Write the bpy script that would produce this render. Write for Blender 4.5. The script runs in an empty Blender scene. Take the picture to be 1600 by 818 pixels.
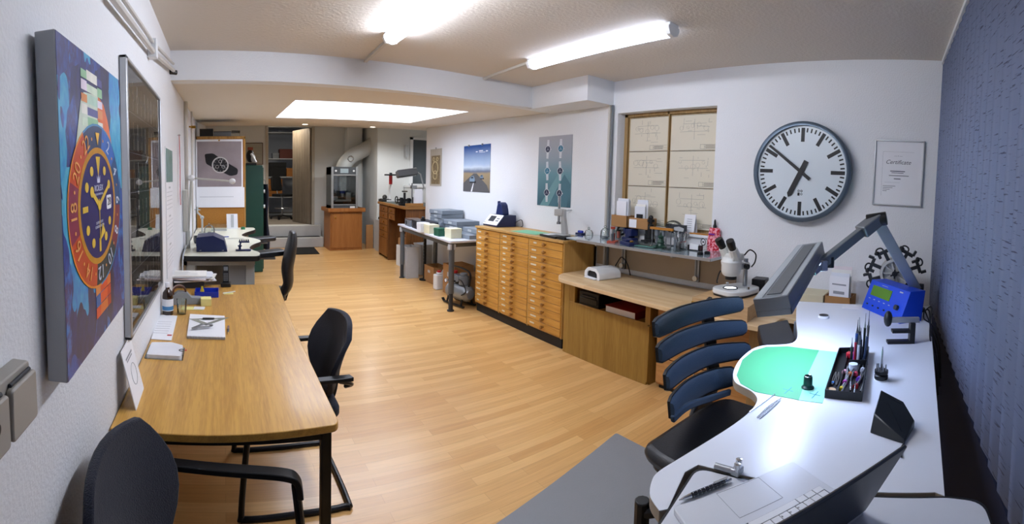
import bpy, bmesh, math, random
from mathutils import Matrix, Vector
random.seed(7)
scene = bpy.context.scene
COL = scene.collection
PI = math.pi
# ---------------------------------------------------------------- camera (cylindrical panorama)
EYE = 1.6
S_, Y0_, T_ = 737.7963, 319.7567, 715.0          # px per radian, horizon row, px per unit tangent (1600x818)
CR = (0.81892038, -0.57331048, 0.02616307)
CF = (0.57385436, 0.81737544, -0.05087802)
CU = (0.00778385, 0.05667885, 0.99836212)
cd = bpy.data.cameras.new('camera')
cam = bpy.data.objects.new('camera', cd)
COL.objects.link(cam)
cd.type = 'PANO'
cd.panorama_type = 'CENTRAL_CYLINDRICAL'
cd.central_cylindrical_radius = 1.0
cd.central_cylindrical_range_u_min = -800 / S_
cd.central_cylindrical_range_u_max = 800 / S_
cd.central_cylindrical_range_v_min = -(818 - Y0_) / T_
cd.central_cylindrical_range_v_max = Y0_ / T_
cam.matrix_world = Matrix(((CR[0], CU[0], -CF[0], 0), (CR[1], CU[1], -CF[1], 0), (CR[2], CU[2], -CF[2], EYE), (0, 0, 0, 1)))
cd.clip_start = 0.01
scene.camera = cam
# ---------------------------------------------------------------- world, exposure
vs = scene.view_settings
vs.view_transform = 'Standard'
vs.look = 'None'
vs.gamma = 1.0
vs.use_curve_mapping = False
vs.exposure = -0.03
world = bpy.data.worlds.new('world')
scene.world = world
world.use_nodes = True
world.node_tree.nodes['Background'].inputs[0].default_value = (0.55, 0.62, 0.8, 1)
world.node_tree.nodes['Background'].inputs[1].default_value = 0.05
LAMP_POWER = 56          # strength of the middle ceiling tube
LAMP_POWER_B = 9        # strength of the tube near the clock wall
SKYLIGHT_POWER = 9
DESK_LAMP_POWER = 36

# ---------------------------------------------------------------- pixel -> point on a known plane
def ray(x, y):
    ph = (x - 800) / S_
    th = math.atan((Y0_ - y) / T_)
    l = (math.sin(ph) * math.cos(th), math.cos(ph) * math.cos(th), math.sin(th))
    return Vector([l[0] * CR[i] + l[1] * CF[i] + l[2] * CU[i] for i in range(3)])
def at(x, y, X=None, Y=None, z=None, d=None):
    r = ray(x, y)
    if X is not None: k = X / r.x
    elif Y is not None: k = Y / r.y
    elif d is not None: k = d / math.hypot(r.x, r.y)
    else: k = (z - EYE) / r.z
    return Vector((r.x * k, r.y * k, EYE + r.z * k))

# ---------------------------------------------------------------- materials
def lin(c):
    if isinstance(c, str):
        c = c.lstrip('#')
        c = [int(c[i:i + 2], 16) / 255 for i in (0, 2, 4)]
    return [v / 12.92 if v <= 0.04045 else ((v + 0.055) / 1.055) ** 2.4 for v in c]
_M = {}
def mat(name, col='#808080', rough=0.5, metal=0.0, var=0.06, scale=12, bump=0.0, bscale=60, emit=None, trans=0.0, ior=1.45, coat=0.0, stretch=(1, 1, 1), col2=None, hard=0, sheen=0.0, spec=0.5):
    if name in _M: return _M[name]
    m = bpy.data.materials.new(name); m.use_nodes = True
    nt = m.node_tree; N, L = nt.nodes, nt.links
    b = N['Principled BSDF']
    c = lin(col)
    tc = N.new('ShaderNodeTexCoord'); mp = N.new('ShaderNodeMapping'); mp.inputs['Scale'].default_value = stretch
    L.new(tc.outputs['Object'], mp.inputs['Vector'])
    nz = N.new('ShaderNodeTexNoise'); nz.inputs['Scale'].default_value = scale; nz.inputs['Detail'].default_value = 4
    L.new(mp.outputs[0], nz.inputs['Vector'])
    mix = N.new('ShaderNodeMix'); mix.data_type = 'RGBA'
    if col2: a2 = lin(col2); a1 = c
    else: a1 = [v * (1 - var) for v in c]; a2 = [min(1, v * (1 + var)) for v in c]
    mix.inputs['A'].default_value = (*a1, 1); mix.inputs['B'].default_value = (*a2, 1)
    if hard:
        mr = N.new('ShaderNodeMapRange'); mr.inputs[1].default_value = .5 - hard; mr.inputs[2].default_value = .5 + hard; L.new(nz.outputs['Fac'], mr.inputs[0]); L.new(mr.outputs[0], mix.inputs['Factor'])
    else: L.new(nz.outputs['Fac'], mix.inputs['Factor'])
    L.new(mix.outputs['Result'], b.inputs['Base Color'])
    b.inputs['Roughness'].default_value = rough
    b.inputs['Metallic'].default_value = metal
    b.inputs['IOR'].default_value = ior
    b.inputs['Specular IOR Level'].default_value = spec
    if trans: b.inputs['Transmission Weight'].default_value = trans
    if coat: b.inputs['Coat Weight'].default_value = coat; b.inputs['Coat Roughness'].default_value = 0.08
    if sheen: b.inputs['Sheen Weight'].default_value = sheen
    if emit:
        b.inputs['Emission Color'].default_value = (*lin(emit[0]), 1); b.inputs['Emission Strength'].default_value = emit[1]
    if bump:
        n2 = N.new('ShaderNodeTexNoise'); n2.inputs['Scale'].default_value = bscale; n2.inputs['Detail'].default_value = 3
        L.new(mp.outputs[0], n2.inputs['Vector'])
        bp = N.new('ShaderNodeBump'); bp.inputs['Strength'].default_value = bump; bp.inputs['Distance'].default_value = 0.01
        L.new(n2.outputs['Fac'], bp.inputs['Height']); L.new(bp.outputs[0], b.inputs['Normal'])
    _M[name] = m
    return m
def wood(name, light, dark, axis='x', scale=6.0, rough=0.4, fine=1.0, coat=0.0):
    """straight-grained wood; the grain runs along the axis"""
    if name in _M: return _M[name]
    m = bpy.data.materials.new(name); m.use_nodes = True
    nt = m.node_tree; N, L = nt.nodes, nt.links
    b = N['Principled BSDF']; b.inputs['Roughness'].default_value = rough
    if coat: b.inputs['Coat Weight'].default_value = coat; b.inputs['Coat Roughness'].default_value = 0.12
    tc = N.new('ShaderNodeTexCoord'); mp = N.new('ShaderNodeMapping')
    st = {'x': (0.06, 1, 1), 'y': (1, 0.06, 1), 'z': (1, 1, 0.06)}[axis]
    mp.inputs['Scale'].default_value = [v * scale for v in st]
    L.new(tc.outputs['Object'], mp.inputs['Vector'])
    n1 = N.new('ShaderNodeTexNoise'); n1.inputs['Scale'].default_value = 1.6; n1.inputs['Detail'].default_value = 6; n1.inputs['Distortion'].default_value = 1.6
    n2 = N.new('ShaderNodeTexNoise'); n2.inputs['Scale'].default_value = 16 * fine; n2.inputs['Detail'].default_value = 3
    L.new(mp.outputs[0], n1.inputs['Vector']); L.new(mp.outputs[0], n2.inputs['Vector'])
    ad = N.new('ShaderNodeMath'); ad.operation = 'ADD'
    mu = N.new('ShaderNodeMath'); mu.operation = 'MULTIPLY'; mu.inputs[1].default_value = 0.7
    L.new(n2.outputs['Fac'], mu.inputs[0]); L.new(n1.outputs['Fac'], ad.inputs[0]); L.new(mu.outputs[0], ad.inputs[1])
    r = N.new('ShaderNodeValToRGB'); e = r.color_ramp.elements
    e[0].position = 0.62; e[0].color = (*lin(dark), 1); e[1].position = 1.02; e[1].color = (*lin(light), 1)
    L.new(ad.outputs[0], r.inputs[0]); L.new(r.outputs[0], b.inputs['Base Color'])
    _M[name] = m
    return m

# ---------------------------------------------------------------- mesh builder
def rpoly(pts, r, seg=6):
    """polygon with rounded corners; r a number or one per corner"""
    out = []
    n = len(pts)
    for i in range(n):
        rr = r[i] if isinstance(r, (list, tuple)) else r
        p = Vector(pts[i][:2]); a = Vector(pts[i - 1][:2]); c = Vector(pts[(i + 1) % n][:2])
        if rr <= 0: out.append((p.x, p.y)); continue
        u = (a - p); v = (c - p)
        t = min(rr, u.length * 0.49, v.length * 0.49)
        A = p + u.normalized() * t; Cc = p + v.normalized() * t
        for k in range(seg + 1):
            s = k / seg
            q = A * (1 - s) ** 2 + p * 2 * s * (1 - s) + Cc * s * s
            out.append((q.x, q.y))
    return out
def spline(pts, n=8, closed=False):
    P = [Vector(p) for p in pts]; out = []
    N = len(P); rng = range(N) if closed else range(N - 1)
    for i in rng:
        if closed: p0, p1, p2, p3 = P[i - 1], P[i], P[(i + 1) % N], P[(i + 2) % N]
        else: p0, p1, p2, p3 = P[max(i - 1, 0)], P[i], P[i + 1], P[min(i + 2, N - 1)]
        for k in range(n):
            t = k / n
            out.append(0.5 * ((2 * p1) + (-p0 + p2) * t + (2 * p0 - 5 * p1 + 4 * p2 - p3) * t * t + (-p0 + 3 * p1 - 3 * p2 + p3) * t ** 3))
    if not closed: out.append(P[-1])
    return out
def frame(loc=(0, 0, 0), x=(1, 0, 0), y=(0, 1, 0)):
    """matrix with the given origin, x and y axes"""
    x = Vector(x).normalized(); y = Vector(y); y = (y - x * y.dot(x)).normalized(); z = x.cross(y)
    return Matrix(((x.x, y.x, z.x, loc[0]), (x.y, y.y, z.y, loc[1]), (x.z, y.z, z.z, loc[2]), (0, 0, 0, 1)))
def T(x, y, z): return Matrix.Translation((x, y, z))
def Rx(a): return Matrix.Rotation(math.radians(a), 4, 'X')
def Ry(a): return Matrix.Rotation(math.radians(a), 4, 'Y')
def Rz(a): return Matrix.Rotation(math.radians(a), 4, 'Z')
class MB:
    def __init__(s, m=None): s.bm = bmesh.new(); s.mats = []; s.k = 0; s.X = Matrix(); s.use(m) if m else None
    def use(s, m):
        if m not in s.mats: s.mats.append(m)
        s.k = s.mats.index(m); return s
    def at(s, M): s.X = M; return s
    def face(s, vs):
        try: f = s.bm.faces.new(vs); f.material_index = s.k
        except ValueError: pass
    def vs(s, pts): return [s.bm.verts.new(s.X @ Vector(p)) for p in pts]
    def poly(s, pts): s.face(s.vs(pts)); return s
    def box(s, c, size, M=None):
        M = M or Matrix(); h = [v / 2 for v in size]
        v = s.vs([M @ Vector((c[0] + i * h[0], c[1] + j * h[1], c[2] + k * h[2])) if M else 0 for i in (-1, 1) for j in (-1, 1) for k in (-1, 1)])
        for f in ((0, 1, 3, 2), (4, 6, 7, 5), (0, 4, 5, 1), (2, 3, 7, 6), (0, 2, 6, 4), (1, 5, 7, 3)): s.face([v[i] for i in f])
        return s
    def bb(s, a, b): return s.box([(a[i] + b[i]) / 2 for i in range(3)], [abs(b[i] - a[i]) for i in range(3)])
    def prism(s, poly, z0, z1, M=None):
        M = M or Matrix()
        if sum(poly[i - 1][0] * poly[i][1] - poly[i][0] * poly[i - 1][1] for i in range(len(poly))) < 0: poly = poly[::-1]
        a = s.vs([M @ Vector((p[0], p[1], z0)) for p in poly]); b = s.vs([M @ Vector((p[0], p[1], z1)) for p in poly])
        n = len(poly)
        s.face(a[::-1]); s.face(b)
        for i in range(n): s.face([a[i], a[(i + 1) % n], b[(i + 1) % n], b[i]])
        return s
    def rings(s, rr, closed=False, caps=True):
        n = len(rr[0]); V = [s.vs(r) for r in rr]
        R = range(len(V)) if closed else range(len(V) - 1)
        for i in R:
            A, B = V[i], V[(i + 1) % len(V)]
            for k in range(n): s.face([A[k], A[(k + 1) % n], B[(k + 1) % n], B[k]])
        if caps and not closed: s.face(V[0][::-1]); s.face(V[-1])
        return s
    def lathe(s, prof, M=None, seg=24, caps=True):
        M = M or Matrix(); rr = []
        for r, z in prof:
            r = max(r, 1e-4)
            rr.append([M @ Vector((r * math.cos(2 * PI * k / seg), r * math.sin(2 * PI * k / seg), z)) for k in range(seg)])
        return s.rings(rr, caps=caps)
    def cyl(s, c, r, h, M=None, r2=None, seg=20):
        """axis along z from c upward"""
        M = (M or Matrix()) @ T(*c); return s.lathe([(r, 0), (r if r2 is None else r2, h)], M, seg)
    def rod(s, a, b, r, r2=None, seg=10):
        a, b = Vector(a), Vector(b); d = b - a
        q = Vector((0, 0, 1)).rotation_difference(d).to_matrix().to_4x4()
        return s.lathe([(r, 0), (r if r2 is None else r2, d.length)], Matrix.Translation(a) @ q, seg)
    def tube(s, pts, r, seg=8, closed=False, flat=None):
        P = [Vector(p) for p in pts]; n = len(P); rr = []
        up = None
        for i in range(n):
            t = (P[(i + 1) % n] - P[i - 1]) if closed or 0 < i < n - 1 else (P[1] - P[0] if i == 0 else P[-1] - P[-2])
            t.normalize()
            if up is None: up = t.orthogonal().normalized() if flat is None else Vector(flat)
            up = (up - t * up.dot(t)).normalized() if (up - t * up.dot(t)).length > 1e-6 else t.orthogonal().normalized()
            w = t.cross(up)
            ri = r[i] if isinstance(r, list) else r
            ra, rb = ri if isinstance(ri, tuple) else (ri, ri)
            rr.append([P[i] + up * ra * math.cos(2 * PI * k / seg) + w * rb * math.sin(2 * PI * k / seg) for k in range(seg)])
        return s.rings(rr, closed)
    def bar(s, pts, w, h, flat=(0, 0, 1), closed=False):
        """rectangular section w (across) x h (along flat)"""
        P = [Vector(p) for p in pts]; n = len(P); rr = []
        for i in range(n):
            t = (P[(i + 1) % n] - P[i - 1]) if closed or 0 < i < n - 1 else (P[1] - P[0] if i == 0 else P[-1] - P[-2])
            t.normalize(); up = Vector(flat); up = (up - t * up.dot(t)).normalized(); q = t.cross(up)
            rr.append([P[i] + up * a * h / 2 + q * b * w / 2 for a, b in ((-1, -1), (-1, 1), (1, 1), (1, -1))])
        return s.rings(rr, closed)
    def ball(s, c, r, M=None, sc=(1, 1, 1), seg=14):
        M = (M or Matrix()) @ T(*c) @ Matrix.Diagonal((*sc, 1))
        return s.lathe([(r * math.sin(PI * i / 10), -r * math.cos(PI * i / 10)) for i in range(11)], M, seg)
    def ring(s, c, R, r, M=None, seg=28, sec=8):
        M = (M or Matrix()) @ T(*c)
        return s.tube([M @ Vector((R * math.cos(2 * PI * k / seg), R * math.sin(2 * PI * k / seg), 0)) for k in range(seg)], r, sec, True)
    def text(s, string, size, M=None, depth=0.0006, align='CENTER', font_scale_x=1.0, shear=0.0):
        M = M or Matrix()
        cu = bpy.data.curves.new('t', 'FONT'); cu.body = string; cu.size = size; cu.align_x = align; cu.align_y = 'CENTER'; cu.extrude = depth; cu.shear = shear; cu.resolution_u = 3
        ob = bpy.data.objects.new('t', cu); me = ob.to_mesh()
        v = s.vs([M @ Vector((p.co.x * font_scale_x, p.co.y, p.co.z)) for p in me.vertices])
        for p in me.polygons: s.face([v[i] for i in p.vertices])
        ob.to_mesh_clear(); bpy.data.objects.remove(ob); bpy.data.curves.remove(cu)
        return s
    def build(s, name, parent=None, bevel=0, smooth=True, angle=35, subsurf=0):
        me = bpy.data.meshes.new(name)
        bmesh.ops.recalc_face_normals(s.bm, faces=s.bm.faces)
        s.bm.to_mesh(me); s.bm.free()
        for m in s.mats: me.materials.append(m)
        if smooth:
            me.shade_smooth()
            me.set_sharp_from_angle(angle=math.radians(angle))
        o = bpy.data.objects.new(name, me); COL.objects.link(o)
        if parent: o.parent = parent
        if bevel:
            md = o.modifiers.new('bevel', 'BEVEL'); md.width = bevel; md.segments = 2; md.limit_method = 'ANGLE'; md.angle_limit = math.radians(50)
        if subsurf:
            md = o.modifiers.new('sub', 'SUBSURF'); md.levels = subsurf; md.render_levels = subsurf
        return o
def place(o, loc, rz=0, rot=None):
    o.location = loc
    o.rotation_euler = rot if rot else (0, 0, math.radians(rz))
    return o
def tag(o, label=None, cat=None, group=None, kind=None):
    if label: o['label'] = label
    if cat: o['category'] = cat
    if group: o['group'] = group
    if kind: o['kind'] = kind
    return o
def thing(name, label, cat, loc=(0, 0, 0), rz=0, group=None, rot=None):
    o = bpy.data.objects.new(name, None); COL.objects.link(o); o.empty_display_size = 0.05
    place(o, loc, rz, rot)
    return tag(o, label, cat, group)
def solo(mb, name, label, cat, loc=(0, 0, 0), rz=0, group=None, rot=None, **k):
    o = mb.build(name, None, **k); place(o, loc, rz, rot); return tag(o, label, cat, group)
def struct(mb, name, **k):
    return tag(mb.build(name, None, **k), kind='structure')
def dup(root, loc, rz=None, label=None, group=None, rot=None):
    def cp(o, par):
        c = o.copy(); COL.objects.link(c)
        if par: c.parent = par
        for ch in list(o.children): cp(ch, c)
        return c
    c = cp(root, None); c.location = loc
    if rot: c.rotation_euler = rot
    elif rz is not None: c.rotation_euler = (0, 0, math.radians(rz))
    if label: c['label'] = label
    if group: c['group'] = group
    return c
def label_part(o, s): o['label'] = s; return o

# ---------------------------------------------------------------- shared materials
WHITE_PAINT = mat('white_wall_paint', '#e4e6e9', 0.85, var=0.015, scale=3, bump=0.25, bscale=90)
CEIL_PAINT = mat('ceiling_paint', '#d9d3cb', 0.9, var=0.02, scale=2, bump=0.35, bscale=45)
BLACK_PL = mat('black_plastic', '#121417', 0.42, var=0.2)
BLACK_MATT = mat('black_matt', '#0d0f12', 0.7, var=0.2)
DARK_GREY = mat('dark_grey', '#2e3238', 0.5, var=0.1)
MID_GREY = mat('mid_grey', '#70757b', 0.5, var=0.06)
LIGHT_GREY = mat('light_grey', '#b4b8bb', 0.5, var=0.04)
WHITE_PL = mat('white_plastic', '#e6e8ea', 0.35, var=0.02)
PAPER = mat('white_paper', '#e9eaee', 0.8, var=0.02, scale=20)
INK = mat('ink', '#26282e', 0.7)
INK_GREY = mat('grey_ink', '#8e9198', 0.7)
CHROME = mat('chrome', '#c8cacc', 0.18, metal=1.0, var=0.05)
STEEL = mat('brushed_steel', '#a3a6aa', 0.35, metal=1.0, var=0.06, stretch=(1, 1, 20))
ALU = mat('aluminium', '#b9bcc0', 0.4, metal=0.85, var=0.04)
BLUE_DK = mat('dark_blue_enamel', '#16224f', 0.35, var=0.1)
BLUE_MID = mat('blue_enamel', '#1c33a8', 0.35, var=0.08)
BRASS = mat('brass', '#b58e3e', 0.3, metal=1.0)
RED = mat('red_plastic', '#b31a1e', 0.4)
CARD = mat('brown_cardboard', '#a77b4d', 0.85, var=0.08, scale=8)
def glass_mat(name='clear_glass', tint=(0.93, 0.97, 0.96), rough=0.02, k=0.86):
    if name in _M: return _M[name]
    m = bpy.data.materials.new(name); m.use_nodes = True; nt = m.node_tree; N, L = nt.nodes, nt.links
    N.remove(N['Principled BSDF'])
    tr = N.new('ShaderNodeBsdfTransparent'); tr.inputs[0].default_value = (*tint, 1)
    gl = N.new('ShaderNodeBsdfGlossy'); gl.inputs['Roughness'].default_value = rough
    fr = N.new('ShaderNodeLayerWeight'); fr.inputs['Blend'].default_value = 0.25
    mx = N.new('ShaderNodeMixShader'); ma = N.new('ShaderNodeMath'); ma.operation = 'MULTIPLY_ADD'; ma.inputs[1].default_value = k; ma.inputs[2].default_value = 0.05
    L.new(fr.outputs['Fresnel'], ma.inputs[0]); L.new(ma.outputs[0], mx.inputs[0]); L.new(tr.outputs[0], mx.inputs[1]); L.new(gl.outputs[0], mx.inputs[2])
    L.new(mx.outputs[0], N['Material Output'].inputs[0]); _M[name] = m; return m
GLASS = glass_mat()

# ================================================================ THE ROOM
XL, XR, YC, HC = -0.39, 3.3, 0.2, 2.6
SL = 0.16                                     # the blinds wall is not square to the clock wall
def yb(x, off=0.0): return YC - SL * (XR - x) - off
# floor: three-strip laminate, boards run across the room
fm = bpy.data.materials.new('beech_laminate'); fm.use_nodes = True
nt = fm.node_tree; N, L = nt.nodes, nt.links; b = N['Principled BSDF']
tc = N.new('ShaderNodeTexCoord'); mp = N.new('ShaderNodeMapping'); L.new(tc.outputs['Object'], mp.inputs[0])
br = N.new('ShaderNodeTexBrick'); br.inputs['Scale'].default_value = 1; br.inputs['Brick Width'].default_value = 0.75; br.inputs['Row Height'].default_value = 0.066
br.inputs['Mortar Size'].default_value = 0.0008; br.inputs['Mortar Smooth'].default_value = 0.1; br.offset = 0.37; br.offset_frequency = 2; br.squash = 1
br.inputs['Color1'].default_value = (*lin('#e2b87a'), 1); br.inputs['Color2'].default_value = (*lin('#cf9e60'), 1); br.inputs['Mortar'].default_value = (*lin('#b88c54'), 1)
L.new(mp.outputs[0], br.inputs['Vector'])
m2 = N.new('ShaderNodeMapping'); m2.inputs['Scale'].default_value = (2, 30, 1); L.new(tc.outputs['Object'], m2.inputs[0])
nz = N.new('ShaderNodeTexNoise'); nz.inputs['Scale'].default_value = 2; nz.inputs['Detail'].default_value = 5; L.new(m2.outputs[0], nz.inputs['Vector'])
rp = N.new('ShaderNodeValToRGB'); rp.color_ramp.elements[0].position = 0.3; rp.color_ramp.elements[0].color = (0.9, 0.87, 0.83, 1); rp.color_ramp.elements[1].position = 0.75; rp.color_ramp.elements[1].color = (1.05, 1.04, 1.02, 1)
L.new(nz.outputs['Fac'], rp.inputs[0])
mx = N.new('ShaderNodeMix'); mx.data_type = 'RGBA'; mx.blend_type = 'MULTIPLY'; mx.inputs['Factor'].default_value = 1
L.new(br.outputs['Color'], mx.inputs['A']); L.new(rp.outputs[0], mx.inputs['B']); L.new(mx.outputs['Result'], b.inputs['Base Color'])
b.inputs['Roughness'].default_value = 0.34; b.inputs['Coat Weight'].default_value = 0.25; b.inputs['Coat Roughness'].default_value = 0.22
mb = MB(fm); mb.poly([(XL - .1, -1.3, 0), (5.6, -1.3, 0), (5.6, 11.0, 0), (XL - .1, 11.0, 0)]); mb.bb((XL - .1, -1.3, -.06), (5.6, 11.0, -.002)); struct(mb, 'floor', smooth=False)
# walls
YB = 10.9
mb = MB(WHITE_PAINT); mb.bb((XL - .12, -1.3, 0), (XL, YB + .1, 3.0)); struct(mb, 'wall_left', smooth=False)
# right wall with the window recess
wy0, wy1, wz0, wz1 = 1.95, 3.02, 1.2, 2.29
RIGHT_END = 7.22
mb = MB(WHITE_PAINT)
mb.bb((XR, YC - .9, 0), (XR + .22, wy0, 3.0)).bb((XR, wy1, 0), (XR + .22, RIGHT_END, 3.0)).bb((XR, wy0, 0), (XR + .22, wy1, wz0)).bb((XR, wy0, wz1), (XR + .22, wy1, 3.0))
struct(mb, 'wall_right', smooth=False)
mb = MB(WHITE_PAINT); mb.bb((XR + .22, RIGHT_END - .1, 0), (5.5, RIGHT_END, 3.0)).bb((5.4, RIGHT_END, 0), (5.5, 9.8, 3.0)); struct(mb, 'wall_alcove', smooth=False)
FAR_PAINT = mat('far_wall_paint', '#d9dddd', 0.85, var=0.02, scale=3, bump=0.2, bscale=70)
# alcove wall behind the old workbench, with a grey pane in it
px0, px1, pz0, pz1 = 4.14, 4.60, 1.50, 2.52
mb = MB(FAR_PAINT)
mb.bb((3.31, 9.8, 0), (px0, 9.95, 3.0)).bb((px1, 9.8, 0), (5.5, 9.95, 3.0)).bb((px0, 9.8, 0), (px1, 9.95, pz0)).bb((px0, 9.8, pz1), (px1, 9.95, 3.0)).bb((3.31, 9.95, 0), (3.43, YB, 3.0))
struct(mb, 'wall_far_right', smooth=False)
mb = MB(mat('frosted_dark_pane', '#5c656b', 0.3)); mb.bb((px0, 9.88, pz0), (px1, 9.9, pz1))
w2 = struct(mb, 'window_2', smooth=False)
mb = MB(WHITE_PL); 
for a, c in (((px0 - .07, 9.77, pz0 - .05), (px0, 9.86, pz1 + .05)), ((px1, 9.77, pz0 - .05), (px1 + .05, 9.86, pz1 + .05)), ((px0 - .07, 9.77, pz1), (px1 + .05, 9.86, pz1 + .05)), ((px0 - .07, 9.72, pz0 - .08), (px1 + .05, 9.86, pz0))): mb.bb(a, c)
mb.build('window_frame', w2)
mb = MB(LIGHT_GREY); mb.bb((3.93, 9.7, 2.1), (4.0, 9.8, 2.38)); 
for k in range(5): mb.bb((3.935, 9.695, 2.13 + k * .045), (3.995, 9.7, 2.15 + k * .045))
solo(mb, 'wall_box', 'small pale box mounted on the alcove wall left of the grey pane', 'wall box', bevel=.004)
# back wall with the doorway
dx0, dx1, dz0 = 1.04, 2.07, 0.48
mb = MB(FAR_PAINT)
mb.bb((XL, YB, 0), (dx0, YB + .14, 3.2)).bb((dx1, YB, 0), (3.43, YB + .14, 3.2)).bb((dx0, YB, 0), (dx1, YB + .14, dz0)).bb((dx0, YB, 2.84), (dx1, YB + .14, 3.2))
struct(mb, 'wall_back', smooth=False)
# blinds wall and the wall behind the camera
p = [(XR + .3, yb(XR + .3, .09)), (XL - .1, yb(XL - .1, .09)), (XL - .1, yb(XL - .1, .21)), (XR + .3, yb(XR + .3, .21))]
mb = MB(mat('shade_dark_wall', '#222c4a', 0.85, var=0.02)); mb.prism(p, 0, 3.0)  # dark colour stands in for the shade below the blinds
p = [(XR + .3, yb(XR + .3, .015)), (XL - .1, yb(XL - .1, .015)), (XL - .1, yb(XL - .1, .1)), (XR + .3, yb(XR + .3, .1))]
mb.prism(p, 0, .78); struct(mb, 'wall_front', smooth=False)  # thicker dark foot covers lit floor where shade belongs
# ceilings
beamL, beamR = 3.6, 3.9
mb = MB(CEIL_PAINT); mb.prism([(XL, -1.3), (XR + .1, -1.3), (XR + .1, 4.0), (XL, 4.0)], HC, HC + .1); struct(mb, 'ceiling', smooth=False)
LOW = [(beamL, 2.37), (4.69, 2.40), (6.42, 2.45), (7.22, 2.49), (YB + .1, 2.86)]
lp = mat('low_ceiling_paint', '#ddd6cb', 0.9, var=0.02, scale=2, bump=0.2, bscale=40)
mb = MB(lp)
def lowz(y):
    for (a, za), (c, zc) in zip(LOW, LOW[1:]):
        if y <= c: return za + (zc - za) * (y - a) / (c - a)
    return LOW[-1][1]
sx0, sx1, sy0, sy1 = 0.72, 2.66, 4.69, 6.42
def lq(x0, x1, ya, yc_, ya2=None):
    yA, yB2 = ya, ya2 if ya2 is not None else ya
    mb.poly([(x0, yA, lowz(yA)), (x1, yB2, lowz(yB2)), (x1, yc_, lowz(yc_)), (x0, yc_, lowz(yc_))])
for x0, x1 in ((XL, sx0), (sx0, sx1), (sx1, 5.5)):
    ya = beamL + (beamR - beamL) * (x0 - XL) / (2.95 - XL); y2 = beamL + (beamR - beamL) * (x1 - XL) / (2.95 - XL)
    if x0 == sx1: ya, y2 = beamR - .03, beamR
    lq(x0, x1, ya, sy0, y2)
    if x0 != sx0: lq(x0, x1, sy0, sy1)
    lq(x0, x1, sy1, RIGHT_END); lq(x0, x1, RIGHT_END, YB + .1)
mb.use(mat('skylight_shaft_paint', '#eef1f6', 0.8, var=0.01))
zt = 2.95
for (a, c) in (((sx0, sy0), (sx1, sy0)), ((sx1, sy0), (sx1, sy1)), ((sx1, sy1), (sx0, sy1)), ((sx0, sy1), (sx0, sy0))):
    mb.poly([(a[0], a[1], lowz(a[1])), (c[0], c[1], lowz(c[1])), (c[0], c[1], zt), (a[0], a[1], zt)])
struct(mb, 'ceiling.001', smooth=False)
mb = MB(mat('skylight_diffuser', '#eef3ff', 0.6, emit=('#e8efff', SKYLIGHT_POWER))); mb.bb((sx0, sy0, zt), (sx1, sy1, zt + .03)); struct(mb, 'window_3', smooth=False)
mb = MB(WHITE_PAINT)
mb.prism([(XL, beamL), (2.95, beamR), (2.95, 3.08), (3.3, 3.08), (3.3, 4.02), (XL, 4.02 - .28)], 2.371, 2.6)
struct(mb, 'trim_1', smooth=False)
# the two recessed spots beside the skylight shaft
for i, (x, y, lb) in enumerate(((472, 160, 'left recessed spot at the near edge of the skylight'), (608, 167, 'right recessed spot at the near edge of the skylight'))):
    p = at(x, y, z=2.395)
    mb = MB(WHITE_PL); mb.lathe([(.03, .0), (.038, -.004), (.04, .004)]); mb.use(mat('spot_glow', '#ffffff', emit=('#fff4e0', 6))); mb.lathe([(.026, -.001), (.0, -.004)])
    solo(mb, 'recessed_spot', lb, 'spot light', (p.x, p.y, lowz(p.y) - .001), group='recessed spots at the skylight')
# window board: papered-over window in its recess
wm = wood('window_frame_wood', '#a98a5a', '#8a6c40', 'z', 8)
mb = MB(wm)
wx = XR + .12
mb.bb((wx, wy0 - .01, wz0), (wx + .04, wy1 + .01, wz1))
w1 = struct(mb, 'window_1', smooth=False)
mb = MB(wm); mb.bb((wx - .02, wy1 - .04, wz0), (wx, wy1, wz1)).bb((wx - .02, wy0, wz1 - .03), (wx, wy1, wz1)); ymid = at(1044, 250, X=wx).y
mb.bb((wx - .02, ymid - .012, wz0), (wx, ymid + .012, wz1)); mb.build('window_frame', w1, bevel=.003)
mb = MB(WHITE_PAINT); mb.bb((XR - .03, wy0 - .02, wz0 - .02), (XR + .12, wy1 + .02, wz0 + .004)); mb.build('window_sill', w1, bevel=.003)
mb = MB(WHITE_PAINT); mb.bb((XR - .004, 4.0, .0), (XR, RIGHT_END, .0)); mb.bb((XR - .018, .2, .76), (XR, 3.2, .80)); struct(mb, 'trim_2', bevel=.003)
# steps up to the doorway
stp = mat('painted_concrete', '#c3c5c4', 0.8, var=0.08, scale=6)
mb = MB(stp); mb.bb((XL + 1.0, 10.45, 0), (2.26, 10.72, .225)); mb.bb((XL + 1.0, 10.72, 0), (2.26, YB, dz0)); struct(mb, 'trim_3', bevel=.008)
mb = MB(mat('black_step_nosing', '#15171a', 0.6)); mb.bb((1.0, 10.55, .2255), (2.2, 10.72, .232)); solo(mb, 'step_mat', 'narrow black mat lying on the lower concrete step', 'mat')
mb = MB(mat('black_doormat', '#0f1012', 0.95, bump=.5, bscale=200)); mb.prism([(1.42, 9.45), (1.96, 9.45), (2.02, 10.38), (1.42, 10.38)], .001, .012); solo(mb, 'doormat', 'black doormat on the floor in front of the concrete steps', 'mat')
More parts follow.
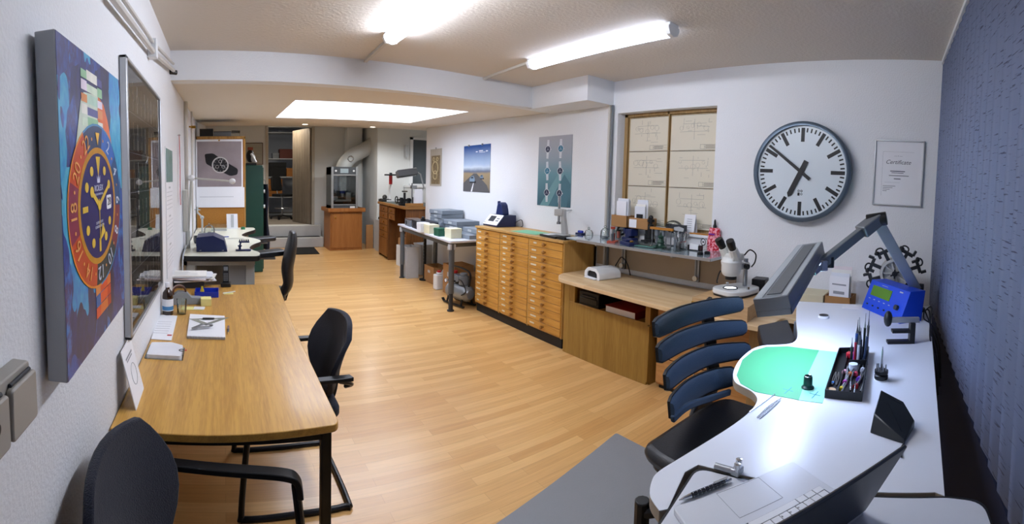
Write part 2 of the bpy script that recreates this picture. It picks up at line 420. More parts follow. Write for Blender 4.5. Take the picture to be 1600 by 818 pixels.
# storage room beyond the doorway
sm = mat('storage_floor', '#8a8278', 0.6, var=.1); sw = mat('storage_wall', '#b4bac6', 0.9)
mb = MB(sm); mb.bb((0.2, YB + .14, dz0 - .1), (3.2, 15.2, dz0)); struct(mb, 'floor.001', smooth=False)
mb = MB(sw); mb.bb((0.1, YB + .14, 0), (.2, 15.3, 3.2)).bb((3.2, YB + .14, 0), (3.3, 15.3, 3.2)).bb((0.1, 15.2, 0), (3.3, 15.3, 3.2)).bb((.1, YB + .14, 3.1), (3.3, 15.3, 3.2)); struct(mb, 'wall_storage', smooth=False)
# open plank door
dm = wood('door_planks', '#7d7263', '#64594c', 'z', 6, rough=.6)
a = Vector((dx1 - .03, YB + .02)); c_ = Vector((at(458, 250, Y=11.75).x, 11.75)); dv = (c_ - a); W = dv.length
D = frame((a.x, a.y, dz0 + .01), (dv.x, dv.y, 0), (0, 0, 1))
mb = MB(dm)
for k in range(7):
    mb.prism([(W * k / 7 + .003, 0), (W * (k + 1) / 7 - .003, 0), (W * (k + 1) / 7 - .003, 2.33), (W * k / 7 + .003, 2.33)], -.02, .02, D)
mb.prism([(.01, .002), (W - .01, .002), (W - .01, 2.32), (.01, 2.32)], -.015, .015, D)
door = struct(mb, 'door_1', bevel=.003)
mb = MB(STEEL); mb.rod(D @ Vector((W - .08, 1.1, .02)), D @ Vector((W - .08, 1.1, .07)), .01).rod(D @ Vector((W - .08, 1.1, .065)), D @ Vector((W - .2, 1.1, .065)), .009)
mb.box((W - .08, 1.1, .023), (.03, .16, .006), D); mb.build('door_handle', door)
mb = MB(mat('door_frame_paint', '#b9b3a6', .6)); 
mb.bb((dx1 - .005, YB - .02, dz0), (dx1 + .06, YB + .16, 2.84)).bb((dx0 - .06, YB - .02, dz0), (dx0 + .005, YB + .16, 2.84)); mb.build('door_frame', door, bevel=.004)

# ================================================================ CEILING LIGHTS
tube_m = mat('lit_diffuser', '#ffffff', 0.5, emit=('#ecf1ff', LAMP_POWER))
tube_b = mat('lit_diffuser_b', '#ffffff', 0.5, emit=('#d8e4ff', LAMP_POWER_B))
def batten(y0, y1, label, x=0.0, loc=None, tm_=None):
    r = thing('ceiling_light', label, 'ceiling light', loc, 0, 'fluorescent battens on the ceiling')
    L_ = y1 - y0
    mb = MB(WHITE_PL); mb.bb((-.045, 0, -.022), (.045, L_, 0)); mb.build('housing', r, bevel=.004)
    prof = [(-.05, -.018), (-.052, -.035), (-.035, -.068), (0, -.078), (.035, -.068), (.052, -.035), (.05, -.018)]
    M = frame((0, 0, 0), (1, 0, 0), (0, 0, 1))      # local y->z, z->-y
    mb = MB(tm_ or tube_m); mb.prism([(p[0], p[1]) for p in prof], -(L_ - .03), -.03, M); mb.build('diffuser', r)
    for yy in (0, L_ - .03):
        mb = MB(WHITE_PL); mb.prism([(p[0] * 1.06, p[1] * 1.04) for p in prof], -(yy + .03), -yy, M); mb.build('end_cap', r)
    return r
pts = [at(1046, 46, z=2.56), at(829, 104, z=2.55)]
batten(0, 1.38, 'lit ceiling batten nearer the clock wall with a grey end cap showing', loc=(2.30, 1.68, HC), tm_=tube_b)
batten(0, 1.9, 'lit ceiling batten over the floor, cut off by the top of the view', loc=(1.10, 1.12, HC))  # unseen near end lengthened to brighten the left wall
cm = mat('conduit_white', '#c9c4bb', .5)
for (a, c, lb) in (((1.12, 3.02), (1.15, 3.78), 'white cable duct from the middle ceiling light to the beam'), ((2.30, 3.06), (2.34, 3.87), 'white cable duct from the ceiling light near the clock wall to the beam')):
    mb = MB(cm); mb.bar([(a[0], a[1], HC - .012), (c[0], c[1] - .02, HC - .012), (c[0], c[1] - .02, HC - .03)], .028, .022); solo(mb, 'cable_duct', lb, 'cable duct', bevel=.002)
# left wall pipe under the ceiling
mb = MB(mat('pipe_paint', '#c9c7c2', .5))
q = [at(174, -6, X=XL + .03), at(240, 82, X=XL + .03), at(271, 110, X=XL + .03)]
mb.tube(q, .014).tube([v + Vector((0, 0, .05)) for v in q], .010)
r = thing('wall_pipe', 'pair of thin painted pipes clipped high on the left wall', 'pipe')
mb.build('pipe', r)
mb = MB(WHITE_PL); c0 = q[1]; mb.bb((XL, c0.y - .03, c0.z - .03), (XL + .05, c0.y + .03, c0.z + .07)); mb.build('clip', r, bevel=.004)
mb = MB(BLACK_PL); c0 = q[2]; mb.rod((XL, c0.y, c0.z - .01), (XL + .05, c0.y + .03, c0.z - .01), .018); label_part(mb.build('end_plug', r), 'black end plug')
# vertical pipes on the left wall further back
for (x0, yt, ybm, rr, lb) in ((290, 158, 300, .02, 'wide pale vertical pipe on the left wall beside the cork board'), (299, 163, 300, .012, 'thin vertical pipe with a brass valve at the left edge of the cork board')):
    a = at(x0, yt, X=XL + .03)
    mb = MB(cm); mb.rod((a.x, a.y, .5), (a.x, a.y, min(a.z, lowz(a.y) - .02)), rr)
    if rr < .015: mb.use(BRASS); mb.box((a.x + .02, a.y, 2.22), (.05, .03, .03)); mb.rod((a.x - .02, a.y - .04, 2.22), (a.x + .03, a.y + .06, 2.22), .01)
    solo(mb, 'wall_pipe', lb, 'pipe')
# pipe in the corner beside the window
mb = MB(MID_GREY); mb.rod((XR - .02, 3.07, .8), (XR - .02, 3.07, 2.37), .012); mb.use(cm).rod((XR - .02, 3.11, .8), (XR - .02, 3.11, 2.37), .014)
solo(mb, 'wall_pipe', 'vertical pipes on the right wall left of the papered window', 'pipe')

# ================================================================ VERTICAL BLINDS
bm_ = bpy.data.materials.new('blind_fabric'); bm_.use_nodes = True; nt = bm_.node_tree; N, L = nt.nodes, nt.links; b = N['Principled BSDF']
tc = N.new('ShaderNodeTexCoord'); mp = N.new('ShaderNodeMapping'); mp.inputs['Scale'].default_value = (14, 14, 170); L.new(tc.outputs['Object'], mp.inputs[0])
nz = N.new('ShaderNodeTexNoise'); nz.inputs['Scale'].default_value = 1.0; nz.inputs['Detail'].default_value = 2; L.new(mp.outputs[0], nz.inputs['Vector'])
rp = N.new('ShaderNodeValToRGB'); e = rp.color_ramp.elements; e[0].position = .62; e[0].color = (*lin('#7a87a8'), 1); e[1].position = .67; e[1].color = (*lin('#474e68'), 1)
L.new(nz.outputs['Fac'], rp.inputs[0]); L.new(rp.outputs[0], b.inputs['Base Color']); b.inputs['Roughness'].default_value = .9
r = thing('vertical_blind', 'closed grey-blue vertical blind with flecked fabric slats beside the desk', 'blind')
mb = MB(bm_)
ux = Vector((-1, -SL, 0)).normalized(); nx = Vector((-SL, 1, 0)).normalized()
x = XR - .06; k = 0
while x > 0.55:
    c = Vector((x, yb(x), 0)) + nx * 0.0
    a = c - ux * .068 + nx * .010; d = c + ux * .068 - nx * .010
    n_ = 4
    for i in range(n_):
        t0, t1 = i / n_, (i + 1) / n_
        q0, q1 = a.lerp(d, t0) + nx * .003 * math.sin(PI * t0), a.lerp(d, t1) + nx * .003 * math.sin(PI * t1)
        mb.poly([(q0.x, q0.y, .84), (q1.x, q1.y, .84), (q1.x, q1.y, 2.57), (q0.x, q0.y, 2.57)])
    x += ux.x * .112; k += 1
bmesh.ops.remove_doubles(mb.bm, verts=mb.bm.verts, dist=1e-5)
sl = mb.build('slats', r, angle=60)
sd = sl.modifiers.new('s', 'SOLIDIFY'); sd.thickness = .001
mb = MB(WHITE_PL); mb.bar([(XR - .01, yb(XR), 2.585), (.5, yb(.5), 2.585)], .04, .03); mb.build('headrail', r)

# ================================================================ PICTURES AND THINGS ON THE LEFT WALL
# ---- large painted canvas of a wristwatch
bgm = bpy.data.materials.new('painted_blues'); bgm.use_nodes = True; nt = bgm.node_tree; N, L = nt.nodes, nt.links; b = N['Principled BSDF']
tc = N.new('ShaderNodeTexCoord'); mp = N.new('ShaderNodeMapping'); mp.inputs['Scale'].default_value = (1, 5.5, 3.2); mp.inputs['Rotation'].default_value = (.5, 0, 0); L.new(tc.outputs['Object'], mp.inputs[0])
nz = N.new('ShaderNodeTexNoise'); nz.inputs['Scale'].default_value = 1.5; nz.inputs['Detail'].default_value = 2; L.new(mp.outputs[0], nz.inputs['Vector'])
vm = N.new('ShaderNodeVectorMath'); vm.operation = 'ADD'; L.new(mp.outputs[0], vm.inputs[0]); L.new(nz.outputs['Color'], vm.inputs[1])
vo = N.new('ShaderNodeTexVoronoi'); vo.inputs['Scale'].default_value = 1.5; L.new(vm.outputs[0], vo.inputs['Vector'])
sp = N.new('ShaderNodeSeparateColor'); L.new(vo.outputs['Color'], sp.inputs[0])
n3 = N.new('ShaderNodeTexNoise'); n3.inputs['Scale'].default_value = 9; n3.inputs['Detail'].default_value = 4; L.new(mp.outputs[0], n3.inputs['Vector'])
ma = N.new('ShaderNodeMath'); ma.operation = 'MULTIPLY_ADD'; ma.inputs[1].default_value = .45; L.new(n3.outputs['Fac'], ma.inputs[0])
mu = N.new('ShaderNodeMath'); mu.operation = 'MULTIPLY_ADD'; mu.inputs[1].default_value = .8; mu.inputs[2].default_value = -.12; L.new(sp.outputs[0], mu.inputs[0]); L.new(mu.outputs[0], ma.inputs[2])
rp = N.new('ShaderNodeValToRGB'); e = rp.color_ramp.elements; e[0].position = .1; e[0].color = (*lin('#141340'), 1); e[1].position = .95; e[1].color = (*lin('#56b5cf'), 1)
for p_, c_ in ((.3, '#17226b'), (.45, '#1b4fa8'), (.58, '#2b1b5c'), (.66, '#1d6fc0'), (.8, '#2a9ac8')):
    q = e.new(p_); q.color = (*lin(c_), 1)
L.new(ma.outputs[0], rp.inputs[0]); L.new(rp.outputs[0], b.inputs['Base Color']); b.inputs['Roughness'].default_value = .35
PC = lambda n, c, r=.4: mat('paint_' + n, c, r, var=.25, scale=25)
O_, ZW, ZH = (0, 0, 0), .615, .775
cv = thing('canvas_painting', 'large colourful canvas painting of a wristwatch on the left wall', 'painting', (XL + .005, .945, 1.148), rot=(math.radians(1.6), 0, math.radians(.3)))
mb = MB(mat('canvas_edge', '#b9bcc0', .7)); mb.bb((.004, 0, 0), (.05, ZW, ZH)); mb.build('canvas', cv, bevel=.003)
mb = MB(bgm); mb.bb((.0502, .002, .002), (.0508, ZW - .002, ZH - .002)); mb.build('painted_background', cv, smooth=False)
Fm = frame((.0512, 0, 0), (0, 1, 0), (0, 0, 1)) @ T(.305, .374, 0) @ Matrix.Diagonal((1.13, .94, 1, 1)) @ T(-.305, -.374, 0)
def loc2(px, py):
    p = at(px, py, X=-.337); return (p.y - .945, p.z - 1.148 + (p.y - 1) * -.02)
cx, cz = .305, .374
def arc(r0, r1, a0, a1, n=None):
    n = n or max(3, int(abs(a1 - a0) / 8)); f = lambda r, a: (cx + r * math.sin(math.radians(a)), cz + r * math.cos(math.radians(a)))
    return [f(r1, a0 + (a1 - a0) * i / n) for i in range(n + 1)] + [f(r0, a1 + (a0 - a1) * i / n) for i in range(n + 1)]
def flat(mb, poly, z=0, M=None): mb.prism(poly, z, z + .0003, M or Fm)
# bracelet
mb = MB(PC('mint', '#9fc9a8'))
def quad(mb, x0, x1, z0, z1, sk=0, z=0): flat(mb, [(x0, z0), (x1, z0), (x1 + sk, z1), (x0 + sk, z1)], z)
rr_ = random.Random(3)
colt = ['#cfe0c8', '#8fbf95', '#e8e6da', '#4d4f8c', '#d98a4a', '#b3d3c0', '#e6d9e8']
for i in range(5):
    z0 = .60 + i * .032
    for j, (a, c) in enumerate(((-.09, -.045), (-.045, .045), (.045, .09))):
        mb.use(PC('t%d' % ((i * 2 + j) % 7), colt[(i * 2 + j) % 7])); quad(mb, cx + a - .03, cx + c - .03, z0, z0 + (.027 if (i + j) % 2 else .022), 0, .0004)
mb.use(PC('silver', '#c9d6c4')); flat(mb, [(cx - .21, cz + .06), (cx - .125, .665), (cx - .1, .69), (cx + .02, .70), (cx + .0, cz + .19)], .0002)
mb.use(PC('orange', '#d9692a')); flat(mb, [(cx - .0, cz + .19), (cx + .02, .70), (cx + .075, .68), (cx + .11, .64), (cx + .21, cz + .08)], .0002)
colb = ['#d94f1d', '#e0762e', '#b8371c', '#2b5fa0', '#e25a22', '#c7401c', '#d98a4a']
for i in range(4):
    z0 = .045 + i * .034
    for j, (a, c) in enumerate(((-.07, -.03), (-.03, .04), (.04, .075))):
        mb.use(PC('b%d' % ((i * 3 + j) % 7), colb[(i * 3 + j) % 7])); quad(mb, cx + a + .02, cx + c + .02, z0, z0 + .031, 0, .0004)
mb.use(PC('b0', '#d94f1d')); flat(mb, [(cx - .17, cz - .12), (cx - .05, .17), (cx + .09, .17), (cx + .19, cz - .12)], .0002)
mb.build('painted_bracelet', cv, smooth=False)
mb = MB(); RB = .235; 
sec = [('#c2451f', 190, 250), ('#8b2a4a', 250, 290), ('#c54a24', 290, 330), ('#15305c', 330, 372), ('#2a63b5', 12, 50), ('#254a7a', 50, 95), ('#7a2f3c', 95, 135), ('#2f3a3c', 135, 190)]
for i, (c, a, d) in enumerate(sec): mb.use(PC('s%d' % i, c)); flat(mb, arc(.168, RB, a, d), .0006)
mb.use(PC('gold', '#c98c1e', .3)); flat(mb, arc(.155, .172, 0, 180, 24), .001); flat(mb, arc(.155, .172, 180, 360, 24), .001)
mb.use(PC('rim', '#e08a2a')); flat(mb, arc(RB, RB + .006, 180, 330, 20), .001); mb.use(PC('rim2', '#3f86b5')); flat(mb, arc(RB, RB + .006, -30, 180, 20), .001)
mb.use(PC('dialblue', '#1c1660')); flat(mb, arc(0.001, .156, 0, 180, 20), .0006); flat(mb, arc(0.001, .156, 180, 360, 20), .0006)
mb.use(PC('yellow', '#e6b23a')); flat(mb, [(cx - .018, cz + .215), (cx + .018, cz + .215), (cx, cz + .178)], .0016)
mb.build('painted_bezel', cv, smooth=False)
mb = MB(PC('numeral', '#cfd6e6'))
for n_, a in ((2, 30), (4, 60), (6, 90), (8, 120), (10, 150), (12, 180), (14, 210), (16, 240), (18, 270), (20, 300), (22, 330)):
    if a > 185: mb.use(PC('numeral_warm', '#e9a45a'))
    x_, z_ = cx + .2 * math.sin(math.radians(a)), cz + .2 * math.cos(math.radians(a))
    mb.text(str(n_), .058, Fm @ T(x_, z_, .0018) @ Rz(-a))
for a in range(15, 360, 30):
    x_, z_ = cx + .2 * math.sin(math.radians(a)), cz + .2 * math.cos(math.radians(a)); mb.cyl((x_, z_, .0014), .005, .0005, Fm, seg=8)
mb.build('painted_numerals', cv, smooth=False)
mb = MB(PC('lume', '#e3bf3c'))
for a in range(30, 360, 30):
    if a in (90,): continue
    x_, z_ = cx + .118 * math.sin(math.radians(a)), cz + .118 * math.cos(math.radians(a))
    if a in (180, 270): mb.box((x_, z_, .0014), (.016, .04, .0006), Fm @ T(0, 0, 0)) if a == 180 else mb.box((x_, z_, .0014), (.04, .016, .0006), Fm)
    else: mb.cyl((x_, z_, .0011), .014, .0006, Fm, seg=14)
flat(mb, [(cx - .02, cz + .145), (cx + .02, cz + .145), (cx, cz + .085)], .0012)
def hand(a, l, w, back=.0, z=.002): 
    s_, c_ = math.sin(math.radians(a)), math.cos(math.radians(a)); f = lambda u, v: (cx + u * c_ + v * s_, cz - u * s_ + v * c_)
    flat(mb, [f(-w, -back), f(w, -back), f(w * .8, l), f(0, l + w), f(-w * .8, l)], z)
hand(305, .07, .009); mb.ball((cx - .062, cz + .044, .002), .016, Fm, (1, 1, .05)); hand(60, .12, .008); hand(180, .1, .003, .02)
flat(mb, [(cx - .002, cz - .105), (cx + .05, cz - .085), (cx + .025, cz - .055)], .0024); mb.cyl((cx, cz, .002), .014, .001, Fm)
mb.use(PC('datewhite', '#e8edf5')); mb.prism(rpoly([(cx + .075, cz - .02), (cx + .125, cz - .02), (cx + .125, cz + .025), (cx + .075, cz + .025)], .008), .0012, .0016, Fm)
mb.use(PC('dateink', '#20203a')); mb.text('28', .036, Fm @ T(cx + .1, cz + .003, .0018))
mb.build('painted_hands', cv, smooth=False)
mb = MB(PC('lettering', '#cfd3ea')); mb.text('ROLEX', .026, Fm @ T(cx, cz + .052, .0014)).text('OYSTER PERPETUAL', .009, Fm @ T(cx, cz + .034, .0014)).text('SUPERLATIVE', .011, Fm @ T(cx, cz - .05, .0014)).text('CHRONOMETER', .011, Fm @ T(cx, cz - .062, .0014))
flat(mb, [(cx - .012, cz + .068), (cx + .012, cz + .068), (cx + .015, cz + .09), (cx + .006, cz + .077), (cx, cz + .094), (cx - .006, cz + .077), (cx - .015, cz + .09)], .0014)
mb.build('painted_lettering', cv, smooth=False)
# ---- glazed frame with rows of watches
fr = thing('framed_poster', 'tall grey-framed glazed poster with rows of watches on the left wall', 'picture', (XL + .002, 1.775, .955))
FW, FH = .985, 1.135
mb = MB(ALU)
for a, c in (((0, 0, 0), (.028, .03, FH)), ((0, FW - .012, 0), (.028, FW, FH)), ((0, 0, 0), (.028, FW, .014)), ((0, 0, FH - .014), (.028, FW, FH))): mb.bb(a, c)
mb.build('frame', fr, bevel=.003)
gp = mat('poster_brown_grey', '#4d4740', .25, var=.1, scale=3); mb = MB(gp); mb.bb((.004, .028, .012), (.014, FW - .01, FH - .012)); mb.build('print', fr, smooth=False)
Fp = frame((.0145, 0, 0), (0, 1, 0), (0, 0, 1))
wm_ = [mat('tiny_watch_%d' % i, c, .35) for i, c in enumerate(('#85817a', '#6f6552', '#908e88', '#655b4a'))]
mb = MB()
for r_ in range(6):
    for c_ in range(9):
        mb.use(wm_[(r_ * 2 + c_) % 4]); x_, z_ = .09 + c_ * .1, FH - .13 - r_ * .17
        mb.prism([(x_ - .012, z_ - .06), (x_ + .012, z_ - .06), (x_ + .01, z_ + .06), (x_ - .01, z_ + .06)], 0, .0004, Fp); mb.cyl((x_, z_, 0), .023, .0007, Fp, seg=14)
        mb.use(INK); mb.cyl((x_, z_, 0.0004), .015, .0006, Fp, seg=12)
    mb.use(INK_GREY); mb.prism([(.05, FH - .13 - r_ * .17 - .075), (.93, FH - .13 - r_ * .17 - .075), (.93, FH - .128 - r_ * .17 - .075), (.05, FH - .128 - r_ * .17 - .075)], 0, .0003, Fp)
mb.build('printed_watches', fr, smooth=False)
PANE = glass_mat('picture_glass', (.9, .9, .9), .0, 1.0); mb = MB(PANE); mb.poly([(.02, .012, .012), (.02, FW - .01, .012), (.02, FW - .01, FH - .012), (.02, .012, FH - .012)]); mb.build('glass_pane', fr, smooth=False)
# ---- calendar
cl = thing('wall_calendar', 'narrow wall calendar with a green landscape photo above printed month sheets', 'calendar', (XL + .001, 3.17, .9))
mb = MB(PAPER); mb.bb((0, 0, 0), (.004, .42, .93)); mb.build('sheets', cl)
mb = MB(mat('landscape_green', '#3d6b35', .5, var=.5, scale=9, col2='#93a9b5')); mb.bb((.004, .01, .68), (.0055, .41, .92)); mb.build('photo', cl)
mb = MB(LIGHT_GREY)
Fc = frame((.0042, 0, 0), (0, 1, 0), (0, 0, 1))
for mth in range(3):
    z0 = .62 - mth * .21
    mb.box((.21, z0 + .02, .0), (.1, .014, .0008), Fc)
    for i in range(5):
        for j in range(7): mb.box((.05 + j * .052, z0 - .012 - i * .03, 0), (.022, .006, .0008), Fc)
label_part(mb.build('printed_dates', cl, smooth=False), 'grey printed dates')
# ---- red lanyard
a = at(280, 211, X=XL + .015)
rt = thing('red_strap', 'thin red strap hanging down the left wall from a small hook', 'strap', (a.x, a.y, a.z))
mb = MB(RED); mb.bar([(0, .0, 0), (.004, .003, -.25), (.002, .0, -.5), (.004, .006, -.62)], .004, .03, (0, 1, 0)); mb.build('strap', rt)
mb = MB(CHROME); mb.rod((-.015, 0, .0), (.01, 0, .0), .005).ring((.004, .0, .0), .012, .003, Ry(90)); mb.build('hook', rt)
# ---- switch / socket box at the left edge
sb = thing('socket_box', 'grey surface-mounted double socket box with hinged lids on the left wall', 'socket', (XL, .572, 1.14))
gs = mat('socket_grey', '#a09c94', .45); mb = MB(gs); mb.prism(rpoly([(0, 0), (.235, 0), (.225, .118), (0, .118)], .012), 0, .032, frame((0, 0, 0), (0, 1, 0), (0, 0, 1))); mb.build('box', sb, bevel=.003)
for k, y_ in enumerate((.006, .122)):
    mb = MB(gs); mb.prism(rpoly([(0, 0), (.108, 0), (.104, .095), (0, .095)], .01), 0, .014, frame((.032, y_, .006), (0, 1, 0), (0, 0, 1))); l_ = mb.build('lid', sb, bevel=.004)
    mb = MB(DARK_GREY); mb.rod((.036, y_ + .01, .104), (.036, y_ + .092, .104), .004); mb.build('hinge', l_)
mb = MB(BLACK_PL); mb.cyl((.0, 0, 0), .011, .006, T(.046, .055, .065) @ Ry(90)); mb.build('keyhole', sb)

# ================================================================ WOODEN TABLE ON THE LEFT
TZ = .74
TW = wood('table_veneer', '#d0a04e', '#b5863e', 'y', 9, rough=.36, coat=.2, fine=1.3)
tb = thing('wooden_table', 'long oak-veneer table with a black metal frame standing along the left wall', 'table', (0, 1.5, 0))
mb = MB(TW)
out = rpoly([(-.385, .0), (-.0, -.012), (.372, .014), (.388, .035), (.39, 1.1), (.43, 2.17), (-.385, 2.19)], [.0, .3, .012, .012, .3, .02, .0])
mb.prism(out, TZ - .028, TZ); mb.build('tabletop', tb, bevel=.003)
BK = mat('black_metal', '#15161a', .38, var=.15, metal=.3)
mb = MB(BK)
for a, c in (((-.345, .05), (.345, .05)), ((-.345, 2.12), (.375, 2.12)), ((.345, .05), (.375, 2.12)), ((-.345, .05), (-.345, 2.12))): mb.bar([(*a, TZ - .045), (*c, TZ - .045)], .03, .034)
mb.build('apron', tb)
for x, y in ((-.345, .05), (.345, .05), (.375, 2.12), (-.345, 2.12)):
    mb = MB(BK); mb.bb((x - .018, y - .018, 0.004), (x + .018, y + .018, TZ - .03)); l_ = mb.build('leg', tb, bevel=.003)
    mb = MB(BLACK_PL); mb.bb((x - .019, y - .019, 0), (x + .019, y + .019, .02)); mb.build('foot_cap', l_)
def tp(x, y, z=TZ): p = at(x, y, z=z); return p
# leaning white card
P1, P2 = tp(213, 641), tp(225, 606)
top1 = at(190, 549, X=-.372); 
cdr = thing('white_card', 'white card with a small oval emblem leaning upright against the left wall', 'card', (0, 0, 0))
u_ = (P2 - P1); v_ = (top1 - P1)
Mc = frame(P1, u_, v_); w_, h_ = u_.length, (Mc.inverted() @ top1).y
mb = MB(PAPER); mb.prism(rpoly([(0, 0), (w_, 0), (w_, h_), (0, h_)], [.0, .012, .012, 0]), -.003, 0, Mc); mb.build('card', cdr)
mb = MB(INK_GREY); mb.ring((w_ * .55, h_ * .45, .0003), w_ * .22, .0012, Mc @ T(0, h_ * .0, 0), sec=4); mb.box((w_ * .5, h_ * .75, .0002), (w_ * .5, .006, .0005), Mc).box((w_ * .5, h_ * .8, .0002), (w_ * .6, .008, .0005), Mc)
label_part(mb.build('emblem', cdr), 'grey oval emblem and printed lines')
# bottle
p = tp(262.5, 491)
bo = thing('brown_bottle', 'brown glass bottle with a white and blue label at the wall side of the table', 'bottle', p)
mb = MB(mat('brown_glass', '#2a170c', .08, var=.1, coat=.6)); mb.lathe([(.03, 0), (.034, .006), (.034, .12), (.03, .145), (.014, .165), (.013, .19)]); mb.build('bottle', bo)
mb = MB(PAPER); mb.lathe([(.0345, .03), (.0347, .03), (.0347, .105), (.0345, .105)], caps=False); mb.use(mat('label_blue', '#4a86b8', .6)); mb.lathe([(.0349, .035), (.0349, .06)], caps=False); mb.build('label', bo)
mb = MB(PAPER); mb.lathe([(.0155, .178), (.016, .18), (.016, .203), (.014, .206)]); mb.build('cap', bo)
# drinking glass
p = tp(284, 490)
mb = MB(GLASS); mb.lathe([(.028, .0), (.034, .095), (.032, .095), (.026, .008), (.0, .006)], caps=False).lathe([(.028, 0), (.0, 0)], caps=False)
solo(mb, 'drinking_glass', 'empty clear drinking glass beside the brown bottle', 'glass', p)
# tape dispenser
p = tp(292, 474)
td = thing('tape_dispenser', 'grey desk tape dispenser holding a roll of brown tape', 'tape dispenser', p, 8)
Fs = frame((0, .03, 0), (1, 0, 0), (0, 0, 1)); gsh = mat('dispenser_grey', '#8b9096', .45)
prof = [(-.10, 0), (.12, 0), (.125, .03), (.09, .045), (.03, .05), (-.0, .085), (-.06, .09), (-.10, .06)]
mb = MB(gsh); mb.prism(rpoly(prof, .008), 0, .06, Fs); mb.build('body', td, bevel=.003)
mb = MB(mat('brown_tape', '#5a3a2c', .3)); mb.lathe([(.048, -.02), (.048, .02), (.036, .02), (.036, -.02), (.048, -.02)], T(-.05, 0, .085) @ Rx(90), caps=False); mb.build('tape_roll', td)
mb = MB(CHROME); mb.bb((.12, -.028, .03), (.13, .028, .042)); mb.build('cutter', td)
# sticky notes etc.
YEL = mat('pale_yellow_paper', '#e6dd92', .8)
p = tp(322, 476); mb = MB(YEL); mb.bb((-.035, -.035, 0), (.035, .035, .05)); solo(mb, 'note_block', 'thick block of pale yellow notes at the tape dispenser', 'note block', p, 4, bevel=.002)
p = tp(303, 482); mb = MB(YEL); mb.bb((-.08, -.035, 0), (.06, .035, .004)).use(PAPER).bb((.0, -.03, .004), (.07, .03, .007)); solo(mb, 'note_slips', 'flat pale yellow slips lying behind the drinking glass', 'paper', p, -4)
p = tp(357, 458); nt_ = thing('paper_note', 'small yellowish note with a white stylus lying on it near the far end', 'note', p, 0)
mb = MB(YEL); mb.bb((-.035, -.03, 0), (.035, .03, .003)); mb.build('slip', nt_); mb = MB(WHITE_PL); mb.rod((-.04, -.02, .007), (.05, .03, .007), .004); mb.build('stylus', nt_)
# blue tray with pen holder, paper heap
p = tp(322, 462); mb = MB(BLUE_MID); mb.prism(rpoly([(-.08, -.05), (.09, -.05), (.09, .08), (-.08, .08)], .01), 0, .006); mb.bar([(-.078, -.048, .02), (.088, -.048, .02), (.088, .078, .02), (-.078, .078, .02)], .004, .045, closed=True)
solo(mb, 'blue_tray', 'blue plastic tray sticking out under the loose papers', 'tray', p, 0, bevel=.002)
p = tp(316, 463); mb = MB(mat('yellow_glue', '#c9b22a', .4)); mb.lathe([(.012, 0), (.014, .004), (.014, .045), (.008, .055), (.007, .07)]); solo(mb, 'glue_bottle', 'small yellow-capped bottle in front of the blue tray', 'bottle', (p.x, p.y - .0, TZ + .006))
rnd = random.Random(5)
base = tp(300, 452)
PR = [mat('paper_%d' % i, c, .8, var=.02) for i, c in enumerate(('#e8e9ee', '#dfe3ea', '#ecebe6', '#e9dfe2'))]
for i in range(7):
    w_, d_ = .15 + .02 * rnd.random(), .105
    mb = MB(PR[i % 4]); mb.bb((-w_, -d_, 0), (w_, d_, .007)); mb.use(INK_GREY)
    for k in range(7): mb.bb((-w_ + .03, -d_ + .03 + k * .022, .007), (w_ - .05 - .1 * rnd.random(), -d_ + .034 + k * .022, .0074))
    solo(mb, 'paper_sheaf', ('topmost printed sheet of the loose paper heap at the far end of the table' if i == 6 else 'loose printed sheets in the paper heap at the far end of the table'), 'paper', (base.x - .04 + rnd.uniform(-.03, .05), base.y + .12 + rnd.uniform(-.05, .05), TZ + .052 + i * .0081), rnd.uniform(-14, 14), group='loose papers at the far end of the table')
mb = MB(DARK_GREY); mb.bb((-.14, -.1, 0), (.13, .1, .05)); solo(mb, 'document_tray', 'dark document tray under the heap of loose papers', 'tray', (base.x - .04, base.y + .14, TZ), bevel=.004)
# letter, packet, notepad, set square, bracelet, pen
def sheet(px, z, th=.002):
    P = [at(x, y, z=z) for x, y in px]; return [(q.x, q.y) for q in P]
def sheet_thing(name, label, cat, px, th, m, z=TZ, lines=0, group=None, r=0):
    pl = sheet(px, z + th); c = (sum(q[0] for q in pl) / len(pl), sum(q[1] for q in pl) / len(pl)); pl = [(q[0] - c[0], q[1] - c[1]) for q in pl]
    o = thing(name, label, cat, (c[0], c[1], z + .0003), group=group)
    mb = MB(m); mb.prism(rpoly(pl, r) if r else pl, 0, th); mb.build('sheet', o, bevel=.0005)
    return o, pl
o, pl = sheet_thing('letter', 'printed letter lying against the wall in front of the brown bottle', 'letter', [(236, 529), (268, 531), (277, 493), (249, 491)], .004, PAPER)
mb = MB(INK_GREY)
for k in range(6): mb.bb((-.05, -.12 + k * .04, .004), (.03, -.117 + k * .04, .0045))
mb.use(RED).bb((.03, -.16, .004), (.055, -.14, .0046)); label_part(mb.build('printing', o), 'grey printed lines and a red mark')
o, pl = sheet_thing('plastic_packet', 'white document packet in crinkled clear plastic on the table near the wall', 'packet', [(229, 553), (283, 556), (286, 539), (268, 534), (237, 534)], .018, mat('packet_white', '#e3e5ec', .3, bump=.4, bscale=30), r=.012)
mb = MB(INK); mb.ring((.075, -.03, .019), .012, .002, sec=5); mb.use(RED).bb((.09, -.035, .018), (.1, -.02, .0185)); label_part(mb.build('stamp', o), 'round dark stamp')
mb = MB(GLASS); mb.prism(rpoly([(q[0] * 1.12, q[1] * 1.12) for q in pl], .01), -.0002, .0035); mb.build('plastic_wrap', o)
o, pl = sheet_thing('spiral_notepad', 'white spiral notepad carrying a set square and a steel bracelet', 'notepad', [(292, 525), (352, 527), (351, 493), (297, 490)], .012, PAPER)
a, c = Vector((*pl[0], .006)), Vector((*pl[1], .006))
mb = MB(DARK_GREY)
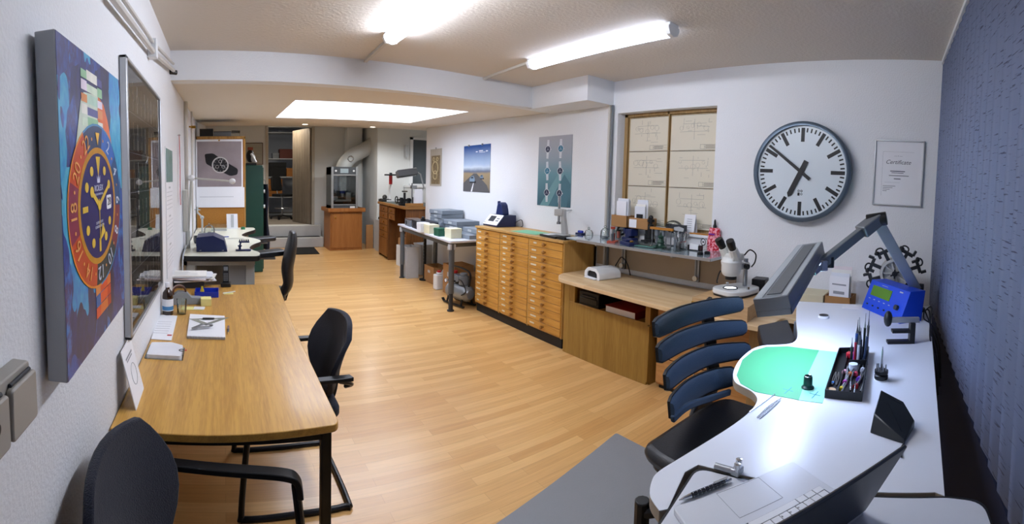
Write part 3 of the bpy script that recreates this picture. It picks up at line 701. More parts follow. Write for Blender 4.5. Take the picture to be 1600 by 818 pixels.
for k in range(26): q = a.lerp(c, (k + .5) / 26); mb.ring((0, 0, 0), .009, .0012, T(*q) @ Ry(90), seg=12, sec=5)
mb.build('spiral', o)
zz = TZ + .013
pl = sheet([(296, 498), (358, 496), (322, 508)], zz); c = (sum(q[0] for q in pl) / 3, sum(q[1] for q in pl) / 3); pl = [(q[0] - c[0], q[1] - c[1]) for q in pl]
inn = [(q[0] * .55, q[1] * .55) for q in pl]
o = thing('set_square', 'transparent set square with a black grip lying on the notepad', 'set square', (c[0], c[1], zz))
mb = MB(mat('clear_acrylic', '#cfd2c4', .1, trans=.6)); 
for i in range(3):
    j = (i + 1) % 3; mb.prism([pl[i], pl[j], inn[j], inn[i]], 0, .002)
mb.build('plate', o); mb = MB(BLACK_PL); mb.bb((-.035, .015, .002), (.035, .04, .008)); mb.build('grip', o, bevel=.003)
p = at(317, 512, z=zz)
mb = MB(STEEL); P = spline([(-.055, -.03, .004), (-.03, -.0, .006), (0, .025, .01), (.04, .02, .012), (.045, -.005, .01), (.01, -.01, .006), (-.03, -.03, .008), (-.06, -.035, .004)], 7)
for i in range(len(P) - 1): d = P[i + 1] - P[i]; mb.box((0, 0, 0), (max(d.length * .8, .002), .018, .004), Matrix.Translation((P[i] + P[i + 1]) / 2) @ Rz(math.degrees(math.atan2(d.y, d.x))))
solo(mb, 'watch_bracelet', 'steel watch bracelet lying coiled on the spiral notepad', 'watch bracelet', (p.x, p.y, zz + .004), bevel=.0006)
p = at(356.7, 516, z=TZ)
pn = thing('fountain_pen', 'short dark red and black pen lying right of the notepad', 'pen', (p.x, p.y, TZ + .006), 88)
mb = MB(mat('dark_red_lacquer', '#6a1416', .2)); mb.rod((-.0, 0, 0), (.055, 0, 0), .006); mb.build('barrel', pn); mb = MB(BLACK_PL); mb.rod((-.055, 0, 0), (0, 0, 0), .0045, .006); mb.build('grip', pn); mb = MB(BRASS); mb.rod((-.075, 0, 0), (-.055, 0, 0), .0012, .0045); mb.build('nib', pn)
# cordless phone at the far end
p = tp(353, 447, TZ)
ph = thing('cordless_phone', 'black cordless telephone standing in its charger at the far table end', 'telephone', p, 0)
mb = MB(BLACK_PL); mb.prism(rpoly([(-.04, -.035), (.04, -.035), (.04, .045), (-.04, .045)], .015), 0, .03); mb.build('charger', ph, bevel=.004)
mb = MB(BLACK_PL); mb.prism(rpoly([(-.024, 0), (.024, 0), (.022, .15), (-.022, .15)], .008), -.012, .012, frame((0, .01, .018), (1, 0, 0), (0, .22, 1))); hs = mb.build('handset', ph, bevel=.004)
mb = MB(MID_GREY); mb.box((0, .12, .0125), (.032, .03, .001), frame((0, .01, .018), (1, 0, 0), (0, .22, 1)))
for i in range(4):
    for j in range(3): mb.box((-.012 + j * .012, .03 + i * .016, .0125), (.008, .009, .0015), frame((0, .01, .018), (1, 0, 0), (0, .22, 1)))
label_part(mb.build('keypad', hs), 'grey keys and display')

# ================================================================ CANTILEVER CHAIRS
FAB = mat('navy_upholstery', '#111728', .9, var=.15, scale=120, bump=.5, bscale=260, sheen=.15)
def cantilever(label, loc, rz, group):
    """faces +x; runners on the floor, open at the front"""
    r = thing('cantilever_chair', label, 'chair', loc, rz, group)
    P = []
    h = .275
    pts = [(.20, -h, .62), (.235, -h, .3), (.255, -h, .04), (.235, -h, .0125), (.0, -h, .0125), (-.22, -h, .0125), (-.255, -h + .04, .0125), (-.255, h - .04, .0125), (-.22, h, .0125), (.0, h, .0125), (.235, h, .0125), (.255, h, .04), (.235, h, .3), (.20, h, .62)]
    mb = MB(BK); mb.tube(spline(pts, 6), .0145, 10); mb.build('frame', r)
    mb = MB(BK)
    for s in (-1, 1): mb.rod((.226, s * h, .40), (.19, s * .18, .41), .011).rod((-.18, s * .2, .40), (.19, s * .2, .405), .011)
    mb.rod((.19, -.2, .405), (.19, .2, .405), .01); mb.build('seat_support', r)
    seat = spline([(.235, -.17, 0), (.245, 0, 0), (.235, .17, 0), (.17, .225, 0), (-.05, .235, 0), (-.21, .20, 0), (-.235, .1, 0), (-.235, -.1, 0), (-.21, -.20, 0), (-.05, -.235, 0), (.17, -.225, 0)], 4, True)
    mb = MB(FAB); mb.prism([(q.x, q.y) for q in seat], .415, .475); mb.build('seat', r, bevel=.018, angle=60)
    # backrest, reclined, tapering towards the bottom
    n = 9; rows = []
    for i in range(n):
        t = i / (n - 1); z = .49 + .37 * t; w = .12 + .135 * math.sin(PI * min(t * .72 + .06, 1)) ; x = -.205 - .085 * t; wing = .035 + .055 * math.sin(PI * min(1, t * 1.1))
        if t > .93: w *= .9
        if t < .05: w *= .75
        rows.append([(x - .02 + wing * (k / 4 - 1) ** 2, w * (k / 4 - 1), z + (.018 * (1 - (k / 4 - 1) ** 2) if t > .9 else 0)) for k in range(9)])
    mb = MB(FAB)
    vf = [mb.vs([(a + .014, b_, c_) for a, b_, c_ in q]) for q in rows]; vb = [mb.vs([(a - .014, b_, c_) for a, b_, c_ in q]) for q in rows]
    for i in range(n - 1):
        for k in range(8): mb.face([vf[i][k], vf[i][k + 1], vf[i + 1][k + 1], vf[i + 1][k]]); mb.face([vb[i][k + 1], vb[i][k], vb[i + 1][k], vb[i + 1][k + 1]])
        mb.face([vb[i][0], vf[i][0], vf[i + 1][0], vb[i + 1][0]]); mb.face([vf[i][8], vb[i][8], vb[i + 1][8], vf[i + 1][8]])
    for i in (0, n - 1):
        for k in range(8): mb.face([vf[i][k], vb[i][k], vb[i][k + 1], vf[i][k + 1]])
    mb.build('backrest', r, bevel=.006, angle=70)
    mb = MB(BK); mb.bar(spline([(-.12, 0, .405), (-.2, 0, .41), (-.245, 0, .46), (-.27, 0, .62)], 5), .07, .012, (1, 0, .1)); mb.build('back_bracket', r)
    for s in (-1, 1):
        mb = MB(BLACK_PL)
        P = spline([(-.255, s * (h + .01), .653), (-.2, s * (h + .015), .655), (.05, s * (h + .01), .655), (.17, s * h, .652), (.205, s * h, .63), (.215, s * h, .58)], 5)
        mb.bar(P, .045, .02, (.1, 0, 1)); mb.build('armrest', r, bevel=.008)
    mb = MB(BK)
    for s in (-1, 1): mb.tube(spline([(-.26, s * .17, .56), (-.27, s * .24, .60), (-.20, s * (h + .01), .64)], 4), .010, 8)
    mb.build('arm_bracket', r)
    return r
c1 = cantilever('navy cantilever chair with black armrests pushed to the right side of the wooden table', (.315, 2.33, 0), 180 + 2, 'cantilever chairs')
c2 = dup(c1, (-.015, 1.15, 0), -7, 'navy cantilever chair with its back against the left wall before the table end')

# ================================================================ WATCHMAKER DESK AT THE BACK LEFT
DZ = .9
wd = thing('watchmaker_desk', 'white-topped watchmaker desk with a black edge against the left wall', 'desk', (0, 0, 0))
TOP = mat('cream_laminate', '#dedcc8', .35, var=.015)
def dp(x, y): q = at(x, y, z=DZ); return (q.x, q.y)
nr, nrx = dp(284, 391), dp(407, 396)
far = 6.55
out = [(-.37, 4.13), (.31, 4.10), (.345, 4.3), (.24, 4.55), (.30, 4.85), (.43, 5.1), (.36, 5.35), (.2, 5.6), (.26, 5.9), (.44, 6.3), (.42, far), (-.37, far)]
outr = rpoly(out, [.05, .06, .1, .15, .15, .12, .12, .2, .15, .12, .05, .0])
mb = MB(BLACK_PL); mb.prism(outr, DZ - .05, DZ - .002); mb.build('edge_band', wd, bevel=.004)
mb = MB(TOP); mb.prism([(q[0] * .985, 5.3 + (q[1] - 5.3) * .992) for q in outr], DZ - .002, DZ); label_part(mb.build('desktop', wd), 'cream laminate surface')
GP = mat('desk_grey', '#b3b5b0', .45)
mb = MB(GP); mb.bb((-.36, 4.2, DZ - .10), (.28, 4.24, DZ - .05)).bb((-.36, 4.2, DZ - .1), (-.33, 6.5, DZ - .05)); mb.build('apron', wd)
for x, y in ((-.30, 4.24), (.24, 4.3), (-.30, 6.4), (.3, 6.4)):
    mb = MB(GP); mb.bb((x - .04, y - .03, .02), (x + .04, y + .03, DZ - .1)).bb((x - .04, y - .1, 0), (x + .04, y + .1, .02)); mb.build('leg', wd, bevel=.003)
mb = MB(mat('side_panel_grey', '#8d8f8f', .5)); mb.bb((.0, 4.28, .3), (.26, 4.30, DZ - .1)).bb((-.28, 4.7, .2), (.2, 4.72, DZ - .1)); mb.build('side_panel', wd)
for (a, c, hh) in (((.33, 4.36), (.60, 4.50), 0), ((.36, 5.42), (.62, 5.56), 0)):
    d = Vector((c[0] - a[0], c[1] - a[1], 0)); Mx = frame((a[0] - .05, a[1], DZ - .035), d, (0, 0, 1) if 0 else (-d.y, d.x, 0))
    mb = MB(mat('arm_leather', '#26282c', .38, bump=.1)); mb.prism(rpoly([(-.05, -.09), (d.length + .02, -.09), (d.length + .05, .09), (-.05, .09)], .05), -.02, .03, Mx); mb.build('arm_pad', wd, bevel=.012)
    mb = MB(STEEL); mb.bb((a[0] - .1, a[1] - .03, DZ - .075), (a[0] + .15, a[1] + .03, DZ - .056)); mb.build('pad_bracket', wd)
# blue desk unit
bu = thing('blue_device', 'dark blue slanted tool unit with vents standing on the watchmaker desk', 'device', (-.135, 4.36, DZ + .0005), 0)
mb = MB(BLUE_DK); mb.prism(rpoly([(0, 0), (.29, .0), (.26, .11), (.16, .155), (0, .14)], .006), 0, .32, frame((-.12, .32, 0), (1, 0, 0), (0, 0, 1))); mb.build('casing', bu, bevel=.003)
mb = MB(mat('grey_display', '#5a6478', .3)); mb.bb((-.125, .04, .05), (-.121, .18, .12)); mb.build('display', bu); mb = MB(STEEL)
for x in (-.09, .12): mb.cyl((x, -.002, .012), .005, .003, Rx(0))
for x in (-.08, .13): mb.cyl((0, 0, 0), .005, .003, T(x, -.0005, .015) @ Rx(90))
mb.build('screws', bu)
# small blue press
p = at(380, 392, z=DZ); bp_ = thing('blue_tool_stand', 'small blue rotating stand with pegs near the desk front edge', 'tool stand', (p.x - .0, p.y + .02, DZ), 0)
mb = MB(BLUE_DK); mb.prism(rpoly([(-.07, -.03), (.07, -.04), (.08, .04), (-.07, .04)], .01), 0, .012).cyl((-.03, .02, .012), .012, .03).cyl((-.03, .02, .04), .02, .012); mb.build('base', bp_, bevel=.002)
mb = MB(BLUE_DK); mb.box((.01, .02, .085), (.10, .05, .012)); mb.rod((-.03, .02, .05), (-.02, .02, .082), .008); mb.use(DARK_GREY)
for k in range(5): mb.cyl((-.03 + k * .02, .02, .09), .006, .018)
mb.build('peg_plate', bp_, bevel=.002)
# clear stand, bell jar, small motor, jar, tweezers, card, green pot
def tplace(x, y, z=DZ): return at(x, y, z=z)
r = thing('acrylic_stand', 'clear acrylic arm stand beside the cork board on the desk', 'stand', (-.27, 5.95, DZ))
mb = MB(mat('white_acrylic', '#cfd4d0', .15, trans=.4)); mb.cyl((0, 0, 0), .04, .01).cyl((0, 0, .01), .012, .17).ball((0, 0, .2), .025).rod((0, 0, .2), (-.06, 0, .27), .01).cyl((-.06, 0, .25), .012, .09).rod((-.1, 0, .3), (-.02, 0, .3), .008); mb.build('stand', r)
r = thing('bell_jar', 'glass bell jar with a knob on the watchmaker desk beside the board', 'bell jar', (-.17, 5.6, DZ))
mb = MB(GLASS); mb.lathe([(.065, 0), (.068, .01), (.066, .09), (.05, .12), (.02, .135), (.0, .137)], caps=False); mb.build('dome', r); mb = MB(GLASS); mb.ball((0, 0, .15), .014); mb.build('knob', r)
mb = MB(STEEL); mb.cyl((0, 0, 0), .06, .012).cyl((0, 0, .012), .02, .04); mb.build('contents', r)
r = thing('winding_motor', 'cream and black cylindrical motor lying at the wall side of the desk', 'motor', (-.26, 4.95, DZ + .045), 20)
mb = MB(TOP); mb.rod((-.02, 0, 0), (.06, 0, 0), .042, seg=20); mb.build('body', r, bevel=.004); mb = MB(BLACK_PL); mb.rod((-.05, 0, 0), (-.02, 0, 0), .044, seg=20).rod((.06, 0, 0), (.075, 0, 0), .03, seg=20); mb.build('cap', r, bevel=.004)
r = thing('red_jar', 'small glass jar with red contents on the watchmaker desk', 'jar', (-.1, 5.25, DZ))
mb = MB(GLASS); mb.lathe([(.027, 0), (.028, .06), (.024, .065)]); mb.build('glass', r); mb = MB(RED); mb.cyl((0, 0, .002), .024, .03); mb.build('contents', r)
mb = MB(STEEL); mb.bar(spline([(-.1, -.01, .004), (0, .012, .01), (.1, -.01, .004)], 5), .005, .002).bar(spline([(-.1, -.01, .004), (0, -.03, .006), (.1, -.012, .004)], 5), .005, .002); solo(mb, 'steel_tweezers', 'steel tweezers lying across the middle of the watchmaker desk', 'tweezers', (.13, 5.3, DZ), 0)
mb = MB(BLUE_MID); mb.rod((-.06, 0, .005), (.06, .02, .005), .005); solo(mb, 'blue_screwdriver', 'thin blue screwdriver lying on the watchmaker desk near the jar', 'screwdriver', (.0, 5.45, DZ))
r = thing('standing_card', 'white card with a grey stripe standing against the cork board', 'card', (.12, 6.38, DZ))
mb = MB(PAPER); mb.prism([(-.075, 0), (.075, 0), (.07, .21), (-.08, .21)], -.002, .002, frame((0, 0, 0), (1, 0, 0), (0, .12, 1))); mb.build('card', r); mb = MB(LIGHT_GREY); mb.prism([(-.02, .02), (.02, .02), (.02, .2), (-.02, .2)], .0022, .003, frame((0, 0, 0), (1, 0, 0), (0, .12, 1))); mb.build('stripe', r)
mb = MB(mat('green_pot', '#2c6e4a', .5)); mb.cyl((0, 0, 0), .03, .035, r2=.026); solo(mb, 'green_pot', 'tiny green pot beside the standing card', 'pot', (.26, 6.3, DZ))
mb = MB(GLASS); mb.bb((-.1, -.05, 0), (.1, .05, .09)); mb.use(LIGHT_GREY).bb((-.102, -.052, 0), (.102, .052, .012)); solo(mb, 'clear_box', 'low clear plastic box behind the bell jar', 'box', (-.06, 6.2, DZ), bevel=.003)
# wall lamp with long head
r = thing('arm_lamp', 'pale grey bench lamp hanging folded beside the cork board', 'lamp', (-.3, 4.6, DZ))
LG = mat('lamp_cream_grey', '#bfc0b8', .45)
mb = MB(LG); q0, q1, q2, q3 = at(281, 298, Y=4.45), at(296, 300, Y=4.6), at(296, 330, Y=4.6), at(290, 366, Y=4.45); o0 = Vector((-.3, 4.6, DZ))
hd = [at(289, 296, Y=4.45), at(290, 362, Y=4.45)]
mb.bar([hd[0] - o0, hd[1] - o0], .045, .05, (0, 1, 0)); mb.build('head', r, bevel=.01)
e1, e2 = at(299, 278, Y=4.6) - o0, at(363, 283, Y=4.6) - o0
mb = MB(LG); mb.bar([e1, e2], .018, .018, (0, 0, 1)); mb.build('upper_arm', r, bevel=.006)
mb = MB(LG); mb.bar([at(294, 365, Y=4.6) - o0, at(304, 190, Y=4.6) - o0 if 0 else e1], .025, .025, (0, 1, 0)); mb.build('lower_arm', r, bevel=.006)
mb = MB(WHITE_PL); mb.ball(e1, .033).ball(e2, .033, sc=(1, 1, .9)); mb.build('joint', r)
mb = MB(LG); b0 = at(294, 365, Y=4.6) - o0; mb.rod((b0.x, b0.y, 0), (b0.x, b0.y, b0.z + .03), .02); mb.build('clamp', r)
# cable hanging at the left of the desk
mb = MB(LIGHT_GREY)
for dx in (0, .02): mb.tube(spline([(-.36, 4.9 + dx, DZ + .05), (-.36, 4.15 + dx, DZ), (-.35, 3.98, .75), (-.33, 4.0, .55), (-.30, 4.1, .45)], 6), .006, 6)
solo(mb, 'cable', 'grey cables looping down at the wall end of the watchmaker desk', 'cable')
# ---- cork board with the watch poster
cb = thing('cork_board', 'tall brown cork board standing upright behind the watchmaker desk', 'board', (-.37, 6.645, 0))
cork = mat('cork', '#a9732f', .85, var=.25, scale=60, bump=.2)
mb = MB(cork); mb.bb((0, 0, .86), (.68, .03, 2.2)); mb.build('panel', cb, bevel=.004)
fwd = wood('board_edge_wood', '#b98a45', '#8f6428', 'z', 8)
mb = MB(fwd); mb.bb((-.005, -.006, 2.175), (.685, .036, 2.21)).bb((.665, -.006, .86), (.685, .036, 2.2)).bb((-.005, -.006, .86), (.012, .036, 2.2)); mb.build('edging', cb)
y_ = 6.637
A_, B_ = at(305.5, 218, Y=y_), at(382, 317, Y=y_)
ps = thing('watch_poster', 'white-bordered poster of a black chronograph pinned on the cork board', 'poster', (A_.x, y_, B_.z))
w_, h_ = B_.x - A_.x - .02, A_.z - B_.z
mb = MB(PAPER); mb.bb((0, -.002, 0), (w_, 0, h_)); mb.build('sheet', ps)
mb = MB(mat('poster_mauve', '#6f6468', .4, var=.35, scale=3, col2='#a99da0')); z0_ = h_ * .26; mb.bb((.02, -.003, z0_), (w_ - .02, -.002, h_ - .03)); mb.build('print', ps, smooth=False)
Fw = frame((w_ * .52, -.0032, h_ * .6), (1, 0, 0), (0, 0, 1))
mb = MB(mat('print_black', '#141417', .35)); 
mb.prism(rpoly([(-.22, .16), (-.10, .17), (.02, .08), (.25, -.06), (.24, -.14), (.14, -.16), (-.06, -.06), (-.2, .02)], .03), -.0002, .0003, Fw)
mb.use(mat('print_silver', '#b9b6b5', .35)); mb.lathe([(.10, .0004), (.118, .0006), (.118, .0002), (.10, .0002)], Fw, 28, caps=False)
mb.use(mat('print_black2', '#1b1b1f', .35)); mb.cyl((0, 0, .0002), .1, .0002, Fw, seg=28)
mb.use(_M['print_silver']); 
for a in (90, 210, 330): mb.ring((.05 * math.cos(math.radians(a)), .05 * math.sin(math.radians(a)), .0006), .022, .003, Fw, 16, 4)
mb.box((.0, .04, .0008), (.005, .1, .0004), Fw @ Rz(-20)).box((.03, 0, .0008), (.07, .006, .0004), Fw @ Rz(-20))
for a in range(0, 360, 30): mb.box((.086, 0, .0006), (.016, .004, .0004), Fw @ Rz(a))
label_part(mb.build('printed_watch', ps, smooth=False), 'printed black chronograph')
mb = MB(PAPER); mb.bb((-.0, -.006, -.06), (w_ + .02, -.004, h_ * .25)); mb.use(INK_GREY); mb.bb((.05, -.0065, h_ * .1), (w_ * .8, -.006, h_ * .105)); label_part(mb.build('lower_sheet', ps), 'loose white sheet over the lower part')
mb = MB(BRASS); mb.cyl((0, 0, 0), .012, .01, T(w_ / 2, -.002, h_ - .015) @ Rx(90)); mb.build('pin', ps)
# tall cupboard behind the board with boxes
mb = MB(mat('cupboard_dark', '#6d675e', .6)); mb.bb((XL + .01, 6.68, 0), (.27, 7.3, 2.22)); tc_ = solo(mb, 'tall_cupboard', 'tall dull brown cupboard standing hidden behind the cork board', 'cupboard', bevel=.004)
for (x0, x1, h_, m_, lb) in ((312, 333, .11, BLACK_PL, 'black box on the tall cupboard behind the cork board'), (334, 361, .07, MID_GREY, 'flat grey case on the tall cupboard behind the cork board'), (362, 375, .08, GLASS, 'clear plastic box on the tall cupboard behind the cork board')):
    a, c = at(x0, 210, Y=6.75), at(x1, 210, Y=6.75); mb = MB(m_); mb.bb((0, 0, 0), (c.x - a.x, .25, h_)); mb.use(DARK_GREY).bb((-.002, -.002, h_ - .012), (c.x - a.x + .002, .252, h_)); solo(mb, 'storage_box', lb, 'box', (a.x, 6.72, 2.221), bevel=.004)
# ---- green locker
lk = thing('green_locker', 'dark green steel safe cabinet with white knobs beyond the cork board', 'locker', (.32, 7.75, 0))
GR = mat('locker_green', '#1e4a3f', .4, var=.06)
mb = MB(GR); mb.bb((0, 0, 0), (.33, .8, 1.83)); mb.build('body', lk, bevel=.015)
mb = MB(GR); mb.bb((.33, .03, .05), (.345, .77, 1.79)); dr = mb.build('door', lk, bevel=.006)
for z in (1.12, 1.38): mb = MB(WHITE_PL); mb.cyl((0, 0, 0), .03, .035, T(.345, .15, z) @ Ry(90)); mb.build('knob', dr)
# items on the locker
r = thing('desk_ornament', 'black and white figurine-like helmet object on the green locker', 'ornament', (.47, 8.0, 1.831))
mb = MB(BLACK_PL); mb.box((0, 0, .02), (.18, .2, .04)).ball((-.01, 0, .16), .07, sc=(1, 1, 1.6)); mb.build('body', r, bevel=.01)
mb = MB(WHITE_PL); mb.ball((.035, -.05, .12), .04, sc=(1, 1, 1.7)).rod((0, -.06, .2), (.08, -.1, .05), .02); mb.build('trim', r); mb = MB(mat('orange_brown', '#8a3d1c', .5)); mb.box((-.01, 0, .29), (.09, .1, .05)); mb.build('crest', r, bevel=.01)
# navy coat behind the locker
r = thing('navy_coat', 'dark navy coat hanging on the right side of the green locker', 'coat', (.735, 8.2, 0))
mb = MB(mat('navy_cloth', '#121829', .95, var=.2)); rows = []
for i in range(9):
    t = i / 8; z = 1.5 - 1.15 * t; w = .05 + .02 * math.sin(9 * t) + .03 * t; rows.append([(w * .8 * math.cos(a * PI / 6), (.14 + .07 * t) * math.sin(a * PI / 6) * (1 + .12 * math.cos(5 * a)), z) for a in range(12)])
mb.rings(rows); mb.build('coat', r); mb = MB(STEEL); mb.tube(spline([(0, 0, 1.48), (0, 0, 1.55), (-.03, 0, 1.58), (-.08, 0, 1.57)], 5), .006); mb.build('hook', r)
# framed paper on the back wall
A_, B_ = at(372, 223, Y=YB - .01), at(411, 257, Y=YB - .01)
o = thing('framed_notice', 'thin brown-framed paper on the back wall left of the doorway', 'picture', (A_.x, YB - .001, B_.z)); w_, h_ = B_.x - A_.x, A_.z - B_.z
mb = MB(mat('notice_beige', '#a5a496', .7)); mb.bb((0, -.008, 0), (w_, 0, h_)); mb.use(INK_GREY)
for k in range(5): mb.bb((w_ * .5, -.009, h_ * (.2 + k * .14)), (w_ * .9, -.008, h_ * (.215 + k * .14)))
mb.build('sheet', o); mb = MB(mat('thin_brown', '#4b2c1c', .5)); mb.bb((0, -.015, h_ - .015), (w_, 0, h_)).bb((w_ - .015, -.015, 0), (w_, 0, h_)).bb((0, -.015, 0), (.015, 0, h_)).bb((0, -.015, 0), (w_, 0, .015)); mb.build('frame', o)
# ---- black work chair at the back desk
wc = thing('work_chair', 'black upholstered swivel chair with a tall curved back at the watchmaker desk', 'chair', (.37, 4.30, 0), 172)
LE = mat('black_leather', '#1a1b1f', .42, bump=.1, bscale=150)
mb = MB(LE); P = spline([(-.16, 0, .50), (-.22, 0, .6), (-.215, 0, .75), (-.24, 0, .9), (-.26, 0, 1.02), (-.262, 0, 1.10)], 5)
mb.tube(P, [(.03 + .028 * math.sin(PI * i / (len(P) - 1)), .12 + .08 * math.sin(PI * (.15 + .8 * i / (len(P) - 1)))) for i in range(len(P))], 16, flat=(1, 0, 0)); mb.build('backrest', wc, angle=80)
mb = MB(LE); mb.prism(rpoly([(-.2, -.2), (.22, -.22), (.22, .22), (-.2, .2)], .08), .46, .54); mb.build('seat', wc, bevel=.025)
mb = MB(BLACK_PL); mb.cyl((0, 0, .1), .03, .36).bar([(0, 0, .45), (-.2, 0, .455), (-.24, 0, .6)], .06, .02, (1, 0, .4)); mb.build('column', wc)
for k in range(5):
    a = k * 72 + 10; d = Vector((math.cos(math.radians(a)), math.sin(math.radians(a)), 0)); mb = MB(BLACK_PL); mb.bar([d * .02 + Vector((0, 0, .11)), d * .28 + Vector((0, 0, .075))], .04, .03); l_ = mb.build('leg', wc, bevel=.005)
    mb = MB(BLACK_PL); mb.rod(d * .28 + Vector((0, 0, .028)) - d.cross(Vector((0, 0, 1))) * .02, d * .28 + Vector((0, 0, .028)) + d.cross(Vector((0, 0, 1))) * .02, .028, seg=14); mb.build('caster', l_)

# ================================================================ RIGHT WALL: CLOCK, CERTIFICATE, DRAWINGS, POSTERS
def wallM(X, y, z): return frame((X, y, z), (0, -1, 0), (0, 0, 1))       # x to the right as seen, y up, z out of the wall
ck = thing('wall_clock', 'large round station clock with a grey rim and black bar markers', 'clock', (XR - .001, 1.185, 1.757))
K = frame((0, 0, 0), (0, -1, 0), (0, 0, 1)); RC = .378
mb = MB(mat('clock_rim', '#5c6b7a', .35, metal=.5)); mb.lathe([(.30, 0), (RC - .01, .004), (RC, .03), (RC, .07), (RC - .008, .078), (RC - .03, .078), (RC - .034, .05), (.30, .05)], K, 64); mb.build('rim', ck, angle=50)
mb = MB(mat('clock_face', '#d5dfe6', .3, var=.01, coat=.4)); mb.cyl((0, 0, .046), RC - .033, .006, K, seg=64); mb.build('face', ck)
mb = MB(mat('clock_black', '#17191d', .5))
for i in range(60):
    a = -6 * i; M_ = K @ Rz(a)
    if i % 5 == 0: mb.box((0, RC - .1, .0525), (.028, .105, .001), M_)
    else: mb.box((0, RC - .065, .0525), (.0115, .032, .001), M_)
mb.build('minute_marks', ck, smooth=False)
mb = MB(_M['clock_black']); mb.prism([(-.019, -.09), (.019, -.09), (.02, .19), (.0, .215), (-.02, .19)], .056, .060, K @ Rz(-(6 + 51 / 60) * 30)); mb.build('hour_hand', ck)
mb = MB(_M['clock_black']); mb.prism([(-.013, -.09), (.013, -.09), (.009, .32), (-.009, .32)], .063, .066, K @ Rz(-51.2 * 6)).cyl((0, 0, .052), .012, .016, K); mb.build('minute_hand', ck)
mb = MB(_M['clock_black'])
for x_, y_ in ((-.012, -.145), (.010, -.145), (.010, -.168)): mb.ring((x_, y_, .0528), .007, .0022, K, 8, 4)
mb.prism([(-.02, -.181), (-.003, -.181), (-.003, -.158), (-.02, -.158)], .0524, .0528, K)
label_part(mb.build('emblem', ck, smooth=False), 'small black square emblem below the centre')
# certificate
ct = thing('framed_certificate', 'silver-framed certificate hanging between the clock and the blind', 'certificate', (XR - .001, .655, 1.54))
C_ = frame((0, 0, 0), (0, -1, 0), (0, 0, 1)); w_, h_ = .352, .475
mb = MB(PAPER); mb.prism([(0, 0), (w_, 0), (w_, h_), (0, h_)], 0, .008, C_); mb.build('certificate', ct)
mb = MB(ALU)
for a, c in (((0, 0), (.01, h_)), ((w_ - .01, 0), (w_, h_)), ((0, 0), (w_, .01)), ((0, h_ - .01), (w_, h_))): mb.prism([a, (c[0], a[1]), c, (a[0], c[1])], 0, .018, C_)
mb.build('frame', ct, bevel=.002)
mb = MB(mat('certificate_ink', '#4b4f5a', .6)); Ct = C_ @ T(0, 0, .0083)
mb.text('Certificate', .042, Ct @ T(.17, .315, 0), shear=.35).text('\u2014 \u2022 \u2014', .02, Ct @ T(.17, .36, 0))
for y_, s_, l_, x_ in ((.25, .012, 'We hereby certify that', .17), (.238, .008, 'the holder of this document', .17), (.218, .009, 'has successfully completed the training', .18), (.195, .012, 'Watchmaker', .17), (.16, .008, '', .1)):
    if l_: hw_ = min(.09, len(l_) * s_ * .2); mb.prism([(x_ - hw_, y_ - s_ * .25), (x_ + hw_, y_ - s_ * .25), (x_ + hw_, y_ + s_ * .25), (x_ - hw_, y_ + s_ * .25)], 0, .0002, Ct)
mb.prism([(.08, .168), (.19, .168), (.19, .1688), (.08, .1688)], 0, .0002, Ct); mb.prism([(.06, .07), (.0608, .07), (.0608, .39), (.06, .39)], 0, .0002, Ct); mb.prism([(.06, .39), (.28, .39), (.28, .3908), (.06, .3908)], 0, .0002, Ct)
for k in range(4): mb.prism([(.07, .14 - k * .012), (.16 - .02 * k, .14 - k * .012), (.16 - .02 * k, .143 - k * .012), (.07, .143 - k * .012)], 0, .0002, Ct)
label_part(mb.build('lettering', ct, smooth=False), 'fine dark lettering')
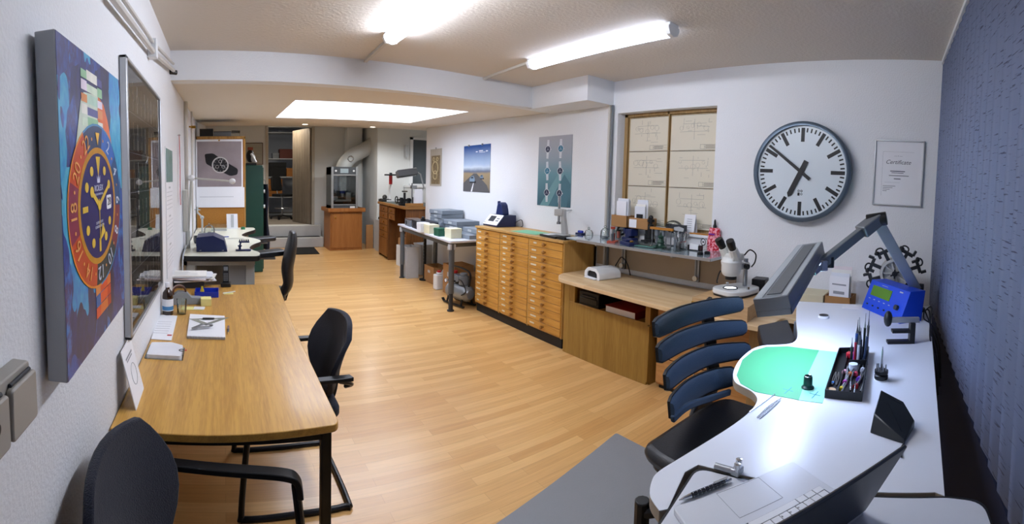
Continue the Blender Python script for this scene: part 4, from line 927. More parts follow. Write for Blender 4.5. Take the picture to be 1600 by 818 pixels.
# ---- technical drawings on the papered window
DR = mat('drawing_paper', '#d9d2bf', .8, var=.02, scale=4); xd = XR + .098
Wd = lambda y, z: wallM(xd, y, z)
cols_ = [(at(983, 250, X=xd).y, at(1042, 250, X=xd).y), (at(1047, 250, X=xd).y, wy0 + .005)]
rowz = [(2.245, 1.93), (1.925, 1.60), (1.595, 1.235)]
pos = ('left column', 'right column'); rw = ('top', 'middle', 'bottom')
for j, (z1, z0) in enumerate(rowz):
    for i, (ya, yb_) in enumerate(cols_):
        rn = random.Random(j * 5 + i * 3); w_, h_ = ya - yb_, z1 - z0
        o = thing('technical_drawing', f'yellowed technical drawing of thin lines, {rw[j]} sheet in the {pos[i]} on the papered window', 'drawing', (xd, ya, z0), group='technical drawings covering the window')
        mb = MB(DR); mb.prism([(0, 0), (w_, 0), (w_, h_), (0, h_)], -.001, .001 + .0006 * i, C_); mb.build('sheet', o)
        mb = MB(mat('pencil_line', '#9a9890', .8)); F_ = C_ @ T(0, 0, .0018)
        def ln(a, c, t=.0012):
            d = Vector((c[0] - a[0], c[1] - a[1], 0)); n_ = Vector((-d.y, d.x, 0)).normalized() * t
            mb.prism([(a[0] - n_.x, a[1] - n_.y), (c[0] - n_.x, c[1] - n_.y), (c[0] + n_.x, c[1] + n_.y), (a[0] + n_.x, a[1] + n_.y)], 0, .0003, F_)
        cx_, cy_ = w_ * .48, h_ * .62
        for k in range(5):
            x_ = cx_ - .13 + k * .06 + rn.uniform(-.01, .01); mb.ring((x_, cy_ + rn.uniform(-.03, .03), .0), rn.uniform(.012, .03), .0008, F_, 16, 4)
        for k in range(12):
            x_, y__ = rn.uniform(.08, w_ - .1), rn.uniform(.08, h_ - .05)
            if rn.random() < .5: ln((x_, y__), (x_ + rn.uniform(.02, .09), y__))
            else: ln((x_, y__), (x_, y__ + rn.uniform(.01, .05)))
        ln((cx_ - .15, cy_ - .03), (cx_ + .15, cy_ - .03)); ln((cx_ - .12, cy_ + .04), (cx_ + .12, cy_ + .04)); ln((cx_, cy_ - .1), (cx_, cy_ + .08))
        mb.use(mat('dark_pencil', '#55534e', .8))
        if j < 2 or 1:
            x0_ = w_ - .2
            for a, c in (((x0_, .012), (w_ - .005, .012)), ((x0_, .05), (w_ - .005, .05)), ((x0_, .012), (x0_, .05)), ((x0_ + .04, .03), (w_ - .005, .03)), ((x0_ + .04, .012), (x0_ + .04, .05))): ln(a, c, .0008)
            for k in range(3): mb.prism([(x0_ + .05, .018 + k * .011), (w_ - .02 - rn.random() * .05, .018 + k * .011), (w_ - .02 - rn.random() * .05, .022 + k * .011), (x0_ + .05, .022 + k * .011)], 0, .0003, F_)
        ln((0.002, h_ - .003), (w_ - .002, h_ - .003)); label_part(mb.build('pencil_lines', o, smooth=False), 'faint pencil lines and title block')
# ---- poster with six watches
def flatposter(name, label, y0, y1, z0, z1, m, th=.003):
    o = thing(name, label, 'poster', (XR - .002, y1, z0))
    mb = MB(m); mb.prism([(0, 0), (y1 - y0, 0), (y1 - y0, z1 - z0), (0, z1 - z0)], 0, th, C_); mb.build('sheet', o, smooth=False)
    return o, y1 - y0, z1 - z0
def ramp_mat(name, stops, z0, z1, noise=.0, nscale=3, rough=.45):
    m = bpy.data.materials.new(name); m.use_nodes = True; nt = m.node_tree; N, L = nt.nodes, nt.links; b = N['Principled BSDF']; b.inputs['Roughness'].default_value = rough
    tc = N.new('ShaderNodeTexCoord'); sp = N.new('ShaderNodeSeparateXYZ'); L.new(tc.outputs['Object'], sp.inputs[0])
    mr = N.new('ShaderNodeMapRange'); mr.inputs[1].default_value = z0; mr.inputs[2].default_value = z1; L.new(sp.outputs['Z'], mr.inputs[0])
    nz = N.new('ShaderNodeTexNoise'); nz.inputs['Scale'].default_value = nscale; nz.inputs['Detail'].default_value = 5; L.new(tc.outputs['Object'], nz.inputs[0])
    ma = N.new('ShaderNodeMath'); ma.operation = 'MULTIPLY_ADD'; ma.inputs[1].default_value = noise; L.new(nz.outputs['Fac'], ma.inputs[0]); L.new(mr.outputs[0], ma.inputs[2])
    rp = N.new('ShaderNodeValToRGB'); e = rp.color_ramp.elements
    while len(e) < len(stops): e.new(.5)
    for q, (p_, c_) in zip(e, stops): q.position = p_; q.color = (*lin(c_), 1)
    L.new(ma.outputs[0], rp.inputs[0]); L.new(rp.outputs[0], b.inputs['Base Color']); return m
o, w_, h_ = flatposter('watches_poster', 'tall grey-to-teal poster printed with six wristwatches above the drawer cabinet', 3.64, 4.20, 1.335, 2.12, ramp_mat('poster_teal', [(0, '#2d5566'), (.45, '#5f8a94'), (.7, '#8d98a2'), (1, '#a3a3aa')], -0.0, .785, .0))
FP = C_ @ T(0, 0, .0033)
mb = MB(mat('teal_facet', '#6b949a', .5)); mb.prism([(.05, .0), (.2, 0), (.45, .36), (.38, .4)], 0, .0002, FP); mb.use(mat('teal_facet2', '#456e7c', .5)); mb.prism([(.2, 0), (.5, 0), (.556, .25), (.45, .36)], 0, .0002, FP); mb.build('facets', o, smooth=False)
for r_ in range(3):
    for c_ in range(2):
        x_, y_ = .165 + c_ * .215, .64 - r_ * .245
        mb = MB(mat('print_steel', '#d0d3d8', .35)); F_ = FP @ T(x_, y_, .0003) @ Rz(rn.uniform(-4, 4)) @ Matrix.Diagonal((1.3, 1.12, 1, 1))
        for k in range(-6, 7):
            if abs(k) > 1: mb.box((0, k * .0145, .0), (.034 - abs(k) * .0012, .0115, .0008), F_)
        mb.prism(rpoly([(-.026, -.03), (.026, -.03), (.026, .03), (-.026, .03)], .01), 0, .0006, F_)
        mb.cyl((0, 0, .0004), .036, .0006, F_, seg=24); mb.box((.038, 0, .0006), (.01, .01, .0008), F_)
        mb.use(mat('print_dark%d' % ((c_ + r_) % 3), ('#232a45', '#3c4147', '#2d6f8a')[(c_ * 2 + r_) % 3], .35)); mb.cyl((0, 0, .001), .031, .0004, F_, seg=22)
        mb.use(_M['print_steel'])
        for a in (0, 130, 240): mb.box((0, .011, .0016), (.0024, .02, .0003), F_ @ Rz(a))
        label_part(mb.build('printed_watch', o, smooth=False), 'printed steel wristwatch')
# ---- road poster
o, w_, h_ = flatposter('road_poster', 'poster of two classic cars on a mountain road under a blue sky', 5.21, 5.92, 1.44, 2.10, ramp_mat('road_sky', [(0, '#6f675c'), (.42, '#a08c6c'), (.47, '#5e6a80'), (.56, '#c5d0dd'), (.62, '#a9bdd6'), (1, '#1f4c8f')], 0, .66, .06, 6))
mb = MB(mat('asphalt_print', '#5b5a5c', .5)); mb.prism([(0, 0), (w_, 0), (w_ * .9, .1), (w_ * .52, .26), (w_ * .4, .26), (0, .12)], 0, .0002, FP); mb.use(PAPER).prism([(w_ * .3, 0), (w_ * .36, 0), (w_ * .42, .13), (w_ * .40, .13)], 0, .0004, FP); mb.build('road', o, smooth=False)
for x_, y_, s_, c_ in ((.2, .155, 1.0, '#7d93a6'), (.47, .20, .6, '#6e8296')):
    mb = MB(INK); mb.prism(rpoly([(x_ - .02 * s_, y_ - .03 * s_), (x_ + .16 * s_, y_ - .03 * s_), (x_ + .15 * s_, y_ + .0 * s_), (x_, y_)], .01), 0.0003, .0005, FP)
    mb.use(mat('car_print%d' % int(s_ * 10), c_, .4)); mb.prism(rpoly([(x_ - .02 * s_, y_ - .01 * s_), (x_ + .12 * s_, y_ - .01 * s_), (x_ + .12 * s_, y_ + .035 * s_), (x_ + .09 * s_, y_ + .07 * s_), (x_ + .03 * s_, y_ + .07 * s_), (x_ - .02 * s_, y_ + .03 * s_)], .012 * s_), .0006, .0009, FP)
    mb.use(mat('windscreen_print', '#2b3640', .3)); mb.prism([(x_ + .01 * s_, y_ + .035 * s_), (x_ + .09 * s_, y_ + .035 * s_), (x_ + .08 * s_, y_ + .06 * s_), (x_ + .03 * s_, y_ + .06 * s_)], .001, .0012, FP); label_part(mb.build('printed_car', o, smooth=False), 'printed vintage car')
mb = MB(PAPER); mb.box((.36, .565, 0), (.05, .012, .0004), FP).box((.47, .575, 0), (.1, .012, .0004), FP).box((.5, .555, 0), (.16, .006, .0004), FP).box((.62, .567, 0), (.05, .014, .0004), FP); label_part(mb.build('lettering', o, smooth=False), 'small white lettering')
mb = MB(STEEL); 
for x_ in (.14, .5): mb.box((x_, h_ + .0, .004), (.03, .03, .01), C_)
mb.build('clip', o)
# ---- scroll picture
o, w_, h_ = flatposter('scroll_picture', 'narrow beige hanging picture with a dark ornamental figure on the far right wall', 6.63, 7.05, 1.50, 2.11, mat('scroll_beige', '#b5afa2', .7))
mb = MB(mat('scroll_dark', '#4a4034', .6, var=.6, scale=30, col2='#a5916c')); mb.prism([(.05, .03), (w_ - .05, .03), (w_ - .05, .5), (.05, .5)], 0, .001, FP); mb.use(mat('scroll_light', '#c4b48c', .6)); mb.ring((.2, .3, .001), .1, .012, FP, 20, 4).ring((.2, .18, .001), .07, .01, FP, 20, 4).ring((.14, .44, .001), .03, .008, FP, 12, 4).ring((.27, .44, .001), .03, .008, FP, 12, 4); mb.build('print', o, smooth=False)
mb = MB(STEEL); mb.rod((0, 0, 0), (0, 0, .01), .006, seg=8) if 0 else mb.box((w_ / 2, h_ + .01, .004), (.02, .03, .008), C_); mb.build('hanger', o)

# ================================================================ DRAWER CABINET
BW = wood('birch_yellow', '#d39c47', '#ba8332', 'y', 9, rough=.42, coat=.1)
BWL = wood('birch_light', '#c99f5c', '#b58a48', 'z', 7, rough=.45)
CT = 1.05
dc = thing('drawer_cabinet', 'long light wood cabinet with three columns of small drawers along the right wall', 'cabinet', (2.86, 3.235, 0))
D0, DL = .43, 1.57
mb = MB(BWL); mb.bb((.012, 0, .10), (D0, .02, CT - .025)).bb((.012, DL - .02, .1), (D0, DL, CT - .025)).bb((.4, 0, .1), (D0, DL, CT - .025))
for k in (1, 2): mb.bb((.004, DL / 3 * k - .009, .1), (D0, DL / 3 * k + .009, CT - .025))
mb.bb((.02, 0, .1), (D0, DL, .115)); mb.build('carcass', dc, bevel=.002)
mb = MB(BWL); mb.bb((-.012, -.006, CT - .025), (D0, DL, CT)); mb.build('top', dc, bevel=.003)
mb = MB(mat('black_plinth', '#1c1b1a', .6)); mb.bb((.03, .015, 0), (D0 - .01, DL - .01, .1)); mb.build('plinth', dc)
KN = wood('knob_wood', '#a8742f', '#85571f', 'x', 20, rough=.35)
knob_me = MB(KN); knob_me.lathe([(.011, 0), (.010, .012), (.019, .022), (.020, .032), (.012, .039), (.0, .041)], Ry(-90), 14); k0 = knob_me.build('knob'); kme = k0.data; bpy.data.objects.remove(k0)
lab = mat('label_card', '#ddd8c6', .7)
z0, z1 = .118, CT - .03
for c_, n in enumerate((12, 14, 13)):
    y0, y1 = DL / 3 * c_ + .012, DL / 3 * (c_ + 1) - .012
    hh = (z1 - z0) / n
    rn = random.Random(c_)
    for i in range(n):
        za, zb = z0 + hh * i + .002, z0 + hh * (i + 1) - .002
        mb = MB(BW); mb.bb((0, y0, za), (.018, y1, zb)).bb((.018, y0 + .02, za), (.2, y1 - .02, za + .01)); d = mb.build('drawer', dc, bevel=.0025)
        k = bpy.data.objects.new('knob', kme); COL.objects.link(k); k.parent = d; k.location = (0, (y0 + y1) / 2 + (.0 if c_ else 0), (za + zb) / 2)
        mb = MB(lab); ly = y1 - .10 + rn.uniform(-.01, .01); wl = rn.choice((.05, .07, .09)); mb.bb((-.0015, ly - wl / 2 + .02, (za + zb) / 2 - .007), (0, ly + wl / 2 + .02, (za + zb) / 2 + .009)); mb.build('name_card', d)
CZ = CT + .0005
def cabp(x, X): q = at(x, 350, X=X); return q.y
# timing machine
tm = thing('timing_machine', 'dark blue and white testing machine with a slanted screen on the far cabinet end', 'machine', (2.97, 4.52, CZ), 0)
pr = rpoly([(0, 0), (.27, 0), (.27, .125), (.1, .125), (0, .02)], .006)
Mt = frame((0, 0, 0), (1, 0, 0), (0, 0, 1))
mb = MB(BLUE_DK); mb.prism(pr, -.0, .26, Mt @ T(0, 0, -.26) if 0 else frame((0, .26, 0), (1, 0, 0), (0, 0, 1))); mb.build('casing', tm, bevel=.004)
Fs = frame((.0, .26, .02), (0, -1, 0), (.1, 0, .105)); Fs = frame((-.001, .255, .019), (0, -1, 0), (.1, 0, .105))
mb = MB(WHITE_PL); mb.prism(rpoly([(0, 0), (.25, 0), (.25, .145), (0, .145)], .008), -.001, .004, Fs); fp_ = mb.build('front_panel', tm, bevel=.001)
mb = MB(mat('screen_grey', '#3a4048', .15)); mb.prism([(.05, .045), (.15, .045), (.15, .12), (.05, .12)], .004, .006, Fs); mb.build('screen', tm)
mb = MB(DARK_GREY)
for k in range(4): mb.box((.19 + (k % 2) * .025, .06 + (k // 2) * .03, .005), (.015, .015, .003), Fs)
mb.cyl((.02, .02, .004), .006, .003, Fs); mb.build('button', tm)
mb = MB(mat('blue_plastic', '#18285e', .4)); mb.prism(rpoly([(-.06, 0), (.07, 0), (.06, .05), (.04, .11), (.0, .14), (-.04, .10)], .015), 0, .09, frame((.17, .13, .126), (0, -1, 0), (0, 0, 1)) @ T(0, 0, -.045)); mb.box((.17, .19, .2), (.04, .016, .14)); label_part(mb.build('sensor_head', tm, bevel=.006), 'blue sensor stand')
mb = MB(BLACK_PL); mb.tube(spline([(.25, 0, .04), (.3, -.05, .08), (.3, -.08, .02), (.29, -.06, .005)], 6), .004, 6); mb.build('cable', tm)
# green mat
GM = mat('green_mat', '#7fc7a0', .6, var=.02)
mb = MB(GM); mb.bb((-.12, -.2, 0), (.12, .2, .003)); solo(mb, 'green_mat', 'thin pale green work mat on the drawer cabinet', 'mat', (3.03, 3.95, CZ), 4)
# black tablet tray, clear box, trays
mb = MB(BLACK_PL); mb.prism(rpoly([(-.06, -.14), (.06, -.14), (.06, .14), (-.06, .14)], .01), 0, .022).use(PAPER).bb((-.045, .0, .022), (.045, .10, .025)); solo(mb, 'black_case', 'flat black case with a white pad on the cabinet before the hand press', 'case', (2.96, 3.52, CZ), -6, bevel=.003)
for k, (x, y, lb) in enumerate(((2.93, 3.33, 'black slotted tool tray at the near front edge of the drawer cabinet'), (3.0, 3.315, 'second black tool tray just behind the one at the near cabinet edge'))):
    mb = MB(BLACK_PL); mb.bb((-.03, -.07, 0), (.03, .07, .008)).bb((-.03, -.07, .008), (-.024, .07, .025)).bb((.024, -.07, .008), (.03, .07, .025)).bb((-.03, -.07, .008), (.03, -.064, .025)).bb((-.03, .064, .008), (.03, .07, .025)); mb.use(STEEL).rod((0, -.06, .014), (0, .06, .014), .006); solo(mb, 'tool_tray', lb, 'tray', (x, y, CZ), -4, bevel=.001, group='tool trays on the drawer cabinet')
mb = MB(GLASS); mb.bb((-.05, -.05, 0), (.05, .05, .04)); mb.use(LIGHT_GREY).bb((-.045, -.045, .004), (.045, .045, .018)); solo(mb, 'clear_case', 'small clear plastic case beside the black trays on the cabinet end', 'case', (3.08, 3.31, CZ), 0, bevel=.002)
mb = MB(BLUE_DK); mb.bb((-.03, -.045, 0), (.03, .045, .05)).use(BLUE_MID).rod((0, -.03, .06), (0, .03, .06), .014); solo(mb, 'blue_tool', 'dark blue block tool at the wall side of the drawer cabinet end', 'tool', (3.19, 3.36, CZ), 0, bevel=.003)
mb = MB(GLASS); mb.lathe([(.042, 0), (.045, .005), (.043, .06), (.03, .085), (.0, .095)], caps=False).ball((0, 0, .105), .012); mb.use(STEEL).cyl((0, 0, .002), .03, .03); solo(mb, 'glass_dome', 'small glass dome with a knob between the drawer cabinet and the shelf', 'glass dome', (3.2, 3.255, CZ + .0))
# hand press
hp = thing('hand_press', 'grey cast iron hand press with a black-tipped lever on the drawer cabinet', 'press', (3.1, 3.58, CZ), -70)
CI = mat('cast_grey', '#b4b5b3', .4, metal=.3)
mb = MB(CI); mb.prism(rpoly([(-.09, -.05), (.09, -.05), (.09, .05), (-.09, .05)], .02), 0, .018); mb.build('base', hp, bevel=.004)
mb = MB(CI); mb.prism(rpoly([(.03, 0), (.08, 0), (.055, .15), (.055, .21), (-.02, .21), (-.02, .165), (.02, .15)], .008), -.02, .02, frame((0, 0, .018), (1, 0, 0), (0, 0, 1))); mb.build('column', hp, bevel=.004)
mb = MB(CHROME); mb.cyl((-.005, 0, .10), .011, .24).cyl((-.005, 0, .10), .018, .02); mb.build('spindle', hp)
mb = MB(CI); mb.box((0, 0, .20), (.08, .055, .06)); mb.build('head', hp, bevel=.008)
mb = MB(CHROME); mb.rod((.0, .02, .205), (.02, .17, .215), .007); lv = mb.build('lever', hp); mb = MB(BLACK_PL); mb.rod((.02, .17, .215), (.027, .23, .218), .012); mb.build('grip', lv)

for o in COL.objects:
    if o.parent is None and o.name in ('hand_press', 'timing_machine'): o.scale = (1.22,) * 3 if o.name == 'hand_press' else (1.0, 1.18, 1.12)
# ================================================================ GLASS SHELF AND ITS TOOLS
SZ = 1.09
gs_ = thing('glass_shelf', 'long grey glass shelf on wall brackets above the wooden bench', 'shelf', (0, 0, 0))
SG = mat('shelf_glass', '#8b9aa2', .12, var=.02, coat=.5, spec=.7)
mb = MB(SG); mb.prism([(2.83, 3.02), (2.86, 3.20), (3.27, 3.22), (3.27, 1.70), (2.84, 1.68)], SZ - .014, SZ); mb.build('shelf_board', gs_, bevel=.002)
mb = MB(ALU); mb.bar([(2.828, 3.02, SZ - .008), (2.836, 1.672, SZ - .008)], .012, .022).bar([(2.836, 1.672, SZ - .008), (3.27, 1.69, SZ - .008)], .01, .02); mb.build('edge_profile', gs_)
for y in (2.86, 2.055):
    mb = MB(STEEL); mb.bb((3.27, y - .022, .80), (3.285, y - .008, SZ - .02)).bb((3.27, y + .008, .80), (3.285, y + .022, SZ - .02)).bb((3.28, y - .022, .8), (3.285, y + .022, SZ - .02)); rl = mb.build('wall_rail', gs_)
    mb = MB(ALU); mb.bb((2.9, y - .01, SZ - .045), (3.28, y + .01, SZ - .015)); mb.build('bracket', gs_, bevel=.003)
    mb = MB(CHROME); mb.cyl((0, 0, 0), .022, .03, T(3.27, y, .835) @ Ry(-90)); mb.build('rail_foot', rl)
mb = MB(mat('beige_wall_panel', '#b8a48b', .7, var=.03)); mb.bb((XR - .012, 1.70, .80), (XR - .001, 3.22, SZ - .03)); solo(mb, 'wall_panel', 'tan panel on the wall between the bench and the glass shelf', 'wall panel')
def sp_(x, y, z=SZ): p = at(x, y, z=z); return Vector((min(p.x, 3.22), p.y, z + .0004))
def onshelf(mb, name, label, cat, x, y, rz=0, group=None, **k): return solo(mb, name, label, cat, sp_(x, y), rz, group, **k)
mb = MB(GLASS); mb.lathe([(.04, 0), (.045, .005), (.04, .07), (.02, .095), (.0, .1)], caps=False).ball((0, 0, .11), .012); mb.use(STEEL).cyl((0, 0, .001), .03, .02)
onshelf(mb, 'glass_dome', 'clear glass dome jar at the left end of the glass shelf', 'glass dome', 945, 372)
RT = mat('coral_red', '#a8442f', .4)
mb = MB(RT); mb.prism(rpoly([(-.05, -.03), (.05, -.03), (.05, .03), (-.05, .03)], .012), 0, .01).use(STEEL).cyl((0, 0, .01), .008, .08).cyl((-.03, 0, .01), .006, .05).use(RT).cyl((0, 0, .09), .016, .016).cyl((.03, 0, .01), .01, .05)
onshelf(mb, 'red_based_tool', 'small red-based fitting tool with steel pins on the shelf', 'tool', 957, 378, 30, bevel=.001)
mb = MB(GLASS)
for dx, dy in ((0, 0), (.04, .05)): mb.lathe([(.02, 0), (.022, .06), (.02, .06), (.018, .004), (0, .003)], T(dx, dy, 0), caps=False)
mb.use(RT).cyl((0, 0, .004), .012, .05); onshelf(mb, 'glass_tubes', 'two small glass tubes behind the red-based tool', 'glass', 972, 372)
mb = MB(BLUE_DK); mb.box((0, 0, .012), (.12, .07, .024)).box((.02, 0, .03), (.05, .05, .014)).use(BRASS).cyl((-.03, 0, .024), .012, .01); onshelf(mb, 'blue_block', 'flat dark blue holder block before the glass tubes', 'tool', 983, 383, 70, bevel=.003)
r = thing('blue_vice', 'dark blue table vice with a black handwheel on the shelf', 'vice', sp_(994, 374), 75)
mb = MB(BLUE_DK); mb.box((0, 0, .01), (.12, .06, .02)).box((0, 0, .05), (.05, .05, .06)).box((-.04, 0, .06), (.03, .06, .05)).box((.035, 0, .065), (.02, .06, .04)); mb.build('body', r, bevel=.005)
mb = MB(STEEL); mb.rod((0, 0, .06), (.11, 0, .06), .008); mb.build('spindle', r); mb = MB(BLACK_PL); mb.ring((0, 0, 0), .032, .008, T(.11, 0, .06) @ Ry(90), 20, 8).box((.11, 0, .06), (.008, .06, .01)); mb.build('handwheel', r)
r = thing('lever_press', 'small black lever press standing beside the blue vice', 'press', sp_(1024, 377), 70)
mb = MB(BLACK_PL); mb.box((0, 0, .008), (.07, .05, .016)).rod((0, 0, .01), (0, 0, .06), .016).tube(spline([(0, 0, .06), (-.0, 0, .09), (-.03, 0, .11), (-.045, 0, .11)], 5), .012); mb.build('body', r, bevel=.003); mb = MB(BLACK_PL); mb.rod((-.045, 0, .11), (-.05, 0, .17), .005).ball((-.05, 0, .17), .008); mb.build('lever', r)
r = thing('black_column_tool', 'black cylindrical column tool with a ribbed knob on top', 'tool', sp_(1035, 377), 0)
mb = MB(BLACK_PL); mb.cyl((0, 0, 0), .035, .03).cyl((0, 0, .03), .022, .1); mb.build('column', r, bevel=.003); mb = MB(BLACK_PL); mb.cyl((0, 0, .13), .012, .015).cyl((0, 0, .145), .026, .018).ball((0, 0, .175), .016); mb.build('knob', r)
OR = wood('orange_wood', '#c98a35', '#a96c22', 'y', 12); 
mb = MB(OR); mb.box((0, 0, 0), (.02, .24, .022)); solo(mb, 'wooden_rail', 'orange wooden rail spanning behind the black column tool', 'rail', (3.20, 2.38, SZ + .14), 0, bevel=.002)
mb = MB(STEEL)
for y in (-.10, -.05, .1): mb.rod((0, y, -.13), (0, y, 0), .006)
mb.box((0, .0, -.135), (.05, .24, .01)); solo(mb, 'rail_stand', 'steel stand carrying the orange wooden rail', 'stand', (3.20, 2.38, SZ + .14 - .0005 - .0), 0)
mb = MB(mat('dark_green_metal', '#1f3f31', .35)); mb.lathe([(.038, 0), (.04, .008), (.028, .014), (.02, .03), (.026, .036), (.02, .045), (.012, .06), (.018, .066), (.018, .075), (.006, .08), (.004, .1)]); onshelf(mb, 'green_tool', 'dark green turned tool with a round base at the shelf front', 'tool', 1032, 387)
mb = MB(GLASS); mb.bb((-.05, -.1, 0), (.05, .1, .025)); mb.use(mat('case_green', '#5d8f86', .3)).bb((-.046, -.095, .003), (.046, .095, .01)); mb.use(STEEL).rod((0, -.06, .015), (0, .06, .015), .006); onshelf(mb, 'clear_tool_case', 'flat clear case with a greenish lining at the shelf front', 'case', 1006, 385, 6, bevel=.002)
for k, dx in enumerate((0, 10)):
    mb = MB(MID_GREY); mb.cyl((0, 0, 0), .018, .006).cyl((0, 0, .006), .008, .05).cyl((0, 0, .056), .016, .05); onshelf(mb, 'grey_holder', ('left' if k == 0 else 'right') + ' one of two slim grey holders hanging under the orange rail', 'tool', 1048 + dx, 378 + k, group='slim grey holders')
r = thing('punch_set', 'round black block with thin steel punches fanned out on the shelf', 'tool set', sp_(1064, 388), 0)
mb = MB(BLACK_PL); mb.cyl((0, 0, 0), .035, .016); mb.build('block', r, bevel=.003)
for k in range(6):
    a = k * 60; mb = MB(CHROME); d = Vector((math.cos(math.radians(a)), math.sin(math.radians(a)), 0)); mb.rod(d * .02 + Vector((0, 0, .014)), d * .045 + Vector((0, 0, .10)), .0022, seg=6).cyl(d * .045 + Vector((0, 0, .1)), .006, .005, seg=8); mb.build('punch', r)
mb = MB(GLASS); mb.bb((-.06, -.07, 0), (.06, .07, .012)).bb((-.06, -.07, .012), (.06, -.067, .08)); onshelf(mb, 'acrylic_stand', 'clear acrylic angle stand before the punch set', 'stand', 1053, 391, 0)
r = thing('card_holder', 'black business card holder with white cards on the shelf', 'card holder', sp_(1086, 391), 92)
mb = MB(BLACK_PL); mb.bb((-.05, -.03, 0), (.05, .03, .008)).bb((-.055, -.03, 0), (-.042, .03, .045)).bb((.042, -.03, 0), (.055, .03, .045)); mb.build('holder', r, bevel=.003); mb = MB(PAPER); mb.bb((-.041, -.01, .008), (.041, .02, .055)); mb.build('cards', r)
mb = MB(BLACK_PL); mb.cyl((0, 0, 0), .018, .014).cyl((0, 0, .014), .013, .004); onshelf(mb, 'round_weight', 'left of two black caps at the shelf front edge', 'cap', 1094, 398, group='black caps on the shelf')
mb = MB(BLACK_PL); mb.cyl((0, 0, 0), .018, .014).cyl((0, 0, .014), .013, .004); onshelf(mb, 'round_weight', 'right of two black caps at the shelf front edge', 'cap', 1105, 397, group='black caps on the shelf')
r = thing('emblem_stand', 'round white disc with a black ring and arrow mark on the shelf', 'sign', sp_(1099, 390), 0)
Me = frame((0, 0, .05), (-.35, -1, 0), (0, 0, 1)); mb = MB(PAPER); mb.cyl((0, 0, 0), .024, .003, Me, seg=28).rod((0, 0, 0), (0, 0, .03), .003); mb.build('disc', r)
mb = MB(INK); mb.ring((0, 0, .0035), .021, .003, Me, 28, 6); mb.prism([(-.006, -.009), (.010, 0), (-.006, .009)], .003, .0045, Me); mb.build('mark', r)
r = thing('picture_plate', 'dark engraved plate standing on two grey posts on the shelf', 'plate', sp_(1082, 382), 90)
for s in (-1, 1): mb = MB(MID_GREY); mb.cyl((s * .022, 0, 0), .014, .05).cyl((s * .022, 0, .05), .018, .012).cyl((s * .022, 0, .062), .006, .03); mb.build('post', r)
mb = MB(mat('dark_plate', '#30343a', .3, var=.3, scale=60)); mb.box((0, 0, .115), (.115, .008, .06)); mb.build('plate', r, bevel=.002); mb = MB(LIGHT_GREY); mb.prism(rpoly([(-.035, -.01), (.035, -.014), (.04, .008), (.0, .018), (-.04, .01)], .006), 0, .001, frame((0, .0042, .115), (-1, 0, 0), (0, 0, 1))); mb.build('engraving', r)
# pink bag with a black nozzle
r = thing('pink_bag', 'pink and red patterned plastic bag with a black nozzle at the shelf end', 'bag', sp_(1118, 391) + Vector((.05, 0.02, 0)), 0)
PK = mat('pink_pattern', '#c30f2c', .35, scale=60, col2='#f3a3b0', bump=.3, hard=.04); mb = MB(PK); rows = []
for i in range(8):
    t = i / 7; w = .062 * (1 - .25 * t * t); dpt = .045 * (1 - .55 * t); rows.append([(dpt * math.cos(a * PI / 8) * (1 + .08 * math.sin(3 * a + i)), w * math.sin(a * PI / 8) * (1 + .05 * math.cos(2 * a + i)), .185 * t) for a in range(16)])
mb.rings(rows); mb.build('bag', r); mb = MB(BLACK_PL); mb.lathe([(.014, .18), (.015, .2), (.009, .215), (.008, .24), (.004, .255)]); mb.build('nozzle', r)
mb = MB(mat('purple_print', '#7a2f9c', .4)); mb.box((-.044, 0, .135), (.004, .05, .012)); mb.build('print', r)
for o in list(COL.objects):
    b_ = o.name.split('.')[0]
    if o.parent is None and b_ in ('red_based_tool', 'glass_tubes', 'blue_block', 'blue_vice', 'lever_press', 'black_column_tool', 'green_tool', 'punch_set', 'picture_plate', 'emblem_stand', 'clear_tool_case', 'round_weight', 'grey_holder'): o.scale = (1.3,) * 3
# on the window sill: tent card, grey cable bundle in a bag, glass box
def sill(x, dz=0): q = at(x, 340, X=XR - .0); return Vector((XR + .01, q.y, wz0 + .0045 + dz))
r = thing('tent_card', 'white tent card with small print standing on the window sill', 'card', sill(1078), 0)
for s in (-1, 1):
    mb = MB(PAPER); Mx = frame((-.0 + s * .03, .055, 0), (0, -1, 0), (-s * .028, 0, .16)); mb.prism([(0, 0), (.11, 0), (.11, .165), (0, .165)], 0, .001, Mx); mb.build('panel', r)
mb = MB(INK_GREY); Mx = frame((-.0315, .055, 0), (0, -1, 0), (.028, 0, .16)); 
for k in range(5): mb.prism([(.03, .05 + k * .018), (.08, .05 + k * .018), (.08, .054 + k * .018), (.03, .054 + k * .018)], .001, .002, Mx)
mb.build('print', r)
r = thing('cable_bundle', 'coiled dark grey cable in a clear plastic bag on the window sill', 'cable', sill(1052), 0)
mb = MB(DARK_GREY)
for k in range(9): mb.ring((0, 0, .03 + .004 * (k % 4)), .03 + .004 * k % .035 + .012, .006, T(0, 0, 0) @ Ry(8 * (k - 4)) @ Rx(6 * (k % 3)), 20, 6)
mb.build('coil', r); mb = MB(GLASS); mb.ball((0, 0, .05), .075, sc=(.6, 1.1, .65)); mb.build('plastic_bag', r)
mb = MB(GLASS); mb.bb((-.04, -.1, 0), (.04, .1, .06)); mb.use(LIGHT_GREY).rod((0, -.07, .02), (0, .06, .025), .012); solo(mb, 'clear_box', 'clear plastic box with pale tools on the window sill', 'box', sill(1030), bevel=.003)
mb = MB(OR); mb.bb((-.012, -.13, 0), (.012, .13, .012)); solo(mb, 'wooden_strip', 'thin wooden strip lying on the sill right of the tent card', 'strip', (XR - .015, 2.02, wz0 + .0045))
